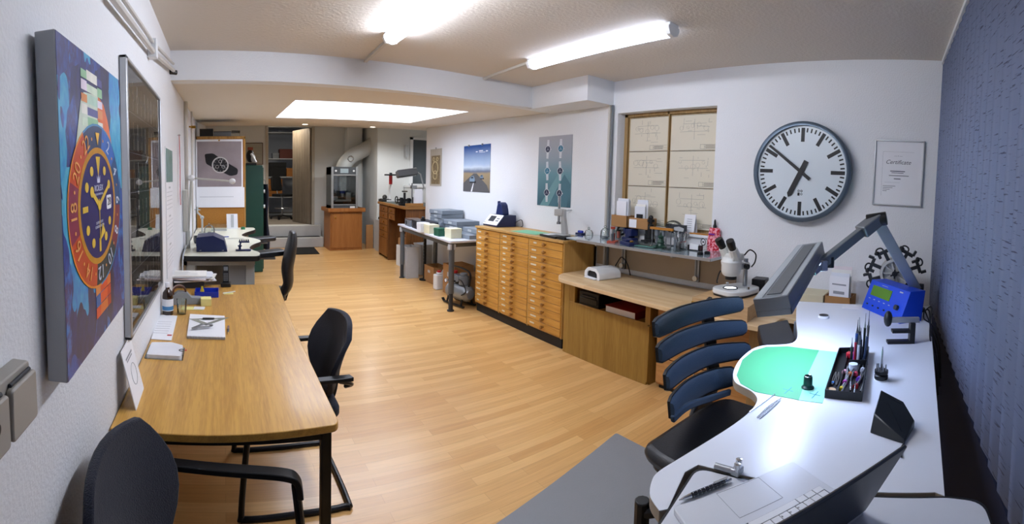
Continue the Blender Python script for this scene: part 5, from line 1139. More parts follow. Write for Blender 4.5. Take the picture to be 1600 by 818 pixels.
# cardboard boxes with papers
bx0 = thing('cardboard_box', 'brown cardboard tray holding a bundle of white papers at the sill corner', 'box', (3.2, 2.86, wz0 + .005))
def tray(r, w, d, h, m=CARD, t=.004):
    mb = MB(m); mb.bb((-d / 2, -w / 2, 0), (d / 2, w / 2, t)).bb((-d / 2, -w / 2, 0), (-d / 2 + t, w / 2, h)).bb((d / 2 - t, -w / 2, 0), (d / 2, w / 2, h)).bb((-d / 2, -w / 2, 0), (d / 2, -w / 2 + t, h)).bb((-d / 2, w / 2 - t, 0), (d / 2, w / 2, h)); return mb.build('box', r)
tray(bx0, .19, .12, .11); bx0.location = (3.25, 2.86, wz0 + .005)
bx1 = thing('cardboard_box', 'brown cardboard tray with a white card in front, right of the sill corner tray', 'box', (3.25, 2.63, wz0 + .005)); tray(bx1, .22, .12, .10)
mb = MB(PAPER); mb.bb((-.063, .02, .01), (-.061, .105, .085)); mb.build('front_card', bx1)
rn = random.Random(9)
for k in range(7):
    y = 2.79 + .02 * k; hgt = .24 + rn.uniform(-.03, .03); mb = MB(PR[k % 3]); mb.bb((-.045, -.004, 0), (.05, .004, hgt)) if 0 else mb.box((0, 0, hgt / 2), (.004, .13, hgt))
    solo(mb, 'paper_bundle', 'white folded papers standing upright in the sill corner tray', 'papers', (3.215 + k * .011, 2.86 + rn.uniform(-.015, .015), wz0 + .0095), rn.uniform(-8, 8), group='papers in the sill corner tray')
for k in range(4):
    mb = MB(PR[(k + 1) % 3]); hgt = .2 + .02 * k; mb.box((0, 0, hgt / 2), (.004, .12, hgt)); solo(mb, 'paper_bundle', 'white papers standing upright in the right cardboard tray', 'papers', (3.225 + k * .012, 2.64 + rn.uniform(-.01, .01), wz0 + .0095), rn.uniform(-8, 8), group='papers in the right sill tray')
mb = MB(YEL); mb.box((0, 0, .045), (.003, .07, .09)).use(BLACK_PL).box((0.0, 0, .105), (.004, .07, .05)); solo(mb, 'yellow_card', 'black and pale yellow card in the right cardboard tray', 'card', (3.215, 2.64, wz0 + .01), 0)

# ================================================================ WOODEN BENCH ALONG THE RIGHT WALL
BZ = .75
be = thing('wall_bench', 'pale beech butcher-block bench top with a rounded end below the glass shelf', 'bench', (0, 0, 0))
bw = bpy.data.materials.new('beech_block'); bw.use_nodes = True; nt = bw.node_tree; N, L = nt.nodes, nt.links; b = N['Principled BSDF']
tc = N.new('ShaderNodeTexCoord'); mp = N.new('ShaderNodeMapping'); mp.inputs['Rotation'].default_value = (0, 0, PI / 2); L.new(tc.outputs['Object'], mp.inputs[0])
br = N.new('ShaderNodeTexBrick'); br.inputs['Scale'].default_value = 1; br.inputs['Brick Width'].default_value = .34; br.inputs['Row Height'].default_value = .042; br.inputs['Mortar Size'].default_value = .0
br.inputs['Color1'].default_value = (*lin('#e0c59c'), 1); br.inputs['Color2'].default_value = (*lin('#cfac7c'), 1); L.new(mp.outputs[0], br.inputs['Vector']); L.new(br.outputs['Color'], b.inputs['Base Color']); b.inputs['Roughness'].default_value = .4
mb = MB(bw); mb.prism(rpoly([(2.655, 3.06), (2.64, 2.5), (2.6, 1.9), (2.585, 1.12), (2.86, 1.12), (2.9, .26), (3.295, .3), (3.295, 3.215), (2.80, 3.215)], [.09, .3, .3, .02, .05, 0, 0, 0, .1]), BZ - .032, BZ); mb.build('bench_top', be, bevel=.003)
fc = thing('low_cabinet', 'low cabinet with a plain oak front panel and an open shelf under the bench', 'cabinet', (2.86, 2.2, 0))
OK = wood('oak_panel', '#a5813c', '#8f6b2c', 'z', 8, rough=.45)
mb = MB(OK); mb.bb((0, .02, .0), (.018, .93, .50)); mb.build('front_panel', fc, bevel=.002)
mb = MB(OK); mb.bb((-.0, .93, 0), (.42, 1.0, BZ - .033)).bb((.02, 0, 0), (.42, .02, BZ - .033)).bb((.02, .02, .47), (.42, .93, .49)).bb((.40, .02, 0), (.42, .93, BZ - .033)).bb((-.01, .0, 0.03), (.02, .022, .48)); mb.build('carcass', fc, bevel=.002)
mb = MB(OK); mb.bb((-.0, .0, .49), (.03, .05, BZ - .033)).bb((0, .86, .50), (.03, .93, BZ - .033)); mb.build('post', fc, bevel=.002)
# printer and binder in the open shelf
r = thing('black_printer', 'black box-shaped device lying on the open shelf under the bench', 'device', (2.90, 2.78, .4905)); mb = MB(BLACK_PL); mb.bb((-.02, 0, 0), (.3, .24, .13)).bb((-.03, .01, .03), (-.02, .23, .08)); mb.build('casing', r, bevel=.006); mb = MB(DARK_GREY); mb.bb((-.035, .03, .09), (-.019, .2, .1)); mb.build('slot', r)
r = thing('red_binder', 'red ring binder lying flat on the open shelf under the bench', 'binder', (2.89, 2.36, .4905)); mb = MB(mat('dark_red_cover', '#7a1018', .45)); mb.bb((-.02, 0, 0), (.3, .34, .004)).bb((-.02, 0, .06), (.3, .34, .064)).bb((-.02, 0, 0), (.3, .004, .064)); mb.build('cover', r, bevel=.002); mb = MB(PAPER); mb.bb((-.012, .01, .006), (.29, .33, .058)); label_part(mb.build('pages', r), 'white pages')
# pedestal
pd = thing('drawer_pedestal', 'three-drawer beech pedestal under the bench behind the blue chair', 'cabinet', (2.87, 1.3, 0))
PW = wood('beech_orange', '#c08d55', '#a87640', 'y', 7, rough=.45)
mb = MB(PW); mb.bb((.02, 0, .03), (.42, .84, BZ - .033)); mb.build('carcass', pd, bevel=.002)
for a, c in ((.05, .25), (.26, .46), (.47, .70)):
    mb = MB(PW); mb.bb((0, .005, a), (.02, .835, c)); d = mb.build('drawer', pd, bevel=.003); mb = MB(STEEL); mb.bar([(0, .35, c - .04), (-.02, .36, c - .04), (-.02, .48, c - .04), (0, .49, c - .04)], .008, .008); mb.build('handle', d)
mb = MB(BLACK_PL); mb.bb((.03, .02, 0), (.4, .82, .03)); mb.build('plinth', pd)
mb = MB(wood('brown_cab', '#a58455', '#8c6b3f', 'z', 7)); mb.bb((0, 0, 0), (.4, .16, BZ - .033)); solo(mb, 'side_cabinet', 'narrow wooden cabinet side under the bench beside the white desk', 'cabinet', (2.72, 1.13, 0), bevel=.003)
# UV lamp
r = thing('curing_lamp', 'white tunnel-shaped curing lamp with a dark opening on the bench', 'lamp', (2.98, 2.86, BZ), -8)
prof = rpoly([(-.11, 0), (.11, 0), (.105, .06), (.06, .1), (-.06, .1), (-.105, .06)], .02)
inner = rpoly([(-.075, .014), (.075, .014), (.07, .055), (.045, .072), (-.045, .072), (-.07, .055)], .012)
Mc = frame((-.1, 0, 0), (0, -1, 0), (0, 0, 1))
mb = MB(WHITE_PL); n = len(prof)
V0 = mb.vs([Mc @ Vector((p[0], p[1], 0)) for p in prof]); V1 = mb.vs([Mc @ Vector((p[0], p[1], 0)) for p in inner]); V2 = mb.vs([Mc @ Vector((p[0], p[1], -.2)) for p in inner]); V3 = mb.vs([Mc @ Vector((p[0] * .98, p[1] * .98, -.24)) for p in prof])
for i in range(n):
    j = (i + 1) % n; mb.face([V0[i], V0[j], V1[j], V1[i]]); mb.face([V1[i], V1[j], V2[j], V2[i]]); mb.face([V0[j], V0[i], V3[i], V3[j]])
mb.face(V3); mb.use(BLACK_MATT).face(V2); mb.build('shell', r)
mb = MB(BLACK_MATT); mb.prism(inner, -.19, -.012, Mc); mb.build('chamber', r); mb = MB(WHITE_PL); mb.bb((-.13, -.075, .004), (-.095, .075, .012)); mb.build('tray', r, bevel=.002)
mb = MB(BLACK_PL); mb.tube(spline([(.13, 0, .05), (.18, 0, .12), (.2, -.04, .18), (.22, -.1, .12), (.24, -.12, .02)], 6), .005, 6); mb.build('cable', r)
# riser box and microscope
RZ = .85
p = [at(x, y, z=RZ) for x, y in ((1100, 465), (1168, 480), (1205, 452), (1140, 440))]
rb = thing('wooden_riser', 'light wooden riser block under the microscope with a brass catch', 'riser', (0, 0, BZ))
RW = wood('riser_wood', '#c7a377', '#ae8a5d', 'y', 6, rough=.5)
mb = MB(RW); mb.prism([(2.63, 1.68), (2.62, 1.26), (3.24, 1.34), (3.22, 1.72)], .0005, RZ - BZ); mb.build('block', rb, bevel=.003)
mb = MB(BRASS); mb.box((2.622, 1.66, .06), (.012, .03, .03)); mb.build('catch', rb, bevel=.002)
ms = thing('stereo_microscope', 'cream stereo microscope with a lit round stage standing on the wooden riser', 'microscope', (2.90, 1.50, RZ), 165)
# local: +x towards its front (the user side)
CR_ = mat('cream_enamel', '#d9dbd8', .3, var=.02)
mb = MB(CR_); mb.prism(rpoly([(-.17, -.10), (.05, -.135), (.15, -.09), (.15, .09), (.05, .135), (-.17, .10)], .06), .012, .05); mb.build('base', ms, bevel=.008)
mb = MB(BLACK_PL); mb.prism(rpoly([(-.165, -.095), (.05, -.13), (.145, -.085), (.145, .085), (.05, .13), (-.165, .095)], .06), 0, .014); mb.build('base_foot', ms)
mb = MB(mat('stage_glow', '#ffffff', .4, emit=('#eaf3ff', 3.0))); mb.cyl((.05, 0, .05), .042, .002, seg=28); mb.build('lit_stage', ms); mb = MB(BLACK_PL); mb.ring((.05, 0, .051), .048, .005, None, 28, 6); mb.build('stage_ring', ms)
mb = MB(STEEL); mb.cyl((-.1, 0, .05), .016, .2); mb.build('pillar', ms)
mb = MB(CR_); mb.rod((-.12, 0, .2), (.0, 0, .2), .028).box((-.03, 0, .2), (.1, .05, .05)); mb.build('focus_arm', ms, bevel=.005)
mb = MB(BLACK_PL)
for s in (-1, 1): mb.rod((-.06, s * .03, .2), (-.06, s * .06, .2), .02)
mb.build('focus_knob', ms, bevel=.003)
mb = MB(CR_); mb.lathe([(.048, .14), (.06, .15), (.068, .17), (.068, .21), (.074, .24), (.06, .27)], T(.05, 0, 0)).box((.04, 0, .275), (.11, .12, .05)); mb.build('optical_head', ms, bevel=.008)
mb = MB(BLACK_PL); mb.cyl((.05, 0, .115), .04, .03); mb.build('ring_light', ms)
for s in (-1, 1):
    mb = MB(CR_); a = Vector((.05, s * .038, .27)); d = Vector((.55, s * .10, .83)).normalized(); mb.rod(a, a + d * .08, .04, .032); et = mb.build('eyepiece_tube', ms)
    mb = MB(BLACK_PL); mb.rod(a + d * .08, a + d * .115, .025, .028).rod(a + d * .115, a + d * .155, .030, .028); mb.build('eyepiece', et)
mb = MB(BLACK_PL); mb.tube(spline([(.0, .07, .29), (-.02, .1, .33), (-.06, .12, .30), (-.08, .1, .24), (-.08, .07, .2)], 6), .005, 6).tube(spline([(.05, -.05, .13), (.06, -.09, .16), (.08, -.1, .1), (.1, -.08, .08)], 6), .005, 6); mb.build('cable', ms)
for (x, y) in ((-.02, .1), (-.02, -.1)):
    mb = MB(CHROME); mb.cyl((x, y, .05), .012, .02); mb.build('stage_clip', ms)
# power box with cables behind it
r = thing('power_box', 'black power supply box on the riser behind the microscope', 'power supply', (3.14, 1.42, RZ + .0005), 10); mb = MB(BLACK_PL); mb.bb((-.06, -.05, 0), (.06, .05, .09)); mb.build('casing', r, bevel=.005)
mb = MB(BLACK_PL); rn = random.Random(4); P = []
for k in range(26): a = k * .9; P.append((3.2 + .03 * math.cos(a), 1.26 - .004 * k + .05 * math.sin(a * 1.1), BZ + .015 + .10 * abs(math.sin(a * .6))))
mb.tube(spline(P, 4), .005, 6); solo(mb, 'cable_tangle', 'tangle of black cables at the wall behind the desk lamp head', 'cable')
# boxes between desk and wall
r = thing('cream_carton', 'cream flip-top carton on the bench behind the desk lamp', 'box', (3.12, 1.0, BZ), 4); mb = MB(mat('cream_card', '#cfc6a8', .7)); mb.bb((-.1, -.09, 0), (.1, .09, .14)).bb((-.104, -.094, .09), (.104, .094, .145)); mb.build('box', r, bevel=.003); mb = MB(INK_GREY); mb.bb((-.1055, -.05, .04), (-.1, .02, .06)); mb.build('print', r)
bx2 = thing('cardboard_box', 'brown cardboard tray with standing white forms on the bench near the winder', 'box', (3.1, .80, BZ)); tray(bx2, .18, .16, .15)
for k in range(4): mb = MB(PR[k % 4]); hgt = .28 + .02 * k; mb.box((0, 0, hgt / 2), (.004, .14 - .01 * (k % 2), hgt)).use(INK_GREY).box((-.0025, 0, hgt * .8), (.001, .1, .01)).box((-.0025, 0, hgt * .6), (.001, .08, .02)); solo(mb, 'paper_form', 'printed white form standing in the cardboard tray on the bench', 'papers', (3.05 + .025 * k, .80, BZ + .0045), (k - 1.5) * 4, group='forms in the bench cardboard tray')

# ================================================================ WHITE TRESTLE TABLE WITH BOXES
WZ = .87
wt = thing('white_worktable', 'white-topped worktable on round grey legs beside the drawer cabinet', 'table', (0, 0, 0))
WT = mat('white_blue_laminate', '#cfd4de', .35, var=.01)
mb = MB(WT); mb.prism(rpoly([(2.53, 4.825), (3.28, 4.825), (3.28, 6.70), (2.72, 7.02)], [.03, 0, 0, .03]), WZ - .028, WZ); mb.build('tabletop', wt, bevel=.004)
LGm = mat('leg_grey', '#62686e', .4, metal=.4)
mb = MB(LGm); mb.bar([(2.60, 4.92, WZ - .06), (2.74, 6.85, WZ - .06), (3.2, 6.6, WZ - .06), (3.2, 4.92, WZ - .06)], .03, .06, closed=True); mb.build('underframe', wt)
for x, y in ((2.585, 4.89), (2.745, 6.86), (3.2, 6.6), (3.2, 4.92)):
    mb = MB(LGm); mb.cyl((x, y, .22), .034, WZ - .25); l_ = mb.build('leg', wt); mb = MB(DARK_GREY); mb.cyl((x, y, .012), .027, .21).cyl((x, y, 0), .042, .014); mb.build('foot', l_)
    mb = MB(LIGHT_GREY); mb.box((x, y, WZ - .08), (.078, .06, .07)); mb.build('joint_block', l_, bevel=.004)
def wtp(x, y): q = at(x, y, z=WZ); return q
def boxat(name, label, x, y, size, m, rz=0, group=None, z=None, X=None, lid=None):
    q = at(x, y, z=WZ) if X is None else at(x, y, X=X); zz = WZ + .0004 if z is None else z
    o = thing(name, label, 'box', (q.x, q.y, zz), rz, group); mb = MB(m); mb.bb((-size[0] / 2, -size[1] / 2, 0), (size[0] / 2, size[1] / 2, size[2])); mb.build('box', o, bevel=.003)
    mb = MB(lid or m); mb.bb((-size[0] / 2 - .002, -size[1] / 2 - .002, size[2] * .62), (size[0] / 2 + .002, size[1] / 2 + .002, size[2] + .002)); mb.build('lid', o, bevel=.003); return o
CRM = mat('cream_box', '#dcd8b8', .6, var=.02); WB = mat('white_box', '#dfe2e6', .6); GRB = mat('green_box', '#1d5a44', .5)
GB = mat('grey_archive', '#7e8790', .55, var=.04); BB = mat('black_box', '#23262f', .5)
NB = lambda: None
o = thing('black_machine', 'black box-shaped winding machine with a knob on the white worktable', 'machine', (2.79, 6.12, WZ), -8); mb = MB(BB); mb.bb((-.12, -.27, 0), (.12, .27, .125)); mb.build('casing', o, bevel=.004); mb = MB(BLACK_PL); mb.cyl((-.02, .02, .125), .035, .03).ball((-.02, .02, .165), .025); mb.build('knob', o); mb = MB(DARK_GREY); mb.cyl((0, 0, 0), .03, .01, T(-.12, .18, .06) @ Ry(-90)); mb.build('dial', o)
o = thing('grey_device', 'pale grey box with a round vent behind the black machine on the worktable', 'device', (2.83, 6.62, WZ), -8); mb = MB(MID_GREY); mb.bb((-.1, -.15, 0), (.1, .15, .10)); mb.build('casing', o, bevel=.004); mb = MB(mat('brown_lid', '#4a332b', .5)); mb.bb((-.1, -.15, .1), (.1, .15, .115)); mb.build('lid', o); mb = MB(DARK_GREY); mb.cyl((0, 0, 0), .03, .008, T(-.1, .05, .05) @ Ry(-90)); mb.build('vent', o)
boxat('white_box', 'white cube box at the room edge of the worktable, left of the cream boxes', 661, 362, (.13, .14, .13), WB, 0)
boxat('cream_box', 'cream box between the white box and the green box on the worktable', 674, 364, (.14, .18, .12), CRM, 0, 'cream boxes on the worktable')
boxat('green_box', 'dark green box between two cream boxes on the worktable', 688, 368, (.12, .14, .10), GRB, 0)
boxat('cream_box', 'cream box nearest the table corner, right of the green box', 708, 371, (.15, .17, .12), CRM, 0, 'cream boxes on the worktable')
boxat('cream_box', 'cream box with a grey side behind the green box', 711, 359, (.14, .19, .13), CRM, 0, 'cream boxes on the worktable')
rn = random.Random(2)
stk = [(3.10, 6.06, 5, 'tallest stack, furthest along the wall'), (3.10, 5.57, 3, 'middle stack at the wall'), (3.11, 5.10, 2, 'low stack nearest the drawer cabinet')]
nm = ('bottom', 'second', 'third', 'fourth', 'top')
first = None
for x, y, n, lb in stk:
    for k in range(n):
        pl = nm[k] if k < n - 1 else 'top'
        lab_ = f'flat grey archive box, {pl} of the {lb}'
        loc = (x + rn.uniform(-.02, .02), y + rn.uniform(-.02, .02), WZ + .0006 + k * .0585)
        if first is None:
            first = thing('archive_box', lab_, 'box', loc, rn.uniform(-4, 4), 'flat grey archive boxes on the worktable'); mb = MB(GB); mb.bb((-.17, -.2, 0), (.17, .2, .056)); mb.build('box', first, bevel=.003)
            mb = MB(LIGHT_GREY); mb.bb((-.1715, -.05, .012), (-.17, .05, .04)); mb.build('name_card', first)
        else: dup(first, loc, rn.uniform(-4, 4), lab_)
mb = MB(GB); mb.bb((-.055, -.1, 0), (.055, .1, .05)); solo(mb, 'archive_box', 'small flat grey box lying before the low stack by the drawer cabinet', 'box', (2.86, 4.97, WZ + .0004), 2, 'flat grey archive boxes on the worktable', bevel=.003)
mb = MB(PAPER); mb.bb((-.06, -.05, 0), (.06, .05, .004)); solo(mb, 'paper_slip', 'white paper slip lying before the cream boxes', 'paper', (2.68, 5.35, WZ + .0004), 20)
# under the table
def fl(x, y): q = at(x, y, z=0); return q
BINM = mat('bin_white', '#b9babb', .45)
for k, (x, y, lb) in enumerate(((646, 429, 'white plastic waste bin nearer the table leg under the worktable'), (665, 424, 'white plastic waste bin on the wall side under the worktable'))):
    q = fl(x, y); r = thing('waste_bin', lb, 'bin', (q.x - .12 + k * .02, q.y - .1, 0), 0, 'waste bins under the worktable'); mb = MB(BINM)
    for a, c in (((-.1, -.15), (-.094, .15)), ((.094, -.15), (.1, .15)), ((-.1, -.15), (.1, -.144)), ((-.1, .144), (.1, .15))): mb.bb((a[0], a[1], 0), (c[0], c[1], .5))
    mb.bb((-.1, -.15, 0), (.1, .15, .006)); mb.build('bin', r, bevel=.004); mb = MB(BINM); mb.bar([(-.1, -.15, .5), (.1, -.15, .5), (.1, .15, .5), (-.1, .15, .5)], .014, .02, closed=True); mb.build('rim', r)
q = fl(630, 414); r = thing('paper_box', 'white box with a dark spiral strip by the far leg under the worktable', 'box', (q.x, q.y, 0)); mb = MB(WB); mb.bb((-.1, -.1, 0), (.1, .1, .38)); mb.build('box', r, bevel=.003); mb = MB(CARD); mb.bb((-.08, -.08, .38), (.08, .08, .52)); mb.build('paper_sack', r, bevel=.02); mb = MB(BLACK_PL); mb.tube([(.0 + .02 * math.cos(k), -.12 + .01 * math.sin(k), .02 + .003 * k) for k in range(110)], .004, 5); mb.build('spiral', r)
q = fl(660, 434); r = thing('black_stand', 'slim black upright stand on a round foot under the worktable', 'stand', (q.x - .03, q.y - .14, 0)); mb = MB(BLACK_PL); mb.cyl((0, 0, 0), .08, .02); mb.build('base', r, bevel=.004); mb = MB(BLACK_PL); mb.bb((-.018, -.018, .02), (.018, .018, .80)); mb.use(MID_GREY)
for k in range(8): mb.bb((-.0195, -.01, .3 + k * .05), (-.018, .01, .32 + k * .05))
mb.build('pole', r)
def cbox(x, y, w, d, h, lb, opened=False, z=0):
    q = fl(x, y); r = thing('cardboard_box', lb, 'box', (q.x, q.y, z)); 
    if opened: tray(r, d, w, h)
    else: mb = MB(CARD); mb.bb((-w / 2, -d / 2, 0), (w / 2, d / 2, h)); mb.build('box', r, bevel=.003)
    mb = MB(LIGHT_GREY); mb.bb((-w / 2 - .001, -.04, h * .6), (-w / 2, .04, h * .75)); mb.build('label', r); return r
cbox(681, 440, .24, .34, .26, 'open brown cardboard box beside the waste bins under the worktable', True)
r = cbox(708, 428, .3, .34, .42, 'tall brown cardboard box behind the near table leg'); r.location = (3.08, 5.62, 0)
r = cbox(720, 440, .3, .3, .36, 'dark-topped cardboard box at the wall end behind the compressor'); r.location = (3.1, 5.2, 0)
q = fl(690, 452); r = thing('jerrycan', 'small white jerrycan with a red cap under the worktable', 'jerrycan', (q.x, q.y + .05, 0)); mb = MB(WHITE_PL); mb.prism(rpoly([(-.09, -.06), (.09, -.06), (.09, .06), (-.09, .06)], .03), 0, .22).prism(rpoly([(-.05, -.05), (.07, -.05), (.07, .05), (-.05, .05)], .03), .22, .25); mb.build('canister', r, bevel=.012); mb = MB(RED); mb.cyl((-.02, 0, .25), .03, .025); mb.build('cap', r); mb = MB(WHITE_PL); mb.tube(spline([(.03, 0, .24), (.05, 0, .28), (.08, 0, .27), (.085, 0, .22)], 5), .01); mb.build('handle', r)
q = fl(686, 404); mb = MB(WHITE_PL); mb.lathe([(.04, 0), (.09, .05), (.1, .08), (.094, .08), (.082, .05), (.0, .01)], caps=False); solo(mb, 'white_bowl', 'white bowl standing on the floor behind the open cardboard box', 'bowl', (3.05, 6.1, .0))
# compressor
cp = thing('air_compressor', 'small grey air compressor with gauges and a red knob under the worktable', 'compressor', (2.82, 5.10, 0), 100); cp.scale = (1.15,) * 3
TK = mat('tank_grey', '#8d9296', .3, metal=.4)
mb = MB(TK); mb.lathe([(.0, -.19), (.05, -.185), (.085, -.15), (.09, -.1), (.09, .1), (.085, .15), (.05, .185), (.0, .19)], T(0, 0, .15) @ Ry(90), 24); mb.build('tank', cp)
mb = MB(MID_GREY); mb.cyl((-.07, 0, .24), .055, .10).cyl((-.07, 0, .34), .04, .03).rod((.0, -.05, .3), (.0, .05, .3), .04).box((.07, 0, .29), (.08, .08, .1))
mb.build('motor', cp, bevel=.005)
for x_ in (.02, .11):
    mb = MB(WHITE_PL); mb.cyl((0, 0, 0), .022, .012, T(x_, .10, .27) @ Rx(-90)); g_ = mb.build('gauge', cp); mb = MB(BLACK_PL); mb.ring((0, 0, .012), .022, .003, T(x_, .10, .27) @ Rx(-90), 16, 5).rod((x_, .02, .27), (x_, .10, .27), .008); mb.build('gauge_rim', g_)
mb = MB(RED); mb.cyl((.08, 0, .345), .025, .03); mb.build('knob', cp)
mb = MB(BLACK_PL)
for s in (-1, 1): mb.bar([(-.17, s * .08, .02), (.17, s * .08, .02), (.2, s * .08, .05)], .03, .012).bar([(-.12, s * .08, .02), (-.12, s * .06, .09)], .02, .01).bar([(.12, s * .08, .02), (.12, s * .06, .09)], .02, .01)
mb.build('foot_frame', cp)
mb = MB(BLACK_PL); mb.tube(spline([(-.15, 0, .23), (-.17, 0, .38), (0, 0, .42), (.15, 0, .40), (.17, 0, .26)], 6), .01); mb.build('carry_handle', cp)
mb = MB(BLACK_PL); mb.tube(spline([(-.05, .06, .3), (-.16, .1, .3), (-.2, .08, .2), (-.15, .1, .15)], 6), .006); mb.build('hose', cp)

# ================================================================ FAR END: OLD BENCH, MILLING MACHINE, DUCT, STORAGE ROOM
OBZ = 1.13
ob = thing('jewellers_bench', 'tall dark old wooden workbench with small drawers in the far alcove', 'workbench', (0, 0, 0))
OW = wood('old_oak', '#97632c', '#70441b', 'z', 7, rough=.45); OWd = wood('old_oak_dark', '#7d4e20', '#5a3513', 'z', 7, rough=.45); OT = wood('old_bench_top', '#a87638', '#875a26', 'x', 8, rough=.45)
pl = [(2.95, 7.26), (3.27, 7.24), (3.9, 7.3), (3.9, 9.2), (3.12, 9.2)]
mb = MB(OT); mb.prism(pl, OBZ - .05, OBZ); mb.use(OT).bar([(3.27, 7.25, OBZ + .03), (2.955, 7.27, OBZ + .03)], .03, .06); mb.build('bench_top', ob, bevel=.005)
mb = MB(mat('green_grey_lino', '#3f4a45', .5)); mb.prism([(3.0, 7.34), (3.85, 7.34), (3.85, 9.1), (3.15, 9.1)], OBZ, OBZ + .004); mb.build('lino', ob)
ang = Vector((.17, 1.94, 0)).normalized(); Mo = frame((2.99, 7.3, 0), (ang.x, ang.y, 0), (0, 0, 1))   # x along the front, y up, z = out? 
nrm = Vector((0, 0, 1)).cross(ang)
def ofr(u, v, w): return Vector((2.99, 7.3, 0)) + ang * u + Vector((0, 0, w)) + Vector((ang.y, -ang.x, 0)) * v
def obox(mb, u0, u1, v0, v1, w0, w1):
    v = [mb.bm.verts.new(ofr(u, a, w)) for u in (u0, u1) for a in (v0, v1) for w in (w0, w1)]
    for f in ((0, 1, 3, 2), (4, 6, 7, 5), (0, 4, 5, 1), (2, 3, 7, 6), (0, 2, 6, 4), (1, 5, 7, 3)): mb.face([v[i] for i in f])
mb = MB(OWd); obox(mb, 0, .05, 0, .7, 0, OBZ - .05); obox(mb, 1.15, 1.2, 0, .7, 0, OBZ - .05); obox(mb, 1.85, 1.9, 0, .7, 0, OBZ - .05); obox(mb, 1.2, 1.85, .66, .7, 0, OBZ - .05); obox(mb, 0, 1.15, .5, .54, 0, OBZ - .05); obox(mb, 0, .3, 0.02, .6, .6, .62); mb.build('carcass', ob)
for k in range(5):
    w0 = .42 + k * .13; mb = MB(OW); obox(mb, 1.21, 1.84, -.01, .02, w0, w0 + .12); d = mb.build('drawer', ob, bevel=.003); mb = MB(BRASS); p = ofr(1.5, -.02, w0 + .06); mb.bar([p + ang * -.05, p + Vector((-.012, 0, 0)), p + ang * .05], .012, .02); mb.build('pull', d)
mb = MB(OW); obox(mb, 1.21, 1.84, -.01, .02, .05, .41); mb.build('door', ob, bevel=.003)
for k in range(2):
    w0 = .82 + k * .12; mb = MB(OW); obox(mb, .75, 1.14, 0, .02, w0, w0 + .11); d = mb.build('drawer', ob, bevel=.003); mb = MB(BRASS); p = ofr(.95, -.02, w0 + .055); mb.bar([p + ang * -.04, p + Vector((-.012, 0, 0)), p + ang * .04], .012, .02); mb.build('pull', d)
def obp(x, y=318, X=3.2): q = at(x, y, X=X); return Vector((q.x, q.y, OBZ + .0045))
r = thing('arbor_press', 'slim white press with a red shaft and black top wheel on the old bench', 'press', obp(610, X=3.3))
mb = MB(WHITE_PL); mb.bb((-.08, -.08, 0), (.08, .08, .03)).tube(spline([(0, .03, .03), (0, .05, .15), (0, .05, .3), (0, .0, .38)], 6), .025); mb.build('frame', r, bevel=.004)
mb = MB(RED); mb.cyl((0, 0, .36), .035, .18); mb.build('shaft', r); mb = MB(BLACK_PL); mb.cyl((0, 0, .54), .13, .03).cyl((0, 0, .57), .03, .03); mb.build('hand_wheel', r, bevel=.005)
mb = MB(mat('dark_tool', '#33322f', .5, var=.3)); mb.bb((-.1, -.12, 0), (.1, .1, .05)).rod((-.05, -.1, .06), (.05, .1, .1), .03).ball((.0, .0, .09), .05).rod((-.12, -.05, .05), (.1, -.1, .04), .015); solo(mb, 'iron_vice', 'dark iron bench vice on the left end of the old bench', 'vice', obp(601, X=3.22), 0, bevel=.004)
for k, (x, lb, c_) in enumerate(((628, 'dark clamp tool lying near the middle of the old bench', BLACK_PL), (638, 'black stepped gauge tool on the old bench', DARK_GREY))):
    mb = MB(c_); mb.bb((-.06, -.1, 0), (.06, .1, .03)).cyl((0, 0, .03), .035, .05).rod((0, -.12, .07), (0, .12, .07), .014).ball((.02, .05, .08), .03); solo(mb, 'clamp_tool', lb, 'tool', obp(x, X=3.25), 15 * k, bevel=.003)
r = thing('watch_lathe', 'small black lathe with a handwheel standing at the near end of the old bench', 'lathe', (3.08, 7.62, OBZ + .0045), 0)
mb = MB(BLACK_PL); mb.bb((-.1, -.04, 0), (.1, .04, .03)).rod((-.15, 0, .1), (.15, 0, .1), .015).box((-.06, 0, .08), (.05, .05, .12)).box((.08, 0, .08), (.05, .05, .1)).cyl((.0, 0, .03), .02, .2); mb.build('bed', r, bevel=.004); mb = MB(BLACK_PL); mb.ring((0, 0, 0), .06, .01, T(-.15, 0, .1) @ Ry(90)).cyl((0, 0, .24), .05, .02); mb.build('handwheel', r)
r = thing('drill_stand', 'grey drill stand with a black motor on the old bench', 'drill stand', (3.22, 7.55, OBZ + .0045), 0); mb = MB(STEEL); mb.bb((-.06, -.06, 0), (.06, .06, .02)).cyl((-.03, 0, .02), .012, .38).box((0, 0, .33), (.1, .06, .06)).cyl((.04, 0, .18), .02, .14); mb.build('column', r, bevel=.003); mb = MB(BLACK_PL); mb.bb((-.02, -.05, .02), (.09, .05, .15)); mb.build('motor', r, bevel=.01)
r = thing('white_binders', 'stack of white cards and envelopes standing upright at the near bench end', 'papers', (3.22, 7.34, OBZ + .0045), 0); mb = MB(PAPER); mb.box((0, 0, .15), (.14, .004, .30), Rz(-10)).box((.02, .02, .13), (.13, .004, .26), Rz(-10)).box((-.01, .05, .11), (.12, .01, .22)); mb.build('papers', r)
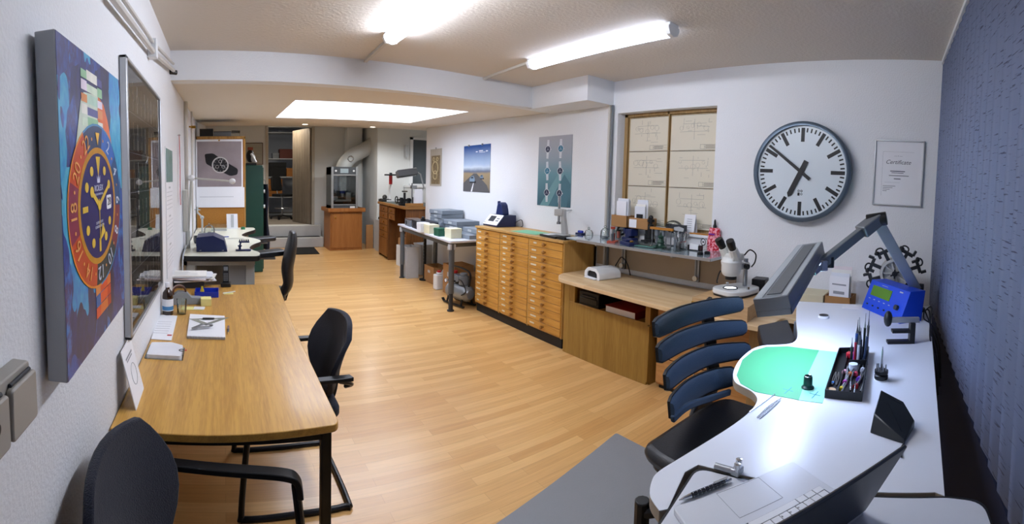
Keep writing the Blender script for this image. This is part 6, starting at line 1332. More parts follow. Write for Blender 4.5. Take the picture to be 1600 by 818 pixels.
# old lamp over the bench
r = thing('bench_lamp', 'grey flat-shaded bench lamp on a thin arm above the old workbench', 'lamp', (3.3, 8.1, OBZ + .0045), 0)
a, c = at(620, 272, Y=7.9), at(651, 268, Y=7.9); o0 = Vector((3.3, 8.1, OBZ + .0045))
mb = MB(MID_GREY); mb.bar([a - o0 - Vector((0, 0, .0)), c - o0], .14, .13, (0, .3, 1)); mb.build('shade', r, bevel=.02); mb = MB(LIGHT_GREY); mb.bar([a - o0 - Vector((-.03, 0, .07)), c - o0 - Vector((.03, 0, .07))], .1, .01, (0, 0, 1)); mb.build('diffuser', r)
mb = MB(LIGHT_GREY); e_ = at(662, 292, Y=7.9) - o0; mb.tube([(c - o0), at(657, 272, Y=7.9) - o0, e_, (.2, .0, .0)], .014, 8); mb.build('arm', r)
# white cabinet under the pane in the alcove
mb = MB(FAR_PAINT); mb.bb((3.95, 9.3, 0), (5.0, 9.79, 1.42)).use(WHITE_PL).bb((3.93, 9.28, 1.42), (5.0, 9.79, 1.47)); solo(mb, 'white_sideboard', 'white sideboard below the grey pane in the alcove', 'cabinet', bevel=.004)
# cardboard tubes leaning by the machine cabinet
for k, (x, h_, m_, lb) in enumerate(((577, .55, CARD, 'flat brown cardboard sheet leaning by the machine cabinet'), (583, .7, LIGHT_GREY, 'pale narrow panel standing left of the old bench'), (588, .75, DARK_GREY, 'dark narrow panel standing left of the old bench'))):
    q = at(x, 388, z=0); mb = MB(m_); mb.box((0, 0, h_ / 2), (.06 if k else .16, .04 if k == 0 else .3, h_)); solo(mb, 'leaning_panel', lb, 'panel', (q.x, min(q.y, 9.6 if k else 10.4), 0), 0, bevel=.004)
# machine cabinet and glass milling machine
mc = thing('machine_cabinet', 'orange-brown wooden cabinet with a tray top and one round knob', 'cabinet', (2.27, 9.85, 0))
OC = wood('orange_cabinet', '#a86f38', '#935c2a', 'z', 6, rough=.45)
mb = MB(OC); mb.bb((0, 0, 0.0), (.72, .62, .86)); mb.build('body', mc, bevel=.003)
mb = MB(OC); mb.bb((.03, -.02, .06), (.69, 0, .83)); d = mb.build('door', mc, bevel=.003); mb = MB(BRASS); mb.ball((.11, -.035, .74), .02); mb.build('knob', d)
mb = MB(OC); mb.bb((-.05, -.05, .86), (.77, .66, .885)); mb.bar([(-.05, -.05, .91), (.77, -.05, .91), (.77, .66, .91), (-.05, .66, .91)], .02, .08, closed=True); mb.build('tray_top', mc, bevel=.003)
mm = thing('milling_machine', 'glass-fronted desktop milling machine with a grey frame on the wooden cabinet', 'machine', (2.31, 9.93, .886))
DG = mat('machine_grey', '#4a4f54', .4); SV = mat('machine_silver', '#a4a8aa', .35, metal=.5)
mw, md_, mh = .60, .5, .98
mb = MB(DG); mb.bb((0, .03, 0), (.02, md_, mh)).bb((mw - .02, .03, 0), (mw, md_, mh)).bb((0, md_ - .02, 0), (mw, md_, mh)).bb((0, 0, 0), (mw, md_, .12)).bb((0, 0, mh - .18), (mw, md_, mh)); mb.build('housing', mm, bevel=.006)
mb = MB(SV); mb.bb((0, -.012, 0), (.05, .03, mh)).bb((mw - .05, -.012, 0), (mw, .03, mh)).bb((.05, -.008, mh - .2), (mw - .05, .01, mh - .17)).bb((.05, -.008, .12), (mw - .05, .01, .14)); mb.build('front_frame', mm, bevel=.006)
mb = MB(GLASS); mb.bb((.05, -.004, .14), (mw - .05, 0, mh - .2)); mb.build('glass_door', mm)
mb = MB(mat('screen_pale', '#9fb0b8', .2)); mb.bb((.2, -.006, mh - .14), (.38, 0, mh - .04)); mb.build('screen', mm)
for x in (.1, .5): mb = MB(WHITE_PL); mb.cyl((0, 0, 0), .022, .02, T(x, 0, mh - .09) @ Rx(90)); mb.build('knob', mm)
mb = MB(STEEL); mb.box((.3, .25, .62), (.16, .2, .36)).cyl((.3, .2, .3), .05, .2).box((.3, .25, .22), (.36, .3, .04)).box((.45, .3, .3), (.12, .14, .2)).box((.15, .3, .26), (.12, .1, .1)); mb.build('spindle', mm)
mb = MB(mat('blue_spot', '#1f2c7a', .4)); mb.cyl((.3, .2, .38), .06, .06); mb.build('spindle_collar', mm); mb = MB(WHITE_PL); mb.bb((.42, -.014, .01), (.53, -.01, .1)); label_part(mb.build('rating_label', mm), 'white label')
# ventilation duct
mb = MB(mat('duct_white', '#c3c6c4', .5, var=.03)); P = [at(536, 266, Y=10.3), at(539, 256, Y=10.3), at(549, 245, Y=10.35), at(565, 236, Y=10.4), at(582, 226, Y=10.4), at(592, 214, Y=10.3), at(600, 207, Y=10.1)]
P = spline(P, 6); P.append(P[-1] + Vector((.1, -.2, .25))); mb.tube(P, .17, 18); solo(mb, 'ventilation_duct', 'fat white flexible duct curving up from the milling machine to the ceiling', 'duct')
mb = MB(CHROME); mb.ring((0, 0, 0), .06, .015, Rx(90)); q = at(548, 248, Y=10.15); solo(mb, 'duct_clamp', 'small metal ring clamp on the duct above the milling machine', 'clamp', q)
mb = MB(FAR_PAINT); mb.bb((2.85, 10.62, 0), (3.2, YB, 2.9)); struct(mb, 'trim_4', smooth=False)
# storage room
sh = thing('storage_shelf', 'grey metal storage rack seen through the open doorway', 'shelf', (1.05, 13.6, dz0))
for z in (.05, .58, 1.18, 1.72, 2.5): mb = MB(LIGHT_GREY); mb.bb((0, 0, z - .03), (1.3, .5, z)); mb.build('board', sh)
for x in (0, 1.28): mb = MB(LIGHT_GREY); mb.bb((x, 0, 0), (x + .03, .03, 2.6)).bb((x, .47, 0), (x + .03, .5, 2.6)); mb.build('post', sh)
def st_box(name, label, cat, x0, x1, z, h, m, y=13.65, d=.35): 
    a, c = at(x0, 250, Y=y), at(x1, 250, Y=y); mb = MB(m); mb.bb((0, 0, 0), (c.x - a.x, d, h)); mb.bb((-.004, -.006, h * .7), (c.x - a.x + .004, d + .004, h + .004)); return solo(mb, name, label, cat, (a.x, y, dz0 + z + .0005), bevel=.004)
st_box('storage_crate', 'dark red box on the upper rack shelf in the storage room', 'box', 437, 458, 1.72, .28, mat('dark_maroon', '#5a2318', .6))
st_box('storage_crate', 'small grey device on the upper rack shelf in the storage room', 'box', 426, 436, 1.72, .16, MID_GREY)
st_box('storage_crate', 'black bundle on the middle rack shelf in the storage room', 'box', 421, 447, 1.18, .42, BLACK_MATT)
st_box('storage_crate', 'orange-brown box at the right of the middle rack shelf', 'box', 448, 458, 1.18, .25, mat('ochre_box', '#a3672a', .6))
for k, z in enumerate((.58, .76, .94)): st_box('storage_crate', ('bottom', 'middle', 'top')[k] + ' one of three orange-brown storage boxes on the lower rack shelf', 'box', 419, 441, z, .165, _M['ochre_box'], d=.4)
# chair in the storage room
sc_ = thing('office_chair', 'dark swivel chair standing in the storage room behind the open doorway', 'chair', (at(441, 320, Y=12.6).x, 12.6, dz0), 30)
mb = MB(BLACK_MATT); mb.prism(rpoly([(-.22, -.22), (.22, -.22), (.22, .22), (-.22, .22)], .08), .62, .70); mb.build('seat', sc_, bevel=.02); mb = MB(BLACK_MATT); mb.prism(rpoly([(-.18, 0), (.18, 0), (.16, .4), (-.16, .4)], .06), -.03, .03, frame((0, .24, .78), (1, 0, 0), (0, .15, 1))); mb.build('backrest', sc_, bevel=.015)
mb = MB(CHROME); mb.cyl((0, 0, .09), .025, .53).ring((0, 0, .3), .2, .012).rod((-.2, 0, .3), (.2, 0, .3), .008).rod((0, -.2, .3), (0, .2, .3), .008).rod((0, .2, .66), (0, .26, .85), .015); mb.build('column', sc_)
for k in range(5): d = Vector((math.cos(k * 1.2566), math.sin(k * 1.2566), 0)); mb = MB(BLACK_PL); mb.bar([d * .02 + Vector((0, 0, .1)), d * .3 + Vector((0, 0, .07))], .04, .03).cyl((d.x * .3, d.y * .3, 0), .03, .06); mb.build('leg', sc_)

# ================================================================ WHITE WATCHMAKER DESK IN THE FOREGROUND
WDZ = .9
def W(x, y, z=WDZ): q = at(x, y, z=z); return (q.x, q.y)
fd = thing('white_desk', 'large white watchmaker desk with a curved cut-out edge beside the blind', 'desk', (0, 0, 0))
DW = mat('desk_white', '#dfe3ea', .3, var=.008, scale=3)
edge = [(1245, 470), (1244, 500), (1246, 524), (1238, 535), (1216, 538), (1194, 539), (1175, 545), (1156, 561), (1146, 580), (1148, 595), (1160, 603), (1175, 611), (1183, 621), (1180, 632), (1167, 647), (1140, 667), (1105, 689), (1064, 714), (1029, 736), (1018, 752), (1016, 775), (1030, 797), (1052, 806)]
L1 = [(q.x, q.y) for q in spline([(*W(*e_), 0) for e_ in edge[:-1]], 4)]
poly = [W(1452, 478), *L1, (.80, .548), (.93, .592), (.975, .583), (1.09, .03), W(1476, 774)]
mb = MB(mat('desk_edge', '#a39a8c', .5)); mb.prism(poly, WDZ - .03, WDZ - .0015); mb.build('edge_band', fd, bevel=.002)
mb = MB(DW); mb.prism(poly, WDZ - .0015, WDZ); label_part(mb.build('desktop', fd), 'glossy white laminate surface')
mb = MB(mat('frame_grey', '#8e949b', .4, metal=.3)); mb.bar([(1.25, .12, WDZ - .06), (2.6, .24, WDZ - .06)], .04, .06).bar([(1.25, .12, WDZ - .06), (1.15, .5, WDZ - .06)], .04, .06).bar([(2.6, .24, WDZ - .06), (2.45, .85, WDZ - .06)], .04, .06); mb.build('underframe', fd)
for x, y in ((1.25, .12), (2.6, .24), (2.45, .85), (1.15, .5)): mb = MB(_M['frame_grey']); mb.bb((x - .03, y - .03, 0), (x + .03, y + .03, WDZ - .03)); mb.build('leg', fd, bevel=.004)
# leather arm pad at the far side of the cut-out
q_ = [W(*p, z=WDZ - .02) for p in ((1184, 504), (1231, 495), (1243, 524), (1236, 535), (1193, 537))]
mb = MB(LE); mb.prism(rpoly(q_, [.02, .02, .01, .04, .06]), WDZ - .10, WDZ - .033); mb.build('arm_pad', fd, bevel=.012)
# second small table with a rounded corner at the right bottom
t2 = thing('side_table', 'small white table with a black edge carrying the laptop at the near desk end', 'table', (0, 0, 0))
pp = rpoly([(.968, .585), (1.083, .0), (1.075, -.085), (.45, -.2), (.38, .46)], [.035, .02, .045, .03, .03])
mb = MB(BLACK_PL); mb.prism(pp, WDZ - .03, WDZ - .001); mb.build('edge_band', t2, bevel=.002); c_ = (.75, .17); mb = MB(mat('table_cream', '#d5d9e0', .35)); mb.prism([((q[0] - c_[0]) * .972 + c_[0], (q[1] - c_[1]) * .98 + c_[1]) for q in pp], WDZ - .001, WDZ); label_part(mb.build('tabletop', t2), 'off-white laminate surface')
for x, y in ((.52, -.13), (.47, .42), (.9, .5), (.99, -.04)): mb = MB(_M['frame_grey']); mb.cyl((x, y, 0), .02, WDZ - .03); mb.build('leg', t2)
# green mats
mt = [W(*p) for p in ((1151, 586), (1160, 562), (1177, 548), (1197, 542), (1231, 541), (1280, 547), (1262, 585), (1248, 625), (1239, 623), (1180, 612), (1157, 599))]
mb = MB(mat('mint_mat', '#4aa572', .5, var=.01)); mb.prism(mt, WDZ + .0003, WDZ + .0015); solo(mb, 'desk_mat', 'mint green work mat on the curved lobe of the white desk', 'mat')
mt = [W(*p) for p in ((1280, 547), (1308, 550), (1285, 630), (1248, 625), (1262, 585))]
mb = MB(mat('pale_mint', '#8fd9bd', .4, var=.01)); mb.prism(mt, WDZ + .0003, WDZ + .0014); o = solo(mb, 'plastic_sheet', 'paler see-through mint sheet next to the desk mat under the loupe', 'sheet')
mb = MB(mat('teal_ink', '#3c8f96', .6))
for (x, y) in ((1231, 610), (1273, 617)):
    a = W(x, y); mb.prism([(a[0] - .03, a[1] - .001), (a[0] + .03, a[1] - .004), (a[0] + .03, a[1] - .001), (a[0] - .03, a[1] + .002)], WDZ + .0016, WDZ + .0019); mb.prism([(a[0] - .002, a[1] - .02), (a[0] + .001, a[1] - .02), (a[0] + .006, a[1] + .02), (a[0] + .003, a[1] + .02)], WDZ + .0016, WDZ + .0019)
solo(mb, 'ruled_marks', 'two small teal cross marks drawn on the mint mats', 'marks')
def on(x, y, dz=0): q = at(x, y, z=WDZ); return (q.x, q.y, WDZ + .0003 + dz)
# disc
r = thing('round_pad', 'small round white pot with a flat black lid on the desk', 'pot', on(1287, 496)); mb = MB(WHITE_PL); mb.cyl((0, 0, 0), .03, .014, seg=28); mb.build('pot', r, bevel=.002); mb = MB(BLACK_PL); mb.cyl((0, 0, .014), .026, .002, seg=28); mb.build('lid', r)
mb = MB(PAPER); mb.bb((-.05, -.05, 0), (.05, .05, .002)); solo(mb, 'paper_square', 'small square white paper lying before the blue device', 'paper', on(1329, 479), 12)
# loupe
r = thing('eye_loupe', 'black watchmaker eye loupe standing on the pale mint sheet', 'loupe', on(1262, 606, .0013)); mb = MB(mat('loupe_green', '#0f3a36', .3)); mb.lathe([(.018, 0), (.018, .003), (.013, .008), (.0125, .03), (.0115, .034), (.0095, .034), (.0095, .004), (0, .004)], seg=28); mb.build('barrel', r); mb = MB(GLASS); mb.cyl((0, 0, .026), .0095, .003, seg=24); mb.build('lens', r); mb = MB(CHROME); mb.ring((0, 0, .034), .0105, .001); mb.build('rim', r)
# tool tray
A, B, Cc, Dd = [Vector((*W(x, y), 0)) for x, y in ((1289, 621), (1346, 627), (1357, 551), (1311, 553))]
tray_ = thing('tool_tray', 'black plastic tray filled with screwdrivers, tweezers and oilers on the desk', 'tray', (A.x, A.y, WDZ + .0003))
qd = [B - A, Vector((0, 0, 0)), Dd - A, Cc - A]; qd = [Vector((0, 0, 0)), B - A, Cc - A, Dd - A]
mb = MB(BLACK_PL); mb.prism([(v.x, v.y) for v in qd], 0, .005)
for i in range(4): a, c = qd[i], qd[(i + 1) % 4]; mb.bar([(a.x, a.y, .014), (c.x, c.y, .014)], .004, .03)
u_, v_ = (qd[1]), (qd[3])
def tpnt(s, t, z=.006): p = qd[0].lerp(qd[1], s).lerp(qd[3].lerp(qd[2], s), t); return Vector((p.x, p.y, z))
for s in (.33, .62): a, c = tpnt(s, 0, .012), tpnt(s, 1, .012); mb.bar([a, c], .003, .016)
a, c = tpnt(.45, .62, .02), tpnt(1, .62, .02); mb.bar([a, c], .006, .03); mb.build('tray', tray_, bevel=.001)
o0 = Vector((A.x, A.y, WDZ + .0003))
rn = random.Random(11)
SC = ['#1b1d22', '#2855a8', '#a02436', '#1f2126', '#c9ccd2', '#26282d', '#303642', '#15171b', '#3a4a6b', '#1c1e22']
tw = thing  # shorthand
names = ['black', 'blue', 'dark red', 'black ribbed', 'silver', 'charcoal', 'slate grey', 'jet black', 'steel blue', 'matt black']
spots = [(.50, .66), (.56, .78), (.60, .70), (.66, .84), (.70, .68), (.74, .80), (.80, .70), (.84, .86), (.90, .74), (.94, .88)]
for k, (s, t) in enumerate(spots):
    p = o0 + tpnt(s, t, .0055); ln_ = (.085, .13, .10, .12, .09, .135, .11, .145, .12, .15)[k]
    r = thing('screwdriver', f'{names[k]} precision tool standing upright at the back of the black tool tray', 'screwdriver', p, rot=(rn.uniform(-.06, .06), rn.uniform(-.06, .06), 0), group='tools standing at the back of the tray')
    mb = MB(mat('handle_%d' % k, SC[k], .35)); mb.lathe([(.004, .0), (.0042, .01), (.0036, ln_ * .55), (.004, ln_ * .8)], seg=10); mb.build('handle', r); mb = MB(CHROME); mb.lathe([(.0028, ln_ * .8), (.001, ln_), (.0008, ln_ * 1.2)], seg=8); mb.build('tip', r)
CCs = [('yellow', '#d9c12a'), ('red', '#c0262c'), ('magenta', '#b33aa0'), ('purple', '#6a3fb0'), ('orange', '#d8702a'), ('rose red', '#d0455c'), ('pale pink', '#d69aa8'), ('white', '#d9dce2')]
sp2 = [(.40, .15), (.80, .22), (.45, .28), (.85, .36), (.55, .45), (.72, .46), (.38, .50), (.90, .55)]
for k, ((nm_, c_), (s, t)) in enumerate(zip(CCs, sp2)):
    p = o0 + tpnt(s, t, .0055); r = thing('ring_screwdriver', f'small steel screwdriver with a {nm_} ring lying in the black tool tray', 'screwdriver', (p.x, p.y, p.z + .005), math.degrees(math.atan2(v_.y, v_.x)) + rn.uniform(-12, 12), 'colour-ringed screwdrivers in the tray')
    mb = MB(STEEL); mb.rod((-.0, 0, 0), (.07, 0, .004), .003).rod((.07, 0, .004), (.1, 0, .006), .0012); mb.build('shaft', r); mb = MB(mat('ring_%d' % k, c_, .35)); mb.rod((-.014, 0, 0), (.0, 0, 0), .0075, .006, seg=14); mb.build('colour_ring', r)
for k, (s, t, h_, c_, lb) in enumerate(((.42, .86, .016, '#b02030', 'round red tin at the far left corner of the tool tray'), (.6, .55, .02, '#c9d3dc', 'clear round dust blower bulb in the middle of the tool tray'), (.12, .08, .008, '#c8a57c', 'small beige cork disc in the near left corner of the tool tray'))):
    p = o0 + tpnt(s, t, .0055); mb = MB(mat('pot_%d' % k, c_, .3)); mb.lathe([(.0, 0), (.013, 0), (.014, h_ * .3), (.0135, h_), (0, h_)], seg=20); solo(mb, 'small_pot', lb, 'pot', p)
for k, (s, lb) in enumerate(((.10, 'outer steel tweezers in the left channel of the tool tray'), (.22, 'inner steel tweezers in the left channel of the tool tray'))):
    p = o0 + tpnt(s, .2, .009); d = math.degrees(math.atan2(v_.y, v_.x)); mb = MB(CHROME); mb.bar(spline([(0, 0, 0), (.06, .004, .001), (.12, 0, .002)], 5), .004, .0015).bar(spline([(0, .0, .002), (.06, -.004, .003), (.12, 0, .002)], 5), .004, .0015); mb.use(mat('blue_grip', '#2f7fd0', .4)).box((.02, 0, .002), (.012, .009, .004)) if k == 0 else None
    solo(mb, 'tray_tweezers', lb, 'tweezers', p, d + 2 * k, group='tweezers in the tray')
for k in range(7):
    s_, t_ = (.42, .5, .66, .78, .88, .6, .94)[k], (.05, .34, .1, .05, .3, .3, .1)[k]
    p = o0 + tpnt(s_, t_, .009); mb = MB(CHROME); mb.rod((0, 0, .004), (.06, 0, .012), .0032).rod((.06, 0, .012), (.09, 0, .016), .001); solo(mb, 'plain_screwdriver', 'thin plain steel screwdriver lying in the front of the black tool tray', 'screwdriver', p, math.degrees(math.atan2(v_.y, v_.x)) + (k * 37 % 20) - 10, 'plain steel screwdrivers in the tray')
for o in COL.objects:
    if o.parent is None:
        b_ = o.name.split('.')[0]
        if b_ == 'screwdriver': o.scale = (1.4, 1.4, 1.12)
        if b_ in ('ring_screwdriver', 'small_pot'): o.scale = (1.3,) * 3
        if b_ == 'eye_loupe': o.scale = (1.25,) * 3
# revolving screwdriver stand
r = thing('revolving_stand', 'small round black revolving screwdriver stand right of the tool tray', 'tool stand', on(1376.5, 593)); r.scale = (1.35,) * 3
mb = MB(WHITE_PL); mb.cyl((0, 0, 0), .019, .003, seg=24); mb.build('base', r); mb = MB(BLACK_PL); mb.lathe([(.0175, .003), (.019, .006), (.019, .014), (.016, .017), (.019, .02), (.019, .028), (.0, .028)], seg=24); mb.build('body', r)
for k in range(7): a = k * .9; mb = MB(STEEL); mb.cyl((.013 * math.cos(a), .013 * math.sin(a), .028), .0018, .012 + .003 * (k % 3), seg=8); mb.build('peg', r)
mb = MB(CHROME); mb.lathe([(.003, .028), (.0035, .045), (.002, .06), (.0025, .08), (.0008, .095)], seg=10); mb.build('pin', r)
# black angular display block
r = thing('display_block', 'black wedge-shaped desk display with a recessed screen standing on the white desk', 'device', on(1394, 668), 0)
P_ = [Vector((*W(x, y), 0)) for x, y in ((1359, 676), (1413, 694), (1429, 667), (1377, 650))]; o1 = Vector(on(1394, 668)); bpx = [p - Vector((o1.x, o1.y, 0)) for p in P_]
tk = [(at(1385, 628, d=None, z=.995)), ]; apex = at(1386, 628, X=P_[3].x * .985) - o1; apex2 = at(1400, 634, X=P_[2].x) - o1
mb = MB(mat('display_black', '#20262c', .35))
hA = .085
b0, b1, b2, b3 = bpx
T0 = Vector((b0.x * .9 + b3.x * .1, b0.y * .9 + b3.y * .1, .03)); 
V = mb.vs([(b0.x, b0.y, 0), (b1.x, b1.y, 0), (b2.x, b2.y, 0), (b3.x, b3.y, 0), (b0.x * .75 + b3.x * .25, b0.y * .75 + b3.y * .25, .045), (b1.x, b1.y, .012), (b2.x, b2.y, .02), ((b3.x * .8 + b0.x * .2), (b3.y * .8 + b0.y * .2), .095), (b2.x * .65 + b3.x * .35, b2.y * .65 + b3.y * .35, .07)])
for f in ((0, 3, 2, 1), (0, 1, 5, 4), (1, 2, 6, 5), (2, 3, 7, 8, 6), (3, 0, 4, 7), (4, 5, 6, 8, 7)): mb.face([V[i] for i in f])
mb.build('casing', r, bevel=.003, angle=20)
mb = MB(mat('gloss_black', '#05070a', .08, coat=.6)); q4, q5, q6, q8, q7 = [Vector(x_) for x_ in ((b0.x * .75 + b3.x * .25, b0.y * .75 + b3.y * .25, .045), (b1.x, b1.y, .012), (b2.x, b2.y, .02), (b2.x * .65 + b3.x * .35, b2.y * .65 + b3.y * .35, .07), ((b3.x * .8 + b0.x * .2), (b3.y * .8 + b0.y * .2), .095))]
cen = (q4 + q5 + q6 + q8 + q7) / 5; nn = (q5 - q4).cross(q7 - q4).normalized(); nn = nn if nn.z > 0 else -nn; mb.poly([cen + (v - cen) * .72 + nn * .002 for v in (q4, q5, q6, q8, q7)]); mb.build('screen', r)
mb = MB(BLACK_PL); mb.tube(spline([tuple(b1 + Vector((0, 0, .005))), tuple(b1 + Vector((-.03, .005, .003))), tuple(b1 + Vector((-.07, .0, .004)))], 5), .003, 6); mb.build('cable', r)
# black clamp stand with silver bar
r = thing('clamp_stand', 'black C-shaped stand with a silver bar and black knob before the blue device', 'stand', on(1406, 531), math.degrees(math.atan2(.28, 2.3)) )
Fk = frame((-.06, .06, 0), (.25, -1, 0), (0, 0, 1))
mb = MB(BLACK_PL); mb.prism(rpoly([(0, 0), (.13, 0), (.13, .10), (.105, .10), (.105, .066), (.02, .066), (.02, .052), (.105, .052), (.105, .014), (.0, .014)], .003), -.02, .02, Fk); mb.build('frame', r, bevel=.003)
mb = MB(ALU); mb.box((.08, .112, 0), (.14, .024, .024), Fk); mb.build('bar', r, bevel=.002); mb = MB(BLACK_PL); mb.ball((-.0, .118, 0), .026, Fk, sc=(.8, 1.5, .8)); mb.build('knob', r)
# blue electronic device
F0, F1 = Vector((*W(1346, 480), WDZ)), Vector((*W(1405, 506), WDZ)); 
r = thing('blue_instrument', 'bright blue electronic instrument with a green display and small knobs', 'device', (F0.x, F0.y, WDZ + .0003))
u = (F1 - F0); dn = Vector((-u.y, u.x, 0)).normalized(); 
if dn.x < 0: dn = -dn
Wd_ = u.length; h1 = at(1359, 436, X=(F0 + dn * .06).x).z - WDZ; h1 = max(.1, min(.18, h1)); 
ff = frame((0, 0, 0), u, dn)      # x along front, y to the back, z up or down
if ff.col[2][2] < 0: ff = frame(tuple(u), -u, dn)
BLI = mat('instrument_blue', '#1546c8', .35, var=.03)
sx = Matrix((ff.col[1][:], ff.col[2][:], ff.col[0][:], (0, 0, 0, 1)))
Mi = Matrix(((ff[0][1], ff[0][2], ff[0][0], ff[0][3]), (ff[1][1], ff[1][2], ff[1][0], ff[1][3]), (ff[2][1], ff[2][2], ff[2][0], ff[2][3]), (0, 0, 0, 1)))   # local (depth, up, along)
mb = MB(BLI); mb.prism(rpoly([(0, 0), (.15, 0), (.17, h1), (.065, h1 + .0)], .005), 0, Wd_, Mi); mb.build('casing', r, bevel=.004)
sl_ = math.hypot(.065, h1); Fi = ff @ frame((0, 0, 0), (1, 0, 0), (0, .065, h1)) 
if True:
    nz_ = (Fi.to_3x3() @ Vector((0, 0, 1)))
    sgn = 1 if nz_.dot(-o1 * 0 + Vector((-F0.x, -F0.y, .5))) > 0 else -1
mirror = (ff.to_3x3() @ Vector((1, 0, 0))).dot(u) < 0
def fx(a): return a
mb = MB(mat('lcd_green', '#4f7a22', .2, emit=('#6aa52c', .05))); mb.box((Wd_ * .36 if not mirror else Wd_ * .64, sl_ * .68, .0015 * sgn), (Wd_ * .5, sl_ * .34, .004), Fi); mb.build('display', r)
mb = MB(LIGHT_GREY)
for i in range(5): mb.box((Wd_ * (.12 + i * .13) if not mirror else Wd_ * (.88 - i * .13), sl_ * .40, .001 * sgn), (.014, .004, .003), Fi)
mb.box((Wd_ * .82 if not mirror else Wd_ * .18, sl_ * .9, .001 * sgn), (.03, .007, .003), Fi).box((Wd_ * .4 if not mirror else Wd_ * .6, sl_ * .92, .001 * sgn), (.06, .003, .003), Fi); label_part(mb.build('printed_marks', r, smooth=False), 'small white printed marks')
for i in range(5): mb = MB(DARK_GREY); mb.cyl(((Wd_ * (.12 + i * .15)) if not mirror else Wd_ * (.88 - i * .15), sl_ * .2, 0), .005, .008 * sgn, Fi, seg=12); mb.build('button', r)
mb = MB(DARK_GREY); mb.cyl((Wd_ * .84 if not mirror else Wd_ * .16, sl_ * .42, 0), .015, .018 * sgn, Fi, seg=20); mb.build('knob', r)
# cables behind
mb = MB(BLACK_PL); rn = random.Random(8)
for k in range(4): mb.tube(spline([(2.85 + .03 * k, .25, WDZ + .01), (2.72 - .03 * k, .2, WDZ + .05), (2.6 + .05 * k, .19 - .01 * k, WDZ + .02 + .01 * k), (2.5 - .06 * k, .135, WDZ + .01), (2.40 - .1 * k, .09, WDZ - .06), (2.30 - .1 * k, .07, WDZ - .2)], 7), .004, 6)
solo(mb, 'cables', 'bundle of black cables running over the desk edge by the blind', 'cable')
# watch winder reel
wy = at(1398, 427, X=2.98); r = thing('winding_reel', 'white spoked test reel with black watch holders on its rim behind the blue device', 'winder', (wy.x, wy.y, BZ))
hz = wy.z - BZ; Mw = frame((0, 0, hz), (.12, -1, 0), (0, 0, 1)); RL = mat('reel_white', '#bdbcb6', .4)
mb = MB(RL); mb.lathe([(.078, -.01), (.095, -.01), (.095, .012), (.078, .012), (.078, -.01)], Mw, 36, caps=False); mb.build('rim', r)
for k in range(10): a = k * 36; mb = MB(RL); mb.box((.045, 0, 0), (.07, .009, .008), Mw @ Rz(a)); mb.build('spoke', r)
mb = MB(RL); mb.lathe([(.10, -.09), (.10, -.02), (.02, -.02)], Mw @ T(0, 0, 0), 30); mb.rod((.05, 0, hz - .02), (.08, 0, .05), .02).bb((.0, -.09, 0), (.16, .09, .03)); mb.build('motor_body', r)
mb = MB(BLACK_PL); mb.cyl((0, 0, 0), .018, .02, Mw, seg=16).box((0, 0, .02), (.06, .01, .008), Mw @ Rz(30)).box((0, 0, .02), (.06, .01, .008), Mw @ Rz(90)); mb.build('hub', r)
for k, a in enumerate((20, 62, 118, 160, 198, 320)):
    mb = MB(BLACK_PL); B_ = Mw @ Rz(a) @ Matrix.Diagonal((1.05, 1.35, 1.3, 1)); mb.box((.115, 0, 0), (.05, .016, .02), B_).box((.15, 0, .0), (.02, .06, .03), B_).ring((.165, .02, 0), .018, .006, B_, 14, 6).box((.17, -.03, 0), (.035, .012, .03), B_).box((.135, .03, 0), (.03, .012, .03), B_).ball((.16, .035, .01), .013, B_); mb.build('watch_holder', r, bevel=.002)
mb = MB(DARK_GREY); mb.bb((-.05, -.12, 0), (.12, -.06, .08)); solo(mb, 'dark_box', 'dark small box on the bench corner behind the reel by the blind', 'box', (3.05, .46, BZ), 0, bevel=.004)
# tweezers on desk
for k, (a, c, lb) in enumerate((((1183, 653), (1220, 624), 'steel tweezers lying open on the white desk below the mint mat'), ((1171, 644), (1211, 616), 'thin steel probe lying beside the tweezers at the desk edge'))):
    p, q = Vector(on(*a)), Vector(on(*c)); d = q - p; L_ = d.length; mb = MB(CHROME)
    if k == 0: mb.bar(spline([(0, 0, .002), (L_ * .5, .006, .003), (L_, 0, .005)], 6), .004, .0015).bar(spline([(.0, -.008, .002), (L_ * .5, -.006, .003), (L_, 0, .005)], 6), .004, .0015)
    else: mb.rod((0, 0, .002), (L_, 0, .002), .0015)
    solo(mb, ('desk_tweezers', 'steel_probe')[k], lb, ('tweezers', 'probe')[k], p, math.degrees(math.atan2(d.y, d.x)))
# steel spring bar tool, cable and pen
p = Vector(on(1150, 742)); r = thing('steel_fitting', 'polished steel fitting with two short screws on the near desk end', 'fitting', p, 0)
a = Vector(on(1117, 733)) - p; mb = MB(STEEL); mb.rod((a.x, a.y, .009), (0, 0, .009), .008, seg=16); mb.build('tube', r); mb = MB(STEEL); mb.box((.005, .0, .009), (.03, .022, .016)); mb.build('block', r, bevel=.003)
for d_ in (Vector((.012, .0, 0)), Vector((-.008, -.006, 0))): mb = MB(CHROME); mb.lathe([(.005, .015), (.005, .024), (.008, .025), (.008, .034), (.004, .035)], T(d_.x, d_.y, 0), 14); mb.build('screw', r)
a, c = Vector(on(1061, 785)), Vector(on(1142, 752)); d = c - a; r = thing('ballpoint_pen', 'black pen with silver lattice pattern and metal tip on the small white table', 'pen', (a.x, a.y, a.z + .006), math.degrees(math.atan2(d.y, d.x))); L_ = d.length
mb = MB(CHROME); mb.lathe([(.001, 0), (.004, .012), (.0055, .028), (.0055, .032)], Ry(90), 16); mb.build('tip', r)
mb = MB(BLACK_PL); mb.lathe([(.0055, .03), (.006, .06), (.006, L_ - .02)], Ry(90), 16); br_ = mb.build('barrel', r); mb = MB(CHROME)
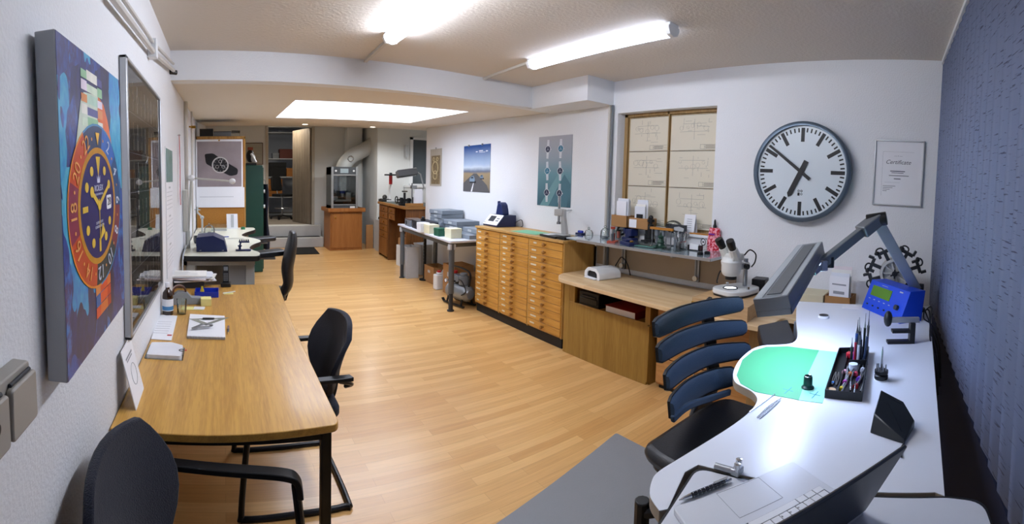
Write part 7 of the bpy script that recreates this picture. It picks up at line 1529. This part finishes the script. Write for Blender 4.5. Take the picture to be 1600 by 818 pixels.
for i in range(9): mb.ring((0, 0, .035 + i * .0105), .0061, .0004, Ry(90), 16, 4)
for k in range(8): a_ = k * PI / 4; mb.rod((.034, .0060 * math.cos(a_), .0060 * math.sin(a_)), (L_ - .022, .0060 * math.cos(a_), .0060 * math.sin(a_)), .0003, seg=4)
mb.build('lattice', br_); mb = MB(CHROME); mb.lathe([(.0062, L_ - .02), (.0062, L_ - .012), (.004, L_ - .01), (.0035, L_)], Ry(90), 16).box((L_ - .03, 0, .009), (.04, .004, .0015)); mb.build('clip', r)
# laptop
ZB = WDZ + .0006
lp_ = thing('laptop', 'open white laptop with a dark grey lid seen from behind on the small table', 'laptop', (1.088, .380, ZB))
fd_, sd2 = Vector((-.887, .461, 0)), Vector((-.461, -.887, 0))
def lq_(a, b, z=.0136): p = fd_ * a + sd2 * b; return Vector((p.x, p.y, z))
SLV = mat('laptop_silver', '#d6dae0', .3, var=.01)
mb = MB(SLV); mb.prism(rpoly([tuple(lq_(a, b)[:2]) for a, b in ((0, 0), (.33, 0), (.33, .232), (0, .232))], .008), 0, .0135); mb.build('base', lp_, bevel=.002)
mb = MB(mat('touchpad_line', '#8f949c', .5)); tpd = [lq_(a, b) for a, b in ((.11, .004), (.225, .004), (.225, .092), (.11, .092))]
for i in range(4): mb.bar([tpd[i], tpd[(i + 1) % 4]], .0008, .0006)
mb.build('touchpad', lp_)
KB = mat('key_gap', '#4a4f58', .5); mb = MB(KB); mb.prism([tuple(lq_(a, b)[:2]) for a, b in ((.018, .112), (.312, .112), (.312, .205), (.018, .205))], .0136, .0139); mb.build('keyboard_well', lp_)
for row in range(5):
    for k in range(13 if row else 7):
        a0 = .02 + k * .0223 + (row % 2) * .002; wk = .0205
        if row == 0: a0 = (.02, .045, .07, .095, .225, .25, .28)[k]; wk = (.023, .023, .023, .125, .023, .026, .028)[k]
        b0_ = .114 + row * .018; mb = MB(WHITE_PL); mb.prism([tuple(lq_(a, b)[:2]) for a, b in ((a0, b0_), (a0 + wk, b0_), (a0 + wk, b0_ + .0165), (a0, b0_ + .0165))], .0139, .0158)
        ky = mb.build('key', lp_, bevel=.0006)
mb = MB(INK)
for k, c_ in enumerate((',', 'M', 'N', 'B')): mb.text(c_, .006, Matrix.Translation(lq_(.085 + .0223 * k, .14, .016)) @ frame((0, 0, 0), -fd_, sd2 * -1 if 0 else Vector((0, 0, 1)).cross(-fd_)), depth=.0001)
mb.build('key_letters', lp_, smooth=False)
H0 = lq_(0, .232, .012); TT = Vector((.875, .084, 1.123)) - Vector((1.088, .380, ZB))
S0, S1 = H0, TT; S3, S2 = S0 + fd_ * .33, S1 + fd_ * .33
nn = (S1 - S0).cross(fd_).normalized(); nn = nn if nn.dot(sd2) > 0 else -nn
def slab(mb, pts, n_, t0, t1):
    a = mb.vs([p + n_ * t0 for p in pts]); b = mb.vs([p + n_ * t1 for p in pts]); mb.face(a[::-1]); mb.face(b)
    for i in range(len(pts)): mb.face([a[i], a[(i + 1) % len(pts)], b[(i + 1) % len(pts)], b[i]])
mb = MB(mat('lid_dark', '#3b424d', .4)); slab(mb, [S0, S1, S2, S3], nn, -.001, .004); scn = label_part(mb.build('lid', lp_, bevel=.001), 'dark grey lid back')
mb = MB(mat('lid_edge', '#9a968e', .4, metal=.4)); slab(mb, [S0, S1, S2, S3], nn, -.003, -.0011); mb.build('lid_frame', scn)
cen = (S0 + S1 + S2 + S3) / 4; mb = MB(mat('laptop_screen', '#0c0f14', .15)); slab(mb, [cen + (v - cen) * .94 for v in (S0, S1, S2, S3)], nn, -.0036, -.0031); mb.build('screen', scn)
# black clamp under the near desk edge
r = thing('desk_clamp', 'black screw clamp at the rounded near corner of the white desk', 'clamp', (*W(1018, 790), 0)); 
b_ = at(1003, 800, z=.84); bl = Vector((b_.x - r.location.x, b_.y - r.location.y, .84))
mb = MB(BLACK_PL); mb.rod(bl + Vector((0, 0, -.05)), bl + Vector((0, 0, .03)), .018).rod(bl + Vector((0, 0, .0)), Vector((.05, -.0, .865)), .014); mb.build('clamp', r, bevel=.003); mb = MB(BLACK_PL); mb.rod(bl + Vector((-.02, .01, -.07)), bl + Vector((.02, -.01, -.05)), .024); mb.build('knob', r)

# ================================================================ BLUE CHAIR
BF = mat('blue_mesh_fabric', '#324558', .85, var=.06, scale=80, bump=.3, bscale=300, sheen=.1)
ch = thing('blue_slat_chair', 'swivel chair with blue rib-like back slats and a black seat at the white desk', 'chair', (1.78, .92, 0), 0)
o0c = Vector((1.78, .92, 0))
SLt = [(((1024, 514), (1067, 494), (1114, 481), (1161, 474)), .041), (((1029, 554), (1067, 532), (1114, 517), (1166, 511)), .042), (((1041, 597), (1072, 572), (1114, 554), (1171, 546)), .045), (((1048, 640), (1077, 612), (1114, 594), (1150, 586)), .050)]
for k, (pp_, hw) in enumerate(SLt):
    pts = [at(*q, Y=yy) - o0c for q, yy in zip(pp_, (1.03, 1.10, 1.115, 1.01))]
    P = spline(pts, 6); n_ = len(P); rows = []; rb_ = []
    for i, q in enumerate(P):
        s = abs(2 * i / (n_ - 1) - 1); h_ = hw * (1 - .28 * s ** 3) * (.75 if i in (0, n_ - 1) else 1); t = (P[min(i + 1, n_ - 1)] - P[max(i - 1, 0)]).normalized(); up = Vector((0, .18, 1)); up = (up - t * up.dot(t)).normalized(); w = t.cross(up); 
        if w.y > 0: w = -w                      # towards the sitter
        rows.append([q + up * h_, q + up * h_ * .8 + w * .012, q + w * .016, q - up * h_ * .8 + w * .012, q - up * h_, q - up * h_ * .9 - w * .002, q + up * h_ * .9 - w * .002])
        rb_.append([q + up * (h_ + .005) - w * .0, q - up * (h_ + .005) - w * .0, q - up * (h_ + .005) - w * .012, q + up * (h_ + .005) - w * .012])
    mb = MB(BF); mb.rings(rows); sl_o = mb.build('back_slat', ch, angle=60); mb = MB(BLACK_PL); mb.rings(rb_); label_part(mb.build('slat_shell', sl_o, angle=60), 'black plastic backing')
# lower fork of the back
Pa, Pb = at(1062, 642, Y=1.0) - o0c, at(1150, 608, Y=1.05) - o0c
mb = MB(BF); mb.bar(spline([at(1050, 655, Y=1.02) - o0c, at(1075, 634, Y=1.02) - o0c, at(1110, 622, Y=1.05) - o0c, at(1140, 612, Y=1.05) - o0c], 6), .02, .03, (0, 0, 1)); mb.build('lumbar_fork', ch, bevel=.006)
spn = [at(1103, 470, Y=1.17) - o0c, at(1108, 515, Y=1.18) - o0c, at(1112, 560, Y=1.17) - o0c, at(1115, 605, Y=1.15) - o0c, Vector((.02, .2, .5)), Vector((.0, .05, .46))]
mb = MB(BLACK_PL); mb.bar(spline(spn, 6), .09, .022, (0, 1, .1)); mb.build('spine', ch, bevel=.006); 
seat = [(-.36, .16), (-.22, .20), (.2, .17), (.24, .0), (.2, -.26), (-.1, -.3), (-.36, -.12)]
mb = MB(LE); q_ = spline([(*p, 0) for p in seat], 6, True); mb.prism([(v.x, v.y) for v in q_], .49, .555); mb.build('seat', ch, bevel=.03, angle=60)
mb = MB(BLACK_PL); mb.prism([(v.x * .9, v.y * .9) for v in q_], .455, .495).cyl((0, 0, .1), .028, .36); mb.build('column', ch)
for k in range(5): d = Vector((math.cos(k * 1.2566 + .4), math.sin(k * 1.2566 + .4), 0)); mb = MB(BLACK_PL); mb.bar([d * .02 + Vector((0, 0, .11)), d * .28 + Vector((0, 0, .075))], .045, .03); l_ = mb.build('leg', ch, bevel=.005); mb = MB(BLACK_PL); c_ = d * .28 + Vector((0, 0, .03)); sd_ = d.cross(Vector((0, 0, 1))) * .022; mb.rod(c_ - sd_, c_ + sd_, .028, seg=14); mb.build('caster', l_)
# grey floor mat under it
mb = MB(mat('floor_mat_grey', '#85878b', .7, var=.03, bump=.2, bscale=150)); mb.prism(rpoly([(2.17, 1.90), (2.15, .75), (.75, .55), (.93, 1.66)], .02), .0005, .004); solo(mb, 'chair_mat', 'large grey rectangular floor mat under the blue chair', 'mat')

# ================================================================ DESK LAMP ON ITS ARM
LH = mat('lamp_grey', '#7d848b', .35, metal=.5, var=.03); LS = mat('lamp_stripe', '#5d6165', .5); LE2 = mat('lamp_light_rim', '#aeb6bc', .35, metal=.3)
dl = thing('desk_lamp', 'long grey articulated watchmaker lamp with its tubes lit over the white desk', 'lamp', (0, 0, 0))
N0, N1 = at(1208, 484, d=1.55), at(1268, 394, d=2.2)
ax = (N1 - N0).normalized(); sidev = Vector((ax.y, -ax.x, 0)).normalized(); upv = sidev.cross(ax); upv = upv if upv.z > 0 else -upv
tilt = -0.22; s2 = (sidev * math.cos(tilt) - upv * math.sin(tilt)); u2 = (upv * math.cos(tilt) + sidev * math.sin(tilt))
if s2.x < 0 and s2.y > 0: pass
def hb(mb, a, b, w0, w1, h0, h1):
    """bar from a to b, offsets across w0..w1 and up h0..h1"""
    r_ = [[p + s2 * w + u2 * h for w, h in ((w0, h0), (w1, h0), (w1, h1), (w0, h1))] for p in (a, b)]; mb.rings(r_)
mb = MB(LH); hb(mb, N0, N1, -.062, .062, -.0, .045); hb(mb, N0, N1, -.062, -.055, -.022, 0); hb(mb, N0, N1, .055, .062, -.022, 0); hb(mb, N0, N0 + ax * .006, -.062, .062, -.022, 0); hb(mb, N1 - ax * .006, N1, -.062, .062, -.022, 0); hd = mb.build('head', dl, bevel=.002)
mb = MB(LS); hb(mb, N0 + ax * .03, N1 - ax * .03, -.02, .03, .0452, .047); mb.build('vent_strip', hd); mb = MB(LE2); hb(mb, N0 + ax * .004, N1 - ax * .004, -.058, -.03, .0452, .0465); hb(mb, N0 + ax * .004, N1 - ax * .004, .038, .058, .0452, .0465); mb.build('rim_strip', hd)
mb = MB(mat('desk_lamp_glow', '#ffffff', .4, emit=('#bfd2ff', DESK_LAMP_POWER))); hb(mb, N0 + ax * .04, N1 - ax * .04, -.05, .05, -.006, -.001); mb.build('lit_tubes', hd)
J = at(1283, 412, d=2.12); EB = at(1370, 343, d=2.35); BS = at(1432, 460, X=2.78)
mb = MB(LH); mb.bar([J, EB - (EB - J).normalized() * .04], .035, .045, (0, 0, 1)); mb.build('lower_arm', dl, bevel=.004)
mb = MB(LE2); mb.bar([EB, BS + Vector((0, 0, .03))], .06, .045, (-1, 0, .3)); mb.build('upper_arm', dl, bevel=.004)
mb = MB(LH); d_ = (EB - J).normalized(); mb.bar([EB - d_ * .12, EB + d_ * .01], .07, .06, (0, 0, 1)); mb.build('elbow_cover', dl, bevel=.006)
mb = MB(BLACK_PL); mb.rod(EB - s2 * .05, EB + s2 * .05, .035, seg=18); mb.rod(BS + Vector((0, -.04, .04)), BS + Vector((0, .04, .04)), .03, seg=16); mb.build('joint', dl, bevel=.003)
mb = MB(CHROME); mb.rod(J - Vector((0, 0, .03)), J + Vector((0, 0, .02)), .032, seg=20).bar([J, at(1268, 425, d=2.05)], .04, .03); mb.build('swivel', dl, bevel=.003); mb = MB(BLACK_PL); mb.rod(J + d_ * .06 - Vector((0, 0, .05)), J + d_ * .06, .02); mb.build('wing_nut', dl)
mb = MB(CHROME); mb.cyl((BS.x, BS.y, WDZ), .026, BS.z - WDZ + .02).cyl((BS.x, BS.y, WDZ), .035, .02); mb.build('base_clamp', dl)
# added lamp, hidden behind the lintel, that brightens the storage room
def added_globe(loc, power, size, label):
    r = thing('ceiling_light', label, 'ceiling light', loc); mb = MB(WHITE_PL); mb.cyl((0, 0, -.02), size, .02, seg=28); mb.build('housing', r); mb = MB(mat('glow_%g' % power, '#ffffff', .5, emit=('#fff1dc', power))); mb.lathe([(size * .9, -.02), (size * .8, -.05), (0, -.06)], seg=28); mb.build('diffuser', r)
added_globe((1.45, 11.4, 3.09), 90, .2, 'added round ceiling light hidden inside the storage room')

# recessed lamps added to brighten the far part of the room
for k, (x, y, e_, lb) in enumerate(((1.5, 8.6, 70, 'added recessed lamp in the low ceiling before the doorway'), (2.9, 8.9, 60, 'added recessed lamp in the low ceiling before the milling machine'), (4.0, 8.6, 45, 'added recessed lamp in the alcove ceiling over the old bench'))):
    z = lowz(y) - .004; r = thing('added_lamp', lb, 'ceiling light', (x, y, z), 0, 'added fill lamps in the far ceiling'); mb = MB(WHITE_PL); mb.lathe([(.05, 0), (.062, 0), (.062, .01), (.05, .01), (.05, 0)], caps=False); mb.build('ring', r)
    mb = MB(mat('added_lamp_glow', '#ffffff', .4, emit=('#fff3e0', 8))); mb.cyl((0, 0, .002), .05, .004); mb.build('bulb', r)
    ld = bpy.data.lights.new('fill_light', 'SPOT'); ld.energy = e_; ld.color = (.97, .98, 1); ld.spot_size = math.radians(165); ld.spot_blend = .6; ld.shadow_soft_size = .05
    lo = bpy.data.objects.new('fill_light', ld); COL.objects.link(lo); lo.location = (x, y, z - .02)
